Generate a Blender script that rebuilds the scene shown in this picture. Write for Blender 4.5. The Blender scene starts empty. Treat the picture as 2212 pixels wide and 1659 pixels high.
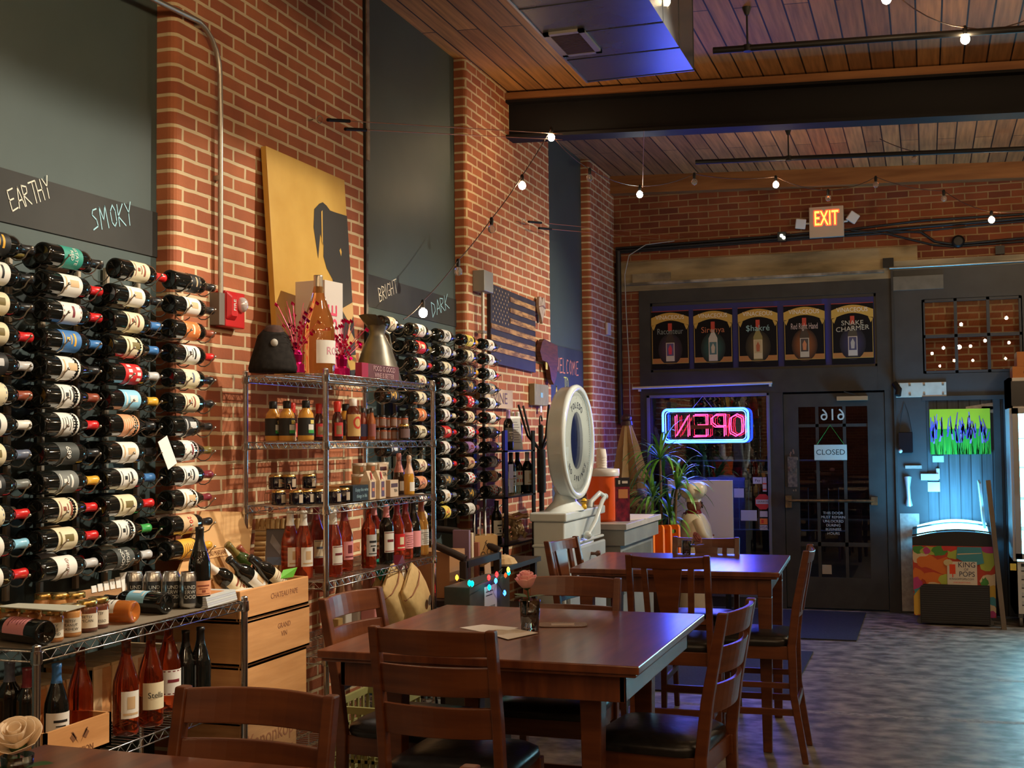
import bpy, math, random
from mathutils import Vector, Matrix, Euler
C = bpy.context.scene.collection
SC = bpy.context.scene
RND = random.Random(7)
PI = math.pi

# ---------------------------------------------------------------- camera
FPX, YAW, PITCH, ROLL = 2615.4, math.radians(18.856), math.radians(2.663), math.radians(-0.580)
EYE = Vector((0, 0, 1.69))
fwd = Vector((-math.sin(YAW)*math.cos(PITCH), math.cos(YAW)*math.cos(PITCH), math.sin(PITCH)))
rgt = Vector((math.cos(YAW), math.sin(YAW), 0))
up_ = rgt.cross(fwd)
cr = rgt*math.cos(ROLL) + up_*math.sin(ROLL)
cu = -rgt*math.sin(ROLL) + up_*math.cos(ROLL)
cam = bpy.data.cameras.new('camera')
cam.sensor_width = 36; cam.lens = FPX/2212*36; cam.clip_start = .05; cam.clip_end = 200
co = bpy.data.objects.new('camera', cam); C.objects.link(co)
co.matrix_world = Matrix(((cr.x, cu.x, -fwd.x, EYE.x), (cr.y, cu.y, -fwd.y, EYE.y), (cr.z, cu.z, -fwd.z, EYE.z), (0, 0, 0, 1)))
SC.camera = co

# measuring the photograph: a sight line met with a plane of the room
def sight(px, py): return cr*((px-1106)/FPX) - cu*((py-829.5)/FPX) + fwd
def at_x(px, py, X): d = sight(px, py); return EYE + d*(X/d.x)
def at_y(px, py, Y): d = sight(px, py); return EYE + d*(Y/d.y)
def at_z(px, py, Z): d = sight(px, py); return EYE + d*((Z-EYE.z)/d.z)
def at_d(px, py, D): return EYE + sight(px, py)*D

# ---------------------------------------------------------------- world, exposure, room lamps and added fill
w = bpy.data.worlds.new('night'); SC.world = w; w.use_nodes = True
w.node_tree.nodes['Background'].inputs[0].default_value = (.25, .3, .42, 1)
w.node_tree.nodes['Background'].inputs[1].default_value = .03
vs = SC.view_settings
vs.view_transform = 'Standard'; vs.look = 'None'; vs.gamma = 1; vs.use_curve_mapping = False; vs.exposure = .45
SC.cycles.use_denoising = True
SC.cycles.max_bounces = 8
SC.cycles.sample_clamp_indirect = 6
def lamp(kind, loc, col, power, target=None, size=.1, cone=60, blend=.6):
    l = bpy.data.lights.new('lamp', kind); l.color = col; l.energy = power
    if kind == 'AREA': l.size = size
    else: l.shadow_soft_size = size
    if kind == 'SPOT': l.spot_size = math.radians(cone); l.spot_blend = blend
    o = bpy.data.objects.new('lamp', l); C.objects.link(o); o.location = loc
    if target is not None: o.rotation_euler = (Vector(target)-Vector(loc)).to_track_quat('-Z', 'Y').to_euler()
    return o
WARM, NEUT = (1, .74, .45), (1, .89, .71)
# track spots over the aisle washing the long wall
lamp('SPOT', (-.3, 4.5, 4.12), NEUT, 380, (-3, 3.2, 1.55), .05, 60, .8)
lamp('SPOT', (-.2, 6.25, 4.15), NEUT, 380, (-3, 5.0, 1.55), .05, 60, .85)
lamp('SPOT', (.9, 8.2, 3.85), NEUT, 560, (-3, 7.3, 1.6), .05, 42, .9)
lamp('SPOT', (1.2, 10.6, 3.8), NEUT, 640, (-3, 9.7, 1.6), .05, 56, .9)
# added warm fill for floor, furniture and ceiling; unseen, no fixtures
lamp('POINT', (.6, 1.2, 3.3), WARM, 22, size=.04)
lamp('POINT', (1.9, 5.0, 3.3), WARM, 34, size=.04)
lamp('POINT', (1.7, 9.3, 3.6), WARM, 46, size=.04)
lamp('POINT', (-1.2, -1.0, 3.2), WARM, 24, size=.04)

# ---------------------------------------------------------------- materials
MATS = {}
def mat(name, col=(.8, .8, .8), rough=.5, metal=0, emit=0, ecol=None, trans=0, ior=1.45, coat=0, cr_=.05, spec=.5):
    if name in MATS: return MATS[name]
    m = bpy.data.materials.new(name); m.use_nodes = True
    b = m.node_tree.nodes['Principled BSDF']
    b.inputs['Base Color'].default_value = (*col, 1); b.inputs['Roughness'].default_value = rough
    b.inputs['Metallic'].default_value = metal; b.inputs['IOR'].default_value = ior
    b.inputs['Transmission Weight'].default_value = trans; b.inputs['Coat Weight'].default_value = coat; b.inputs['Coat Roughness'].default_value = cr_
    b.inputs['Specular IOR Level'].default_value = spec
    if emit:
        b.inputs['Emission Color'].default_value = (*(ecol or col), 1); b.inputs['Emission Strength'].default_value = emit
    m.diffuse_color = (*col, 1)
    MATS[name] = m; return m
def nt(m): return m.node_tree.nodes, m.node_tree.links, m.node_tree.nodes['Principled BSDF']
def noisy(name, c1, c2, scale=8, rough=.5, stretch=(1, 1, 1), detail=4, bump=0, coat=0, metal=0, lo=.35, hi=.65, coord='Object', spec=.5, rough2=None, cr_=.05):
    if name in MATS: return MATS[name]
    m = mat(name, c1, rough, metal, coat=coat, spec=spec, cr_=cr_); N, L, b = nt(m)
    tc = N.new('ShaderNodeTexCoord'); mp = N.new('ShaderNodeMapping'); mp.inputs['Scale'].default_value = stretch
    no = N.new('ShaderNodeTexNoise'); no.inputs['Scale'].default_value = scale; no.inputs['Detail'].default_value = detail
    rp = N.new('ShaderNodeValToRGB'); rp.color_ramp.elements[0].position = lo; rp.color_ramp.elements[1].position = hi
    rp.color_ramp.elements[0].color = (*c1, 1); rp.color_ramp.elements[1].color = (*c2, 1)
    L.new(tc.outputs[coord], mp.inputs[0]); L.new(mp.outputs[0], no.inputs['Vector']); L.new(no.outputs[0], rp.inputs[0]); L.new(rp.outputs[0], b.inputs['Base Color'])
    if rough2 is not None:
        mr = N.new('ShaderNodeMapRange'); mr.inputs[3].default_value = rough; mr.inputs[4].default_value = rough2
        L.new(no.outputs[0], mr.inputs[0]); L.new(mr.outputs[0], b.inputs['Roughness'])
    if bump:
        bp = N.new('ShaderNodeBump'); bp.inputs['Strength'].default_value = bump; bp.inputs['Distance'].default_value = .01
        L.new(no.outputs[0], bp.inputs['Height']); L.new(bp.outputs[0], b.inputs['Normal'])
    return m
def brick_mat(name, axes, c1, c2, mortar, mort_size=.011):
    """running bond, courses of 67 mm, laid in the plane given by axes"""
    m = mat(name, c1, .85, spec=.25); N, L, b = nt(m)
    g = N.new('ShaderNodeNewGeometry'); sp = N.new('ShaderNodeSeparateXYZ'); cb = N.new('ShaderNodeCombineXYZ')
    L.new(g.outputs['Position'], sp.inputs[0])
    if len(axes) == 2: L.new(sp.outputs[axes[0]], cb.inputs[0])
    else:
        ad = N.new('ShaderNodeMath'); ad.operation = 'ADD'; L.new(sp.outputs[0], ad.inputs[0]); L.new(sp.outputs[1], ad.inputs[1]); L.new(ad.outputs[0], cb.inputs[0])
    L.new(sp.outputs[2], cb.inputs[1])
    wn = N.new('ShaderNodeTexNoise'); wn.inputs['Scale'].default_value = 9; wn.inputs['Detail'].default_value = 2
    ws = N.new('ShaderNodeVectorMath'); ws.operation = 'MULTIPLY_ADD'; ws.inputs[1].default_value = (.012, .009, 0)
    L.new(cb.outputs[0], wn.inputs['Vector']); L.new(wn.outputs['Color'], ws.inputs[0]); L.new(cb.outputs[0], ws.inputs[2])
    br = N.new('ShaderNodeTexBrick'); br.offset = .5
    br.inputs['Scale'].default_value = 1; br.inputs['Brick Width'].default_value = .205; br.inputs['Row Height'].default_value = .0669
    br.inputs['Mortar Size'].default_value = mort_size/2; br.inputs['Mortar Smooth'].default_value = .25; br.inputs['Bias'].default_value = -.1
    br.inputs['Color1'].default_value = (*c1, 1); br.inputs['Color2'].default_value = (*c2, 1); br.inputs['Mortar'].default_value = (*mortar, 1)
    L.new(ws.outputs[0], br.inputs['Vector'])
    n2 = N.new('ShaderNodeTexNoise'); n2.inputs['Scale'].default_value = 3.1; n2.inputs['Detail'].default_value = 5
    L.new(g.outputs['Position'], n2.inputs['Vector'])
    mr = N.new('ShaderNodeMapRange'); mr.inputs[1].default_value = .3; mr.inputs[2].default_value = .7; mr.inputs[3].default_value = .78; mr.inputs[4].default_value = 1.12
    L.new(n2.outputs[0], mr.inputs[0])
    mx = N.new('ShaderNodeVectorMath'); mx.operation = 'SCALE'; L.new(br.outputs['Color'], mx.inputs[0]); L.new(mr.outputs[0], mx.inputs['Scale'])
    L.new(mx.outputs[0], b.inputs['Base Color'])
    n3 = N.new('ShaderNodeTexNoise'); n3.inputs['Scale'].default_value = 60; L.new(g.outputs['Position'], n3.inputs['Vector'])
    ma = N.new('ShaderNodeMath'); ma.operation = 'MULTIPLY_ADD'; ma.inputs[1].default_value = .35; L.new(n3.outputs[0], ma.inputs[0])
    iv = N.new('ShaderNodeMath'); iv.operation = 'SUBTRACT'; iv.inputs[0].default_value = 1; L.new(br.outputs['Fac'], iv.inputs[1]); L.new(iv.outputs[0], ma.inputs[2])
    bp = N.new('ShaderNodeBump'); bp.inputs['Strength'].default_value = .6; bp.inputs['Distance'].default_value = .006
    L.new(ma.outputs[0], bp.inputs['Height']); L.new(bp.outputs[0], b.inputs['Normal'])
    return m
def plank_mat(name, c1, c2, gap, width, rough=.6, along='Y', coord='Position', bump=.4, rot=0):
    """boards of the given width running along one axis, grain along them"""
    m = mat(name, c1, rough); N, L, b = nt(m)
    g = N.new('ShaderNodeNewGeometry') if coord == 'Position' else N.new('ShaderNodeTexCoord')
    sp = N.new('ShaderNodeSeparateXYZ'); cb = N.new('ShaderNodeCombineXYZ'); L.new(g.outputs[coord], sp.inputs[0])
    i, j = {'Y': (1, 0), 'X': (0, 1), 'Z': (2, 0)}[along]
    L.new(sp.outputs[i], cb.inputs[0]); L.new(sp.outputs[j], cb.inputs[1])
    br = N.new('ShaderNodeTexBrick'); br.offset = .37
    br.inputs['Scale'].default_value = 1; br.inputs['Brick Width'].default_value = 3.7; br.inputs['Row Height'].default_value = width
    br.inputs['Mortar Size'].default_value = .006; br.inputs['Mortar Smooth'].default_value = .2; br.inputs['Bias'].default_value = 0
    br.inputs['Color1'].default_value = (*c1, 1); br.inputs['Color2'].default_value = (*c2, 1); br.inputs['Mortar'].default_value = (*gap, 1)
    L.new(cb.outputs[0], br.inputs['Vector'])
    mp = N.new('ShaderNodeMapping'); mp.inputs['Scale'].default_value = (1.2, 22, 1); L.new(cb.outputs[0], mp.inputs[0])
    no = N.new('ShaderNodeTexNoise'); no.inputs['Scale'].default_value = 1.6; no.inputs['Detail'].default_value = 6; L.new(mp.outputs[0], no.inputs['Vector'])
    mr = N.new('ShaderNodeMapRange'); mr.inputs[1].default_value = .25; mr.inputs[2].default_value = .75; mr.inputs[3].default_value = .55; mr.inputs[4].default_value = 1.3
    L.new(no.outputs[0], mr.inputs[0])
    mx = N.new('ShaderNodeVectorMath'); mx.operation = 'SCALE'; L.new(br.outputs['Color'], mx.inputs[0]); L.new(mr.outputs[0], mx.inputs['Scale']); L.new(mx.outputs[0], b.inputs['Base Color'])
    bp = N.new('ShaderNodeBump'); bp.inputs['Strength'].default_value = bump; bp.inputs['Distance'].default_value = .004; bp.invert = True
    L.new(br.outputs['Fac'], bp.inputs['Height']); L.new(bp.outputs[0], b.inputs['Normal'])
    return m
def pane_mat(name, tint=(.9, .95, 1), refl=.09, rough=.0):
    if name in MATS: return MATS[name]
    m = bpy.data.materials.new(name); m.use_nodes = True; N = m.node_tree.nodes; L = m.node_tree.links; N.clear()
    o = N.new('ShaderNodeOutputMaterial'); mx = N.new('ShaderNodeMixShader'); t = N.new('ShaderNodeBsdfTransparent'); g = N.new('ShaderNodeBsdfGlossy')
    t.inputs[0].default_value = (*tint, 1); g.inputs['Roughness'].default_value = rough; g.inputs[0].default_value = (1, 1, 1, 1)
    lw = N.new('ShaderNodeFresnel'); lw.inputs[0].default_value = 1.5
    ma = N.new('ShaderNodeMath'); ma.operation = 'MAXIMUM'; ma.inputs[1].default_value = refl; L.new(lw.outputs[0], ma.inputs[0])
    L.new(ma.outputs[0], mx.inputs[0]); L.new(t.outputs[0], mx.inputs[1]); L.new(g.outputs[0], mx.inputs[2]); L.new(mx.outputs[0], o.inputs[0])
    MATS[name] = m; return m

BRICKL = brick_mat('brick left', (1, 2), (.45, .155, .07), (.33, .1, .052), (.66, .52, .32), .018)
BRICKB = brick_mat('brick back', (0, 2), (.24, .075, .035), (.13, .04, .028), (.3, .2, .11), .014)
BRICKR = brick_mat('brick return', (0, 2), (.45, .13, .05), (.36, .09, .04), (.64, .5, .3), .018)
PANEL = noisy('blackboard green wall paint', (.047, .07, .068), (.054, .078, .076), 3, .55)
BAND = noisy('chalkboard black', (.014, .014, .012), (.03, .03, .027), 2.2, .7)
WOODC = plank_mat('ceiling planks', (.52, .25, .085), (.33, .145, .05), (.015, .006, .003), .152)
CONC = noisy('worn concrete floor', (.11, .098, .08), (.42, .38, .32), 6.5, .6, (1, 1.3, 1), 15, .25, lo=.38, hi=.68, coord='Object', rough2=.36)
DARKP = noisy('dark grey painted wood', (.022, .022, .022), (.034, .034, .033), 6, .55)
GREYP = noisy('slate painted boards', (.03, .033, .036), (.04, .044, .048), 4, .5)
LINT = noisy('weathered lintel timber', (.15, .12, .07), (.42, .34, .2), 2.2, .8, (.6, 1, 3), 6, .3)
HEADW = noisy('orange header timber', (.22, .085, .025), (.33, .14, .045), 3, .6, (.6, 3, 6), 6, .2)
BLACKM = mat('black painted metal', (.012, .012, .013), .45, .3)
STEEL = noisy('worn steel plate', (.3, .28, .25), (.42, .4, .36), 20, .5, metal=.6)
GALV = mat('galvanised conduit', (.42, .4, .36), .38, .85)
CHROME = mat('chrome wire', (.62, .64, .66), .2, 1)
WALNUT = noisy('dark cherry stained wood', (.085, .02, .005), (.14, .038, .009), 3, .4, (1, 1, 9), 5, .05, coat=.3, cr_=.25)
WALNUTX = noisy('dark cherry table wood', (.1, .024, .008), (.17, .046, .014), 3, .4, (9, 1, 1), 5, .02, coat=.9, cr_=.2)
LEATH = noisy('black vinyl', (.008, .008, .009), (.013, .013, .014), 40, .32, bump=.1)
CRATE = noisy('pine crate board', (.52, .24, .08), (.64, .32, .12), 2.4, .65, (1, 1.2, 12), 6, .1)
CRATE2 = noisy('old crate board', (.3, .15, .06), (.45, .24, .1), 2.4, .7, (1, 1.2, 12), 6, .1)
PLY = noisy('plywood lid', (.62, .36, .15), (.45, .23, .08), 1.6, .6, (1, 1, 7), 3, lo=.45, hi=.56)
WHITE = mat('white card', (.75, .73, .68), .6)
INK = mat('black ink', (.02, .02, .02), .6)
GOLDM = mat('gold lid', (.75, .55, .2), .25, 1)
DGLASS = mat('dark bottle glass', (.006, .007, .006), .06, coat=.6)
BRONZE = mat('tan print', (.7, .5, .25), .5)
PANE = pane_mat('window pane')
CLEAR = pane_mat('clear thin glass', (.93, .95, .97), .12)

# ---------------------------------------------------------------- mesh building
class MB:
    def __init__(s): s.v = []; s.f = []; s.mi = []; s.sm = []; s.mats = []; s.cur = 0; s.T = Matrix()
    def mat(s, m):
        if m not in s.mats: s.mats.append(m)
        s.cur = s.mats.index(m); return s
    def add(s, vs, fs, smooth=False):
        n = len(s.v); s.v += [s.T @ Vector(p) for p in vs]
        for f in fs: s.f.append([n+i for i in f]); s.mi.append(s.cur); s.sm.append(smooth)
        return s
    def box(s, x0, x1, y0, y1, z0, z1):
        return s.add([(x0,y0,z0),(x1,y0,z0),(x1,y1,z0),(x0,y1,z0),(x0,y0,z1),(x1,y0,z1),(x1,y1,z1),(x0,y1,z1)],
                     [(0,3,2,1),(4,5,6,7),(0,1,5,4),(1,2,6,5),(2,3,7,6),(3,0,4,7)])
    def cbox(s, c, sz, rot=None):
        T = s.T; s.T = T @ Matrix.Translation(c) @ (Euler(rot).to_matrix().to_4x4() if rot else Matrix())
        a, b, c2 = [q/2 for q in sz]; s.box(-a, a, -b, b, -c2, c2); s.T = T; return s
    def rbox(s, x0, x1, y0, y1, z0, z1, r, n=4):
        """box with rounded vertical edges"""
        pts = []
        for cx, cy, a0 in ((x1-r, y1-r, 0), (x0+r, y1-r, 90), (x0+r, y0+r, 180), (x1-r, y0+r, 270)):
            for k in range(n+1):
                a = math.radians(a0+90*k/n); pts.append((cx+r*math.cos(a), cy+r*math.sin(a)))
        return s.prism(pts, z0, z1)
    def prism(s, pts, z0, z1, smooth=False):
        n = len(pts); vs = [(p[0], p[1], z0) for p in pts]+[(p[0], p[1], z1) for p in pts]
        s.add(vs, [tuple(range(n))[::-1], tuple(range(n, 2*n))]); 
        return s.add(vs, [(i, (i+1) % n, n+(i+1) % n, n+i) for i in range(n)], smooth)
    def beam(s, p0, p1, w, h, up=(0, 0, 1), w1=None, h1=None):
        p0, p1 = Vector(p0), Vector(p1); d = (p1-p0).normalized(); a = d.cross(Vector(up)).normalized(); b = a.cross(d)
        w1 = w if w1 is None else w1; h1 = h if h1 is None else h1; vs = []
        for p, ww, hh in ((p0, w, h), (p1, w1, h1)):
            vs += [p-a*ww/2-b*hh/2, p+a*ww/2-b*hh/2, p+a*ww/2+b*hh/2, p-a*ww/2+b*hh/2]
        return s.add(vs, [(0,1,2,3),(7,6,5,4),(0,4,5,1),(1,5,6,2),(2,6,7,3),(3,7,4,0)])
    def tube(s, pts, r, n=8, closed=False, caps=True):
        pts = [Vector(p) for p in pts]; m = len(pts); rs = r if isinstance(r, (list, tuple)) else [r]*m
        vs = []; ref = None
        for i, p in enumerate(pts):
            a = pts[i-1] if (i > 0 or closed) else pts[0]; b = pts[(i+1) % m] if (i < m-1 or closed) else pts[-1]
            d = (b-a); d = d.normalized() if d.length > 1e-9 else Vector((0, 0, 1))
            if ref is None: ref = Vector((0, 0, 1)) if abs(d.z) < .9 else Vector((1, 0, 0))
            u = (ref-d*ref.dot(d)); u = u.normalized() if u.length > 1e-6 else d.orthogonal().normalized(); ref = u; v2 = d.cross(u)
            vs += [p+(u*math.cos(2*PI*k/n)+v2*math.sin(2*PI*k/n))*rs[i] for k in range(n)]
        fs = []
        for i in range(m if closed else m-1):
            j = (i+1) % m
            for k in range(n): fs.append((i*n+k, i*n+(k+1) % n, j*n+(k+1) % n, j*n+k))
        s.add(vs, fs, True)
        if caps and not closed: s.add(vs, [tuple(range(n))[::-1], tuple(range((m-1)*n, m*n))])
        return s
    def lathe(s, prof, n=20, c=(0, 0, 0), a0=0, a1=360, smooth=True, caps=True):
        """profile of (radius, height) turned about z"""
        full = abs(a1-a0) >= 360; k = n if full else n+1; vs = []
        for r, z in prof:
            for i in range(k):
                a = math.radians(a0+(a1-a0)*i/n); vs.append((c[0]+r*math.cos(a), c[1]+r*math.sin(a), c[2]+z))
        fs = []
        for j in range(len(prof)-1):
            for i in range(n): i2 = (i+1) % k; fs.append((j*k+i, j*k+i2, (j+1)*k+i2, (j+1)*k+i))
        s.add(vs, fs, smooth)
        if caps and full:
            if prof[0][0] > 1e-4: s.add(vs[:k], [tuple(range(k))[::-1]])
            if prof[-1][0] > 1e-4: s.add(vs[-k:], [tuple(range(k))])
        return s
    def ball(s, c, r, n=12, sz=1): return s.lathe([(max(r*math.sin(PI*i/(n//2+2)), 1e-5), -r*sz*math.cos(PI*i/(n//2+2))) for i in range(n//2+3)], n, c)
    def quad(s, a, b, c, d): return s.add([a, b, c, d], [(0, 1, 2, 3)])
    def text(s, txt, M, size=.1, depth=.001, align='CENTER', font=None, sx=1):
        vs, fs = glyphs(txt, align, depth/size); T = s.T; s.T = T @ M @ Matrix.Diagonal((size*sx, size, size, 1))
        s.add(vs, fs); s.T = T; return s
    def strokes(s, lines, M, r=.004):
        """handwriting: polylines laid flat as narrow ribbons"""
        T = s.T; s.T = T @ M
        for ln in lines:
            for a, b in zip(ln, ln[1:]):
                d = Vector((b[0]-a[0], b[1]-a[1])); 
                if d.length < 1e-6: continue
                d.normalize(); n = Vector((-d.y, d.x))*r; e = d*r*.6
                s.add([(a[0]-n.x-e.x, a[1]-n.y-e.y, 0), (b[0]-n.x+e.x, b[1]-n.y+e.y, 0), (b[0]+n.x+e.x, b[1]+n.y+e.y, 0), (a[0]+n.x-e.x, a[1]+n.y-e.y, 0)], [(0, 1, 2, 3)])
        s.T = T; return s
    def mesh(s, name):
        me = bpy.data.meshes.new(name); me.from_pydata([tuple(p) for p in s.v], [], s.f)
        for m in s.mats: me.materials.append(m)
        me.polygons.foreach_set('material_index', s.mi); me.polygons.foreach_set('use_smooth', s.sm); me.update(); return me
    def build(s, name, parent=None, loc=None, bevel=0, rot=None):
        o = bpy.data.objects.new(name, s.mesh(name)); C.objects.link(o)
        if parent is not None: o.parent = parent
        if loc is not None: o.location = loc
        if rot is not None: o.rotation_euler = rot
        if bevel:
            b = o.modifiers.new('edge', 'BEVEL'); b.width = bevel; b.segments = 2; b.limit_method = 'ANGLE'; b.angle_limit = math.radians(50)
        return o
GL = {}
def glyphs(txt, align, depth):
    k = (txt, align, round(depth, 4))
    if k not in GL:
        cu_ = bpy.data.curves.new('t', 'FONT'); cu_.body = txt; cu_.align_x = align; cu_.align_y = 'CENTER'; cu_.size = 1; cu_.extrude = depth; cu_.resolution_u = 3
        o = bpy.data.objects.new('t', cu_); C.objects.link(o); dg = bpy.context.evaluated_depsgraph_get(); me = o.evaluated_get(dg).to_mesh()
        GL[k] = ([tuple(v.co) for v in me.vertices], [tuple(p.vertices) for p in me.polygons]); o.evaluated_get(dg).to_mesh_clear()
        bpy.data.objects.remove(o); bpy.data.curves.remove(cu_)
    return GL[k]
def frame_at(o, right, up):
    """matrix whose local x is right, local y is up, local z faces outward"""
    r = Vector(right).normalized(); u = Vector(up).normalized(); n = r.cross(u)
    return Matrix(((r.x, u.x, n.x, o[0]), (r.y, u.y, n.y, o[1]), (r.z, u.z, n.z, o[2]), (0, 0, 0, 1)))
def on_left(y, z, x=-3.05): return frame_at((x, y, z), (0, 1, 0), (0, 0, 1))     # faces +X; local x runs away from the viewer
def on_back(x, z, y=12.29): return frame_at((x, y, z), (1, 0, 0), (0, 0, 1))      # faces -Y
def tag(o, label, cat, group=None, kind=None):
    o['label'] = label; o['category'] = cat
    if group: o['group'] = group
    if kind: o['kind'] = kind
    return o
def thing(name, label, cat, loc=(0, 0, 0), rz=0, group=None, rot=None):
    o = bpy.data.objects.new(name, None); C.objects.link(o); o.location = loc; o.rotation_euler = rot or (0, 0, rz); o.empty_display_size = .05
    return tag(o, label, cat, group)
def struct(o): o['kind'] = 'structure'; return o
def copy_thing(root, loc, rot, label, group=None):
    def rec(o, p):
        c = o.copy(); C.objects.link(c)
        if p is not None: c.parent = p
        for ch in list(o.children): rec(ch, c)
        return c
    r = rec(root, None); r.location = loc; r.rotation_euler = rot; r['label'] = label
    if group: r['group'] = group
    return r
# ---------------------------------------------------------------- the room
XW, YB = -3.05, 12.29
def zc(x): return 4.287-.045*x             # underside of the plank ceiling, falling to the right
b = MB().mat(CONC); b.box(-3.4, 9, -6, 12.6, -.1, 0)
b.mat(noisy('filled floor joint', (.2, .18, .15), (.42, .39, .33), 30, .6)); rj = random.Random(2)
for y0_, w_ in ((7.75, .07), (9.05, .05), (5.1, .06)):
    vs_ = []
    for k in range(61): x_ = -3+k*.2; q_ = y0_+.05*math.sin(x_*1.3)-.03*x_; vs_ += [(x_, q_-w_/2+rj.uniform(-.012, .012), .0006), (x_, q_+w_/2+rj.uniform(-.012, .012), .0006)]
    b.add(vs_, [(2*k, 2*k+2, 2*k+3, 2*k+1) for k in range(60)])
struct(b.build('floor'))
b = MB().mat(WOODC); b.add([(-3.4,-6,zc(-3.4)),(9,-6,zc(9)),(9,12.6,zc(9)),(-3.4,12.6,zc(-3.4)),(-3.4,-6,4.7),(9,-6,4.7),(9,12.6,4.7),(-3.4,12.6,4.7)],
   [(0,3,2,1),(4,5,6,7),(0,1,5,4),(1,2,6,5),(2,3,7,6),(3,0,4,7)]); struct(b.build('ceiling'))
# long wall: brick piers standing 9 cm proud of painted, blocked-up windows
b = MB().mat(PANEL); b.box(-3.4, XW-.09, -6, YB+.2, 0, 4.6)
piers = [(-6, .4), (4.44, 6.33), (7.97, 10.0), (11.33, YB+.2)]
b.mat(BRICKL)
for y0, y1 in piers:
    r = .035
    pts = [(XW-.12, y0), (XW-r, y0)]+[(XW-r+r*math.sin(a), y0+r-r*math.cos(a)) for a in (.4, .8, 1.2)]+[(XW, y0+r), (XW, y1-r)]+[(XW-r+r*math.cos(a), y1-r+r*math.sin(a)) for a in (.4, .8, 1.2)]+[(XW-r, y1), (XW-.12, y1)]
    b.prism(pts, 0, 4.45)
b.mat(BAND)
b.box(XW-.1, XW-.084, .4, 4.44, 2.497, 2.692); b.box(XW-.1, XW-.084, 6.33, 7.97, 2.497, 2.692)
struct(b.build('wall_left'))
# ragged dark strip down the pier edge beside the second panel
b = MB().mat(DARKP)
for k in range(60):
    z = 1.9+k*.042; d = RND.uniform(.012, .03); b.box(XW-.09, XW+.004, 6.33, 6.33+d, z, z+.043)
struct(b.build('trim_1'))
b = MB().mat(noisy('old cream paint', (.35, .28, .2), (.2, .12, .08), 12, .7)); b.box(XW-.02, XW+.012, 6.335, 6.37, 3.33, 4.42); struct(b.build('trim_2'))

# chalk words
CH = {'E': [[(.55,1),(0,.95),(0,0),(.6,.05)],[(0,.5),(.45,.52)]], 'A': [[(0,0),(.3,1),(.6,0)],[(.1,.35),(.5,.38)]], 'R': [[(0,0),(0,1),(.45,.85),(.4,.6),(0,.5),(.55,0)]],
 'T': [[(0,1),(.7,1)],[(.35,1),(.35,0)]], 'H': [[(0,1),(0,0)],[(.5,1),(.5,0)],[(0,.5),(.5,.5)]], 'Y': [[(0,1),(.3,.55)],[(.6,1.05),(.3,.55),(.25,0)]],
 'S': [[(.5,.95),(.15,.9),(.05,.7),(.4,.45),(.45,.15),(0,0)]], 'M': [[(0,0),(.05,1),(.3,.4),(.55,1),(.65,0)]], 'O': [[(.3,1),(.05,.75),(.05,.25),(.3,0),(.5,.25),(.5,.75),(.3,1)]],
 'K': [[(0,1),(0,0)],[(.55,1),(0,.45),(.6,0)]], 'B': [[(0,0),(0,1),(.4,.85),(.35,.6),(0,.5),(.5,.35),(.45,.08),(0,0)]], 'I': [[(0,1),(0,0)]], 'G': [[(.55,.85),(.25,1),(0,.6),(.1,.1),(.5,.1),(.55,.45),(.3,.45)]],
 'D': [[(0,0),(0,1),(.45,.75),(.5,.35),(0,0)]], 'W': [[(0,1),(.15,0),(.35,.6),(.5,0),(.7,1)]], 'L': [[(0,1),(0,0),(.45,.02)]], 'C': [[(.5,.9),(.2,1),(0,.5),(.15,.05),(.5,.1)]]}
def chalk(b, word, M, size, r, adv=.72):
    x = 0; ls = []
    for ch in word:
        ls += [[((x+p[0]+RND.uniform(-.02, .02))*size, (p[1]+RND.uniform(-.02, .02))*size) for p in l] for l in CH[ch]]
        x += (.3 if ch == 'I' else .95 if ch in 'MW' else adv)
    b.strokes(ls, M, r)
def word_on(name, word, p0, p1, X, size, col, label, r=.0028):
    a = at_x(*p0, X); c = at_x(*p1, X); n = sum(.3 if ch == 'I' else .95 if ch in 'MW' else .72 for ch in word)
    d = Vector((0, c.y-a.y, c.z-a.z)); L_ = d.length; rt = d.normalized(); upv = Vector((0, -rt.z, rt.y))
    b = MB().mat(col); chalk(b, word, frame_at((X, a.y, a.z), rt, upv) @ Matrix.Diagonal((L_/n/size, 1, 1, 1)), size, r)
    return tag(b.build(name), label, 'chalk writing')
CW = mat('white chalk', (.75, .72, .62), .9); CB = mat('blue chalk', (.35, .62, .72), .9)
XB = XW-.082
word_on('chalk_lettering', 'EARTHY', (27, 456), (116, 425), XB, .078, CW, 'word EARTHY in white chalk on the near black wall band')
word_on('chalk_lettering', 'SMOKY', (203, 497), (291, 484), XB, .088, CB, 'word SMOKY in pale blue chalk on the near black wall band')
word_on('chalk_lettering', 'BRIGHT', (821, 652), (860, 631), XB, .085, CW, 'word BRIGHT in white chalk on the far black wall band')
word_on('chalk_lettering', 'DARK', (935, 685), (972, 665), XB, .1, CB, 'word DARK in blue chalk on the far black wall band')

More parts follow.
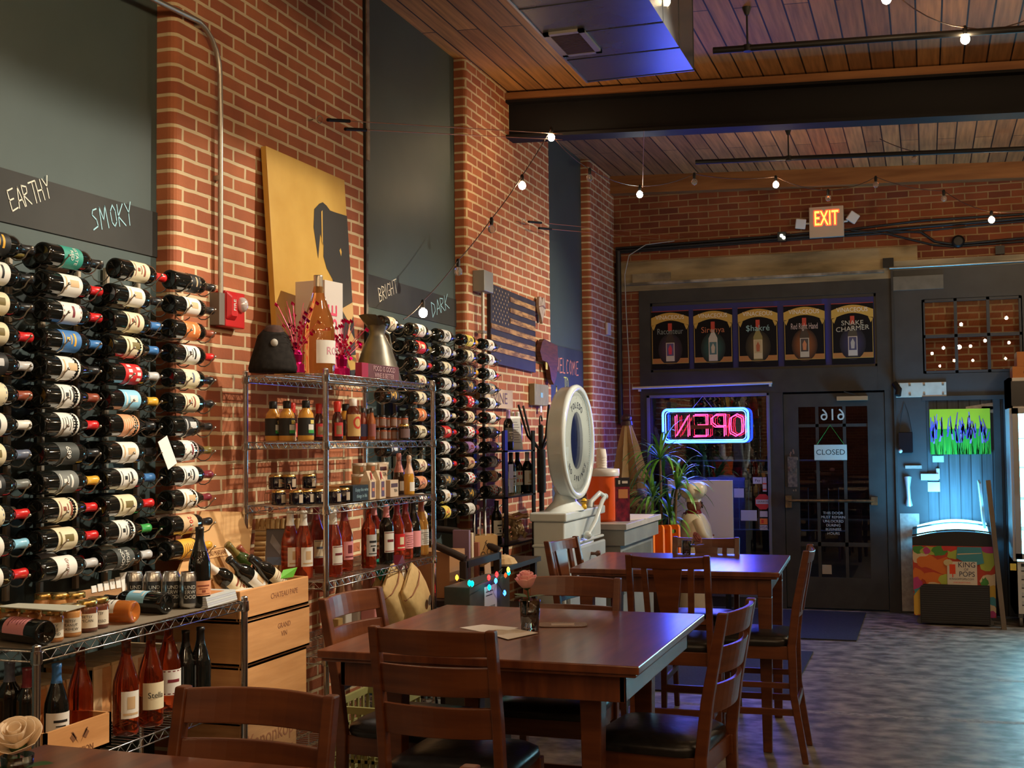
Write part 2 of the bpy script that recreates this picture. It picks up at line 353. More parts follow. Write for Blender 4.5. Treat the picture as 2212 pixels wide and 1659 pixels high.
# back wall, built round its openings
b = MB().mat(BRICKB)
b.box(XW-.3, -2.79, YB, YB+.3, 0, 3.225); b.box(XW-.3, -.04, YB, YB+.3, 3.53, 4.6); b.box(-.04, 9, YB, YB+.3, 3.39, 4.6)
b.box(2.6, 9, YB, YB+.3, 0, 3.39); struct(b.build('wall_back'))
b = MB().mat(LINT); b.box(-3.02, -.04, YB-.02, YB+.3, 3.225, 3.53)
b.mat(CONC); b.box(-2.95, -.35, YB-.05, YB-.02, 3.285, 3.31)
b.mat(noisy('lintel patch', (.35, .3, .2), (.16, .13, .09), 5, .85)); b.box(-2.85, -2.45, YB-.045, YB-.02, 3.3, 3.4); struct(b.build('trim_3'))
b = MB().mat(LINT); b.box(-.3, 9, YB-.03, YB+.3, 3.3, 3.39)
b.mat(GALV); b.tube([(-.3, YB-.06, 3.32), (3, YB-.06, 3.32)], .012, 8); b.mat(BLACKM); b.box(-.36, -.26, YB-.06, YB, 3.33, 3.42); b.box(.66, .74, YB-.05, YB, 3.4, 3.48); struct(b.build('trim_4'))
# header timber under the ceiling at the back wall
b = MB().mat(HEADW); b.add([(XW,YB-.14,4.24),(4,YB-.14,3.98),(4,YB,3.98),(XW,YB,4.24),(XW,YB-.14,4.45),(4,YB-.14,4.12),(4,YB,4.12),(XW,YB,4.45)],
   [(0,3,2,1),(4,5,6,7),(0,1,5,4),(1,2,6,5),(2,3,7,6),(3,0,4,7)]); struct(b.build('trim_5'))
# other walls, behind and to the right of the viewer
b = MB().mat(BRICKB); b.box(-3.4, 9, -6.3, -6, 0, 4.6); struct(b.build('wall_front'))
b = MB().mat(BRICKL); b.box(7, 7.3, -6, 12.6, 0, 4.6); struct(b.build('wall_right'))

# steel beam on the long wall with its timber nailer
def tilt(x0, x1, y0, y1, za, zb):       # a bar following the roof fall; za, zb heights at x = 0
    f = lambda x, z: z-.0435*x
    return [(x0,y0,f(x0,za)),(x1,y0,f(x1,za)),(x1,y1,f(x1,za)),(x0,y1,f(x0,za)),(x0,y0,f(x0,zb)),(x1,y0,f(x1,zb)),(x1,y1,f(x1,zb)),(x0,y1,f(x0,zb))]
BF = [(0,3,2,1),(4,5,6,7),(0,1,5,4),(1,2,6,5),(2,3,7,6),(3,0,4,7)]
BEAMM = mat('black steel beam', (.008, .007, .008), .6, spec=.25)
b = MB().mat(BEAMM); b.add(tilt(XW+.0, 8, 8.92, 8.94, 3.93, 4.21), BF); b.add(tilt(XW, 8, 8.84, 9.02, 3.915, 3.94), BF); b.add(tilt(XW, 8, 8.84, 9.02, 4.195, 4.215), BF)
b.mat(HEADW); b.add(tilt(XW, 8, 8.85, 9.01, 4.215, 4.275), BF); struct(b.build('trim_6'))

# storefront: dark timber frame, transom, shop window, glazed door
b = MB().mat(DARKP)
F0, F1, yf, yk = -2.79, -.29, YB-.02, YB+.1
b.box(F0, F1, yf, yk, 3.09, 3.225); b.box(F0, -2.675, yf, yk, 0, 3.09); b.box(-.435, F1, yf, yk, 2.14, 3.09)
b.box(-2.675, -.435, yf+.001, yk, 2.14, 2.375); b.box(-1.475, -1.345, yf, yk, 0, 2.14); b.box(-.375, F1, yf, yk, 0, 2.14); b.box(-2.675, -1.475, yf, yk, 0, .1)
b.box(-2.675, -2.676, yf, yk, .1, .11)
struct(b.build('trim_7', bevel=.004))
def pane(b, x0, x1, z0, z1, y): b.quad((x0, y, z0), (x1, y, z0), (x1, y, z1), (x0, y, z1))
WFR = mat('black window bead', (.02, .02, .022), .4)
w1 = MB().mat(WFR)
for a in ((-2.675, -.435, 3.06, 3.09), (-2.675, -.435, 2.375, 2.4), (-2.675, -2.655, 2.375, 3.09), (-.455, -.435, 2.375, 3.09)): w1.box(a[0], a[1], YB, YB+.05, a[2], a[3])
w1 = struct(w1.build('window_1')); b = MB().mat(PANE); pane(b, -2.66, -.44, 2.39, 3.07, YB+.03); b.build('pane', w1)
w2 = MB().mat(mat('grey window bead', (.12, .13, .16), .35))
for a in ((-2.725, -1.475, 2.11, 2.14), (-2.725, -1.475, .1, .13), (-2.725, -2.69, .1, 2.14), (-1.505, -1.475, .1, 2.14)): w2.box(a[0], a[1], YB-.03, YB+.05, a[2], a[3])
w2 = struct(w2.build('window_2', bevel=.004)); b = MB().mat(PANE); pane(b, -2.7, -1.49, .12, 2.12, YB+.03); b.build('pane', w2)
# door_1: stiles, rails and a 3 x 5 grid of lites
d1 = MB().mat(DARKP)
d1.box(-1.34, -1.2, yf+.01, YB+.03, .02, 2.12); d1.box(-.54, -.38, yf+.01, YB+.03, .02, 2.12); d1.box(-1.2, -.54, yf+.01, YB+.03, 1.99, 2.12); d1.box(-1.2, -.54, yf+.01, YB+.03, .02, .32)
d1.box(-1.2, -.54, yf+.02, YB+.03, .62, .66); d1.box(-1.2, -.54, yf+.02, YB+.03, 1.79, 1.82)
for x in (-1.02, -.76): d1.box(x-.015, x+.015, yf+.02, YB+.03, .32, 1.99)
for k in range(14): d1.mat(mat('chipped paint', (.2, .13, .09), .8)); xx = -1.3+RND.uniform(0, .08); zz = 1.15+RND.uniform(0, .4); d1.box(xx, xx+.012, yf+.007, yf+.012, zz, zz+RND.uniform(.01, .03))
d1 = struct(d1.build('door_1')); b = MB().mat(PANE); pane(b, -1.2, -.54, .32, 1.99, YB+.01); b.build('pane', d1)
b = MB().mat(noisy('worn brass bar', (.25, .17, .08), (.06, .05, .05), 14, .35, metal=.8)); b.tube([(-1.3, YB-.09, 1.07), (-.5, YB-.09, 1.07)], .016, 10)
b.box(-1.33, -1.27, YB-.1, YB-.01, 1.0, 1.12); b.box(-.52, -.46, YB-.1, YB-.01, 1.03, 1.11); b.build('push_bar', d1)
b = MB().mat(noisy('scuffed lock plate', (.16, .12, .09), (.05, .04, .04), 30, .6)); b.box(-1.31, -1.22, YB-.025, YB-.005, 1.2, 1.5); b.tube([(-1.265, YB-.05, 1.37), (-1.265, YB-.02, 1.37)], .022, 14); b.build('lock_plate', d1)
b = MB().mat(mat('bronze closer', (.3, .24, .16), .4, .5)); b.box(-.82, -.53, YB-.1, YB-.01, 2.045, 2.085); b.mat(BLACKM); b.beam((-.55, YB-.06, 2.07), (-.75, YB-.12, 2.13), .015, .008); b.build('door_closer', d1)
b = MB().mat(mat('pale vinyl digits', (.5, .55, .52), .6)); b.text('616', frame_at((-.87, YB+.0, 1.905), (-1, 0, 0), (0, 0, 1)) @ Matrix.Diagonal((1, 1, -1, 1)), .16, .0006); b.build('street_number', d1)
b = MB().mat(mat('white vinyl', (.45, .46, .48), .6))
for i, t in enumerate(('THIS DOOR', 'MUST REMAIN', 'UNLOCKED', 'DURING', 'BUSINESS', 'HOURS')): b.text(t, on_back(-.885, .945-i*.04, YB-.0), .036, .0005)
b.build('lettering', d1)
b = MB().mat(mat('paper square', (.35, .3, .22), .8)); b.box(-1.0, -.91, YB-.003, YB, .35, .44); b.build('paper_notice', d1)
# carriage doors to the right, planks painted slate, six-pane window over them
PLK = plank_mat('slate planks', (.045, .058, .068), (.058, .072, .082), (.008, .008, .01), .098, .5, 'Z')
b = MB().mat(DARKP); b.box(-.29, -.27, YB-.05, YB+.1, 0, 3.3)
b.mat(GREYP); b.box(-.27, .0, YB-.03, YB+.1, 0, 3.3); b.box(0, 2.6, YB-.03, YB+.1, 3.0, 3.3); b.box(0, 2.6, YB-.03, YB+.1, 2.06, 2.29); b.box(.87, 2.6, YB-.03, YB+.1, 2.29, 3.0); b.box(.6, .66, YB-.032, YB+.1, 0, 2.06)
struct(b.build('trim_8'))
d2 = MB().mat(PLK); d2.box(0, 2.6, YB-.01, YB+.05, 0, 2.06); d2.mat(GREYP); d2.box(-.03, 1.0, YB-.05, YB-.03, 2.03, 2.07)
d2 = struct(d2.build('door_2'))
b = MB().mat(STEEL); b.add([(.36, YB-.015, 1.95), (.36, YB-.015, 1.965), (.6, YB-.015, 2.0), (.6, YB-.015, 1.9)], [(0, 3, 2, 1)]); b.box(.36, .6, YB-.02, YB-.01, 1.935, 1.965); b.box(.5, .6, YB-.02, YB-.01, 1.91, 1.99); b.build('strap_hinge', d2)
b = MB().mat(STEEL); b.box(-.2, -.05, YB-.06, YB-.03, 1.38, 1.41); b.mat(mat('pale latch metal', (.5, .55, .58), .4, .6)); b.box(-.06, .1, YB-.07, YB-.02, 1.27, 1.33); b.box(0, .11, YB-.03, YB-.015, 1.16, 1.25); b.box(.08, .11, YB-.04, YB-.015, 1.28, 1.38); b.build('latch', d2)
b = MB().mat(mat('pale latch metal')); b.tube([(-.18, YB-.06, 1.3), (-.18, YB-.08, 1.2), (-.175, YB-.08, 1.1), (-.175, YB-.06, 1.03)], [.035, .02, .02, .035], 10); b.build('pull_handle', d2)
b = MB().mat(STEEL); b.box(-.26, -.085, YB-.036, YB-.03, .02, .95)
for z in (.9, .6, .2):
    for x in (-.24, -.105): b.box(x-.006, x+.006, YB-.04, YB-.03, z-.006, z+.006)
b.build('kick_plate', d2)
w3 = MB().mat(GREYP)
for x in (.0, .29, .58, .865): w3.box(x-.014, x+.014, YB-.03, YB+.04, 2.29, 3.0)
for z in (2.3, 2.645, 2.99): w3.box(0, .87, YB-.03, YB+.04, z-.014, z+.014)
w3 = struct(w3.build('window_3')); b = MB().mat(pane_mat('dim pane', (.8, .8, .82), .16)); pane(b, 0, .87, 2.29, 3.0, YB+.0); b.build('pane', w3)
b = MB().mat(BRICKR); b.box(-.1, 1.0, YB+.12, YB+.2, 2.2, 3.1); struct(b.build('wall_infill'))
# steel straps on the timber
def plate(x0, x1, z0, z1, m, lab, bolts):
    t = MB().mat(m); t.box(x0, x1, YB-.045, YB-.03, z0, z1); t = tag(t.build('steel_plate', bevel=.002), lab, 'metal plate')
    q = MB().mat(mat('bolt head', (.2, .17, .13), .5, .6))
    for x, z in bolts: q.lathe([(.011, 0), (.011, .006), (.001, .008)], 8, (0, 0, 0)) if 0 else q.box(x-.009, x+.009, YB-.052, YB-.045, z-.009, z+.009)
    q.build('bolt', t)
plate(-.27, .19, 2.065, 2.205, noisy('bright steel plate', (.5, .44, .36), (.6, .54, .45), 9, .45), 'pale bolted steel plate above the plank door', [(x, z) for x in (-.24, -.14, -.01, .16) for z in (2.09, 2.18)])
plate(-.27, .19, 3.1, 3.235, noisy('dull steel plate', (.13, .125, .1), (.17, .16, .135), 9, .6), 'dull grey plate above the six-pane window corner', [])
# outside: pavement, a far facade, a rail
b = MB().mat(noisy('wet pavement', (.02, .025, .03), (.05, .06, .07), 2, .3)); b.box(-14, 8, 12.65, 34, -.15, -.05); struct(b.build('ground_outside'))
b = MB().mat(brick_mat('street brick', (0, 2), (.06, .045, .04), (.05, .04, .035), (.08, .07, .06))); b.box(-14, 8, 26, 26.4, 0, 6); tag(b.build('street_facade'), 'dark brick building across the street seen through the shop window', 'building')
t = thing('patio_railing', 'pale green metal railing outside the shop window', 'railing', (-2.2, 14.6, 0)); RG = mat('green rail paint', (.12, .3, .28), .4)
b = MB().mat(RG); b.tube([(-1.2, 0, 1.42), (1.3, 0, 1.42)], .012, 8); b.tube([(-1.2, 0, .6), (1.3, 0, .6)], .01, 8); b.build('rail', t)
for x in (-1.2, -.35, .5, 1.3): b = MB().mat(RG); b.tube([(x, 0, 0), (x, 0, 1.42)], .014, 8); b.build('post', t)
b = MB().mat(RG)
for k in range(22): b.tube([(-1.2+k*.115, 0, .6), (-1.2+k*.115, 0, 1.1)], .004, 6)
b.build('infill', t)
# ---------------------------------------------------------------- duct, pipes, conduits, string lights
DUCT = noisy('grey duct sheet', (.075, .08, .085), (.1, .105, .105), 3, .27, metal=.25)
t = thing('air_duct', 'long grey boxed air duct under the plank ceiling', 'duct', (0, 0, 0))
x0, x1, yE, z0 = -1.83, -1.2, 6.78, 3.78
b = MB().mat(DUCT); b.box(x0, x1, -3, yE, z0, 4.36); b.build('duct_body', t)
b = MB().mat(mat('duct seam', (.02, .02, .022), .5))
for k in range(14): y = yE-.02-k*.42; b.box(x0-.002, x1+.002, y-.005, y+.005, z0-.003, 4.36)
b.mat(mat('duct edge', (.3, .32, .34), .3, .8)); b.box(x0-.004, x0+.008, -3, yE, z0-.004, z0+.01); b.build('seam_strips', t)
b = MB().mat(mat('return grille frame', (.35, .33, .3), .4, .5)); gx0, gx1, gy0, gy1 = -1.815, -1.60, 5.86, 6.24
for a in ((gx0, gx0+.03, gy0, gy1), (gx1-.03, gx1, gy0, gy1), (gx0, gx1, gy0, gy0+.03), (gx0, gx1, gy1-.03, gy1)): b.box(*a, z0-.014, z0)
g = b.build('vent_grille', t)
b = MB().mat(mat('grille slats', (.09, .055, .045), .6)); b.box(gx0+.03, gx1-.03, gy0+.03, gy1-.03, z0-.004, z0-.001)
for k in range(18): b.box(gx0+.03, gx1-.03, gy0+.035+k*.018, gy0+.041+k*.018, z0-.012, z0-.004)
b.build('slats', g)
def pipe(name, label, y, xa, xb, za, hangers):
    t = thing(name, label, 'pipe', (xa, y, za)); b = MB().mat(BLACKM)
    b.tube([(0, 0, 0), (xb-xa, 0, -.0435*(xb-xa))], .021, 12); b.build('pipe_run', t)
    for hx in hangers:
        b = MB().mat(BLACKM); z = -.0435*(hx-xa); b.tube([(hx-xa, 0, z), (hx-xa, 0, zc(hx)-za)], .006, 6); b.lathe([(.03, 0), (.012, -.05)], 10, (hx-xa, 0, zc(hx)-za)); b.tube([(hx-xa, .0, z)], .02, 8) if 0 else None
        b.lathe([(.027, -.02), (.027, .02)], 10, (hx-xa, 0, z)); b.build('hanger', t)
pipe('sprinkler_pipe', 'black sprinkler pipe under the ceiling in front of the beam', 7.4, -1.19, 6, 4.085, (-.98, 1.6))
pipe('sprinkler_pipe', 'black sprinkler pipe hanging between the beam and the back wall', 10.5, -1.86, 6, 4.115, (-1.06, 1.9))

# conduit with a bend, running down to the fire alarm
b = MB().mat(GALV); X = XW+.03
pts = [(X, -1, 3.32), (X, 2.5, 3.5), (X, 4.1, 3.545), (X, 4.52, 3.565)]+[(X, 4.55+.2*math.sin(a), 3.37+.2*math.cos(a)) for a in (.15, .4, .7, 1.0, 1.3, 1.57)]+[(X, 4.755, 3.2), (X, 4.757, 2.36)]
t = tag(b.tube(pts, .0125, 10).build('electrical_conduit'), 'bent grey conduit running down the near brick pier to the alarm', 'conduit')
for y, z in ((4.6, 3.56), (4.757, 2.9)):
    b = MB().mat(GALV); b.cbox((X-.015, y, z), (.03, .03, .02)); b.build('clamp', t)
t = thing('fire_alarm', 'red fire alarm strobe on the near brick pier below the conduit', 'alarm', (XW, 4.84, 2.3))
b = MB().mat(mat('grey back box', (.16, .14, .12), .6)); b.box(0, .05, -.125, -.03, -.075, .07); b.build('back_box', t)
b = MB().mat(mat('alarm red', (.55, .015, .02), .35)); b.box(0, .055, -.08, .085, -.08, .085); b.add([(.055,-.08,-.05),(.055,.0,-.05),(.055,.0,.085),(.055,-.08,.085),(.075,-.06,-.03),(.075,-.01,-.03),(.075,-.01,.06),(.075,-.06,.06)], BF[:1]+[(4,5,6,7)]+BF[2:]); b.build('housing', t, bevel=.006)
b = MB().mat(mat('strobe lens', (.8, .75, .75), .08, .3, coat=1)); b.T = Matrix.Translation((.06, .05, .03)); b.ball((0, 0, 0), .03, 14, 1.2); b.build('strobe_lens', t)
b = MB().mat(WHITE); b.text('FIRE', on_left(-.035, .02, .0765) @ Matrix.Rotation(PI/2, 4, 'Z'), .03, .0005); b.build('lettering', t)
t = thing('junction_box', 'grey electrical box with a straight conduit left of the wooden flag', 'electrical box', (XW, 8.17, 2.82))
b = MB().mat(mat('box grey', (.32, .33, .32), .5, .3)); b.box(0, .09, -.09, .1, -.06, .09); b.build('box_body', t, bevel=.004)
b = MB().mat(GALV); b.tube([(.05, -.02, -.06), (.05, -.02, -2.2)], .0125, 10); c = b.build('conduit', t)
for z in (-.35, -1.2): b = MB().mat(GALV); b.box(.02, .065, -.06, .02, z-.01, z+.01); b.build('clamp', c)

# spring hooks holding the catenary wire
def hook(y, z, label, wire_to):
    t = thing('spring_anchor', label, 'wire anchor', (XW, y, z)); b = MB().mat(mat('eye bolt', (.35, .28, .2), .4, .8))
    u = (Vector(wire_to)-Vector((XW, y, z))).normalized()
    b.tube([(-.02, 0, 0), (.03, .0, 0)], .004, 6); b.tube([Vector((.05, 0, 0))+u*(.03+.025*math.cos(k))+Vector((0, 0, .02*math.sin(k))) for k in [i*.7 for i in range(9)]], .003, 6); b.build('eye_bolt', t)
    for dz, dy in ((0.0, 0), (-.045, .16)):
        o_ = Vector((.05, 0, dz)); b = MB().mat(mat('spring black', (.01, .01, .01), .7, spec=.2)); b.tube([o_+u*(.1+dy), o_+u*(.3+dy)], .0095, 10); b.build('spring', t)
        b = MB().mat(mat('copper wire', (.35, .13, .05), .4, .6)); b.tube([o_+u*(.3+dy), Vector((wire_to[0]-XW, wire_to[1]-y, wire_to[2]-z+dz))], .0028, 5); b.build('wire', t)
hook(5.64, 3.39, 'pair of black springs on an eye bolt with wires, high on the near brick pier', (-2.55, 8.7, 4.0))
hook(9.07, 3.43, 'pair of black springs on an eye bolt, high on the far brick pier', (-2.3, 12.2, 3.75))

# string lights
GLOBE_ON = mat('lit globe', (1, .8, .5), .3, emit=130, ecol=(1, .7, .38)); GLOBE_COOL = mat('lit globe pale', (1, .95, .8), .3, emit=70, ecol=(.95, 1, .8))
GLOBE_OFF = mat('clear globe', (.75, .72, .7), .05, trans=.85, ior=1.2, coat=.5)
def string_light(label, pts, bulbs, sag=.05):
    """pts: cord corner points; bulbs: (point, lit) hung from the cord"""
    t = thing('string_light', label, 'string lights', pts[0]); o = Vector(pts[0])
    path = []
    for a, c in zip(pts, pts[1:]):
        a, c = Vector(a), Vector(c)
        for k in range(6): u = k/6; p = a.lerp(c, u); p.z -= sag*4*u*(1-u); path.append(p-o)
    path.append(Vector(pts[-1])-o)
    b = MB().mat(mat('brown cord', (.07, .035, .02), .5)); b.tube(path, .0035, 6); b.build('cord', t)
    for p, lit in bulbs:
        p = Vector(p)-o; b = MB().mat(BLACKM); b.lathe([(.012, .03), (.014, .065), (.008, .08)], 10, p); s_ = b.build('socket', t)
        b = MB().mat(GLOBE_COOL if lit == 2 else GLOBE_ON if lit else GLOBE_OFF); b.ball(p, .026, 14, 1.1); b.build('bulb', t)
def P(px, py, D): return at_d(px, py, D)
bl = [(P(914, 676, 7.2), 1), (P(990, 586, 7.65), 0), (P(1062, 495, 8.1), 0), (P(1128, 401, 8.55), 1), (P(1191, 297, 9.0), 1)]
UPZ = Vector((0, 0, .07))
string_light('string lights climbing from the far bottle rack up to the black beam', [P(872, 690, 6.95)]+[p+UPZ for p, _ in bl], bl, .01)
bl = [(P(1274, 384, 9.5), 0), (P(1382, 420, 10.0), 2), (P(1500, 393, 10.3), 0), (P(1676, 399, 10.4), 1), (P(1789, 428, 10.6), 0), (P(1892, 399, 10.9), 0), (P(2039, 429, 10.8), 0), (P(2142, 475, 10.4), 1)]
string_light('string lights running from the beam across in front of the exit sign', [P(1191, 290, 9.0)]+[p+UPZ for p, _ in bl]+[P(2290, 440, 10.2)], bl, .03)
bl = [(P(1437, 3, 6.2), 1), (P(1915, -2, 6.6), 1), (P(2085, 85, 7.0), 1)]
string_light('string lights crossing in front of the duct toward the right', [P(1330, -60, 6.0)]+[p+UPZ for p, _ in bl]+[P(2260, 20, 7.0)], bl, .05)
bl = [(P(1975, 345, 10.2), 0)]
string_light('single clear bulb on a cord hung from the far sprinkler pipe', [P(1900, 300, 10.3), bl[0][0]+UPZ, P(2060, 330, 10.3)], bl, .01)
# strings over the seating behind the viewer; only their reflections show in the panes
for i, (y, z) in enumerate(((-3.9, 3.25), (-1.9, 3.2), (.2, 3.3), (1.9, 3.25), (3.7, 3.45))):
    bl = [((x, y+.25*math.sin(x*2), z-.12*math.sin((x+2)*1.3)), 1) for x in [-2.4+k*.68+.25*(i % 3) for k in range(9)]]
    string_light('string lights over the seating out of frame, %s from the back of the room' % ('first', 'second', 'third', 'fourth', 'fifth')[i], [(-3.0, y, z+.15)]+[Vector(p)+UPZ for p, _ in bl]+[(4.5, y, z+.2)], bl, .04)
# pair of wires holding the pale bulb
t = tag(MB().mat(mat('copper wire')).tube([P(1391, 283, 8.95), P(1388, 405, 10.0)], .0022, 5).build('hanger_wire'), 'thin copper wires dropping from the beam to the pale lit bulb', 'wire')

# exit sign with twin heads
t = thing('exit_sign', 'white exit sign with glowing red letters on the back wall', 'exit sign', (-.882, YB-.03, 3.81))
b = MB().mat(mat('exit housing', (.55, .45, .36), .5)); b.rbox(-.165, .165, -.05, .03, -.15, .15, .01); b.build('housing', t, bevel=.008)
b = MB().mat(mat('exit halo', (.6, .02, .01), .4, emit=3.5, ecol=(1, .03, .01))); 
b = MB().mat(mat('exit halo')); 
for dx in (-.008, .008): 
    for dz in (-.008, .008): b.text('EXIT', frame_at((dx, -.0515, .03+dz), (1, 0, 0), (0, 0, 1)), .205, .0006, sx=.56)
b.mat(mat('exit glow', (1, .3, .03), .4, emit=7, ecol=(1, .22, .02))); b.text('EXIT', frame_at((0, -.053, .03), (1, 0, 0), (0, 0, 1)), .205, .0012, sx=.56); b.build('lettering', t)
for sx, rot in ((-1, .15), (1, -.45)):
    b = MB().mat(mat('lamp head', (.6, .6, .62), .25, coat=.5)); b.cbox((0, 0, 0), (.1, .07, .1)); h = b.build('lamp_head', t, loc=(sx*.25, -.02, .0 if sx < 0 else .03), bevel=.008, rot=(.2, -rot if sx > 0 else .12, rot))
    if sx > 0: h.rotation_euler = (.2, .6, .3)
    b = MB().mat(WHITE); b.tube([(sx*.16, 0, 0), (sx*.2, -.01, 0)], .01, 8); b.build('arm', t)
# cables along the back wall
b = MB().mat(mat('black cable', (.015, .015, .018), .5))
for i, (dz, r) in enumerate(((0, .016), (.03, .012), (-.02, .009))):
    b.tube([(-3.03, YB-.02, 3.655+dz), (-2.4, YB-.02, 3.665+dz), (-1.3, YB-.02, 3.68+dz), (-.7, YB-.02, 3.69+dz*1.2), (0, YB-.02, 3.71+dz*2), (1.4, YB-.02, 3.74+dz)], r, 6)
b.tube([(-.65, YB-.03, 3.72), (-.3, YB-.02, 3.66), (.1, YB-.02, 3.53), (.3, YB-.02, 3.5), (1.4, YB-.02, 3.52)], .01, 6)
b.tube([(-.3, YB-.02, 3.69), (0, YB-.02, 3.66), (.12, YB-.02, 3.56), (.3, YB-.02, 3.52), (1.4, YB-.02, 3.56)], .012, 6)
b.tube([(-3.0, YB-.03, 3.65), (-3.0, YB-.03, 1.85)], .028, 8)
tag(b.build('cable_bundle'), 'bundle of black cables along the back wall brick above the lintel', 'cables')
b = MB().mat(mat('pale cable', (.4, .38, .33), .5)); b.tube([(-2.4, YB-.05, 3.72), (-2.7, YB-.05, 3.7), (-2.88, YB-.05, 3.6), (-2.93, YB-.05, 3.4), (-2.92, YB-.05, 3.0), (-2.9, YB-.04, 2.5), (-2.89, YB-.04, 1.7)], .0055, 6)
tag(b.build('pale_cable'), 'thin pale cable hanging down the corner of the back wall', 'cable')
b = MB().mat(BLACKM); b.lathe([(.06, 0), (.06, .05), (.04, .06)], 12); tag(b.build('round_junction_box', loc=(.333, YB, 3.545), rot=(PI/2, 0, 0)), 'round black junction box among the cables on the back wall', 'electrical box')
t = thing('spot_fixture', 'small black flood lamp with bright lens on the back wall cables', 'lamp', tuple(at_y(1691, 512, YB-.08)))
b = MB().mat(BLACKM); b.box(-.05, .03, -.02, .07, -.04, .05); b.build('fixture_body', t)
b = MB().mat(mat('flood lens', (1, 1, .85), .3, emit=9, ecol=(.95, 1, .75))); b.ball((-.01, -.03, .01), .016, 8); b.ball((.012, -.03, -.012), .016, 8); b.build('lens', t)
b = MB().mat(BLACKM); b.tube([(-.28, YB-.06, 2.2), (-.24, YB-.1, 2.14), (-.25, YB-.12, 2.08)], .03, 8); tag(b.build('black_sensor'), 'small black device on the post between the glass door and plank door', 'sensor')
# ---------------------------------------------------------------- tables and counter-height chairs
def table(x, y, w, d, label, rz=0, h=.97, inset=.05, leg=.075):
    t = thing('dining_table', label, 'table', (x, y, 0), rz)
    b = MB().mat(WALNUTX); b.box(-w/2, w/2, -d/2, d/2, h-.028, h); b.box(-w/2+.012, w/2-.012, -d/2+.012, d/2-.012, h-.04, h-.028); b.build('tabletop', t, bevel=.004)
    b = MB().mat(WALNUTX); a = .06
    b.box(-w/2+a, w/2-a, -d/2+a, -d/2+a+.02, h-.13, h-.04); b.box(-w/2+a, w/2-a, d/2-a-.02, d/2-a, h-.13, h-.04)
    b.box(-w/2+a, -w/2+a+.02, -d/2+a, d/2-a, h-.13, h-.04); b.box(w/2-a-.02, w/2-a, -d/2+a, d/2-a, h-.13, h-.04); b.build('apron', t, bevel=.003)
    for sx in (-1, 1):
        for sy in (-1, 1):
            b = MB().mat(WALNUT); cx, cy = sx*(w/2-inset-leg/2), sy*(d/2-inset-leg/2)
            b.beam((cx, cy, h-.04), (cx, cy, h-.14), leg, leg, (1, 0, 0)); b.beam((cx, cy, h-.14), (cx, cy, 0), leg, leg, (1, 0, 0), leg*.62, leg*.62); b.build('leg', t, bevel=.004)
    return t
T1 = table(-1.45, 4.39, 1.14, 1.2, 'dark cherry square table holding the pink rose and white papers', 0, inset=.17)
T2 = table(-1.36, 7.09, 1.15, 1.0, 'dark cherry square table reflecting the blue neon, near the shop window', .045, inset=.045)
T0 = table(-1.45, 1.83, 1.16, 1.2, 'foreground dark cherry table at the lower left edge with the white rose', 0)

def chair_base(t, ladder):
    W_, D_, S = .44, .42, .6           # seat width, depth, frame height
    b = MB().mat(LEATH)
    def ring(k, z): return [(k*W_/2*math.copysign(abs(math.cos(a))**.35, math.cos(a)), k*D_/2*math.copysign(abs(math.sin(a))**.35, math.sin(a)), z) for a in [i*2*PI/32 for i in range(32)]]
    rs = [ring(.97, S), ring(1.0, S+.015), ring(.98, S+.035), ring(.85, S+.052), ring(.5, S+.06), ring(.001, S+.062)]
    vs = sum(rs, []); fs = [(j*32+i, j*32+(i+1) % 32, (j+1)*32+(i+1) % 32, (j+1)*32+i) for j in range(5) for i in range(32)]
    b.add(vs, fs, True); b.build('seat_cushion', t, loc=(0, .01, 0))
    b = MB().mat(WALNUT); 
    for s in (-1, 1): b.box(s*(W_/2-.03)-.011, s*(W_/2-.03)+.011, -D_/2, D_/2-.02, S-.07, S)
    for y in (-D_/2+.01, D_/2-.03): b.box(-W_/2+.03, W_/2-.03, y, y+.022, S-.07, S)
    b.build('seat_frame', t, bevel=.003)
    for s in (-1, 1):
        b = MB().mat(WALNUT); b.beam((s*(W_/2-.025), D_/2-.03, S), (s*(W_/2-.02), D_/2-.02, 0), .042, .042, (0, 1, 0), .032, .032); b.build('front_leg', t, bevel=.004)
        b = MB().mat(WALNUT); x = s*(W_/2-.02)
        pts = [(x, -D_/2-.05, 0), (x, -D_/2+.005, .35), (x, -D_/2+.01, S), (x, -D_/2-.015, S+.2), (x, -D_/2-.075, 1.1)]
        ws = [.032, .04, .044, .042, .034]
        vs = [];  
        for (px, py, pz), w_ in zip(pts, ws): vs += [(px-.016, py-w_/2, pz), (px+.016, py-w_/2, pz), (px+.016, py+w_/2, pz), (px-.016, py+w_/2, pz)]
        fs = [(0, 3, 2, 1), (16, 17, 18, 19)]+[(j*4+i, j*4+(i+1) % 4, (j+1)*4+(i+1) % 4, (j+1)*4+i) for j in range(4) for i in range(4)]
        b.add(vs, fs); b.build('back_post', t, bevel=.005)
    b = MB().mat(WALNUT); 
    for s in (-1, 1):
        b.box(s*(W_/2-.03)-.008, s*(W_/2-.03)+.008, -D_/2-.01, D_/2-.03, .24, .275); b.box(s*(W_/2-.03)-.008, s*(W_/2-.03)+.008, -D_/2-.01, D_/2-.03, .38, .41)
    b.box(-W_/2+.03, W_/2-.03, D_/2-.035, D_/2-.015, .18, .225); b.box(-W_/2+.03, W_/2-.03, -D_/2-.02, -D_/2-.004, .28, .315); b.build('stretcher', t, bevel=.003)
    return W_, D_, S
def back_y(z): # line of the back between the posts
    pts = [(.6, -.2), (.8, -.225), (1.1, -.285)]
    for (a, ya), (c, yc) in zip(pts, pts[1:]):
        if z <= c: return ya+(yc-ya)*(z-a)/(c-a)
    return -.285
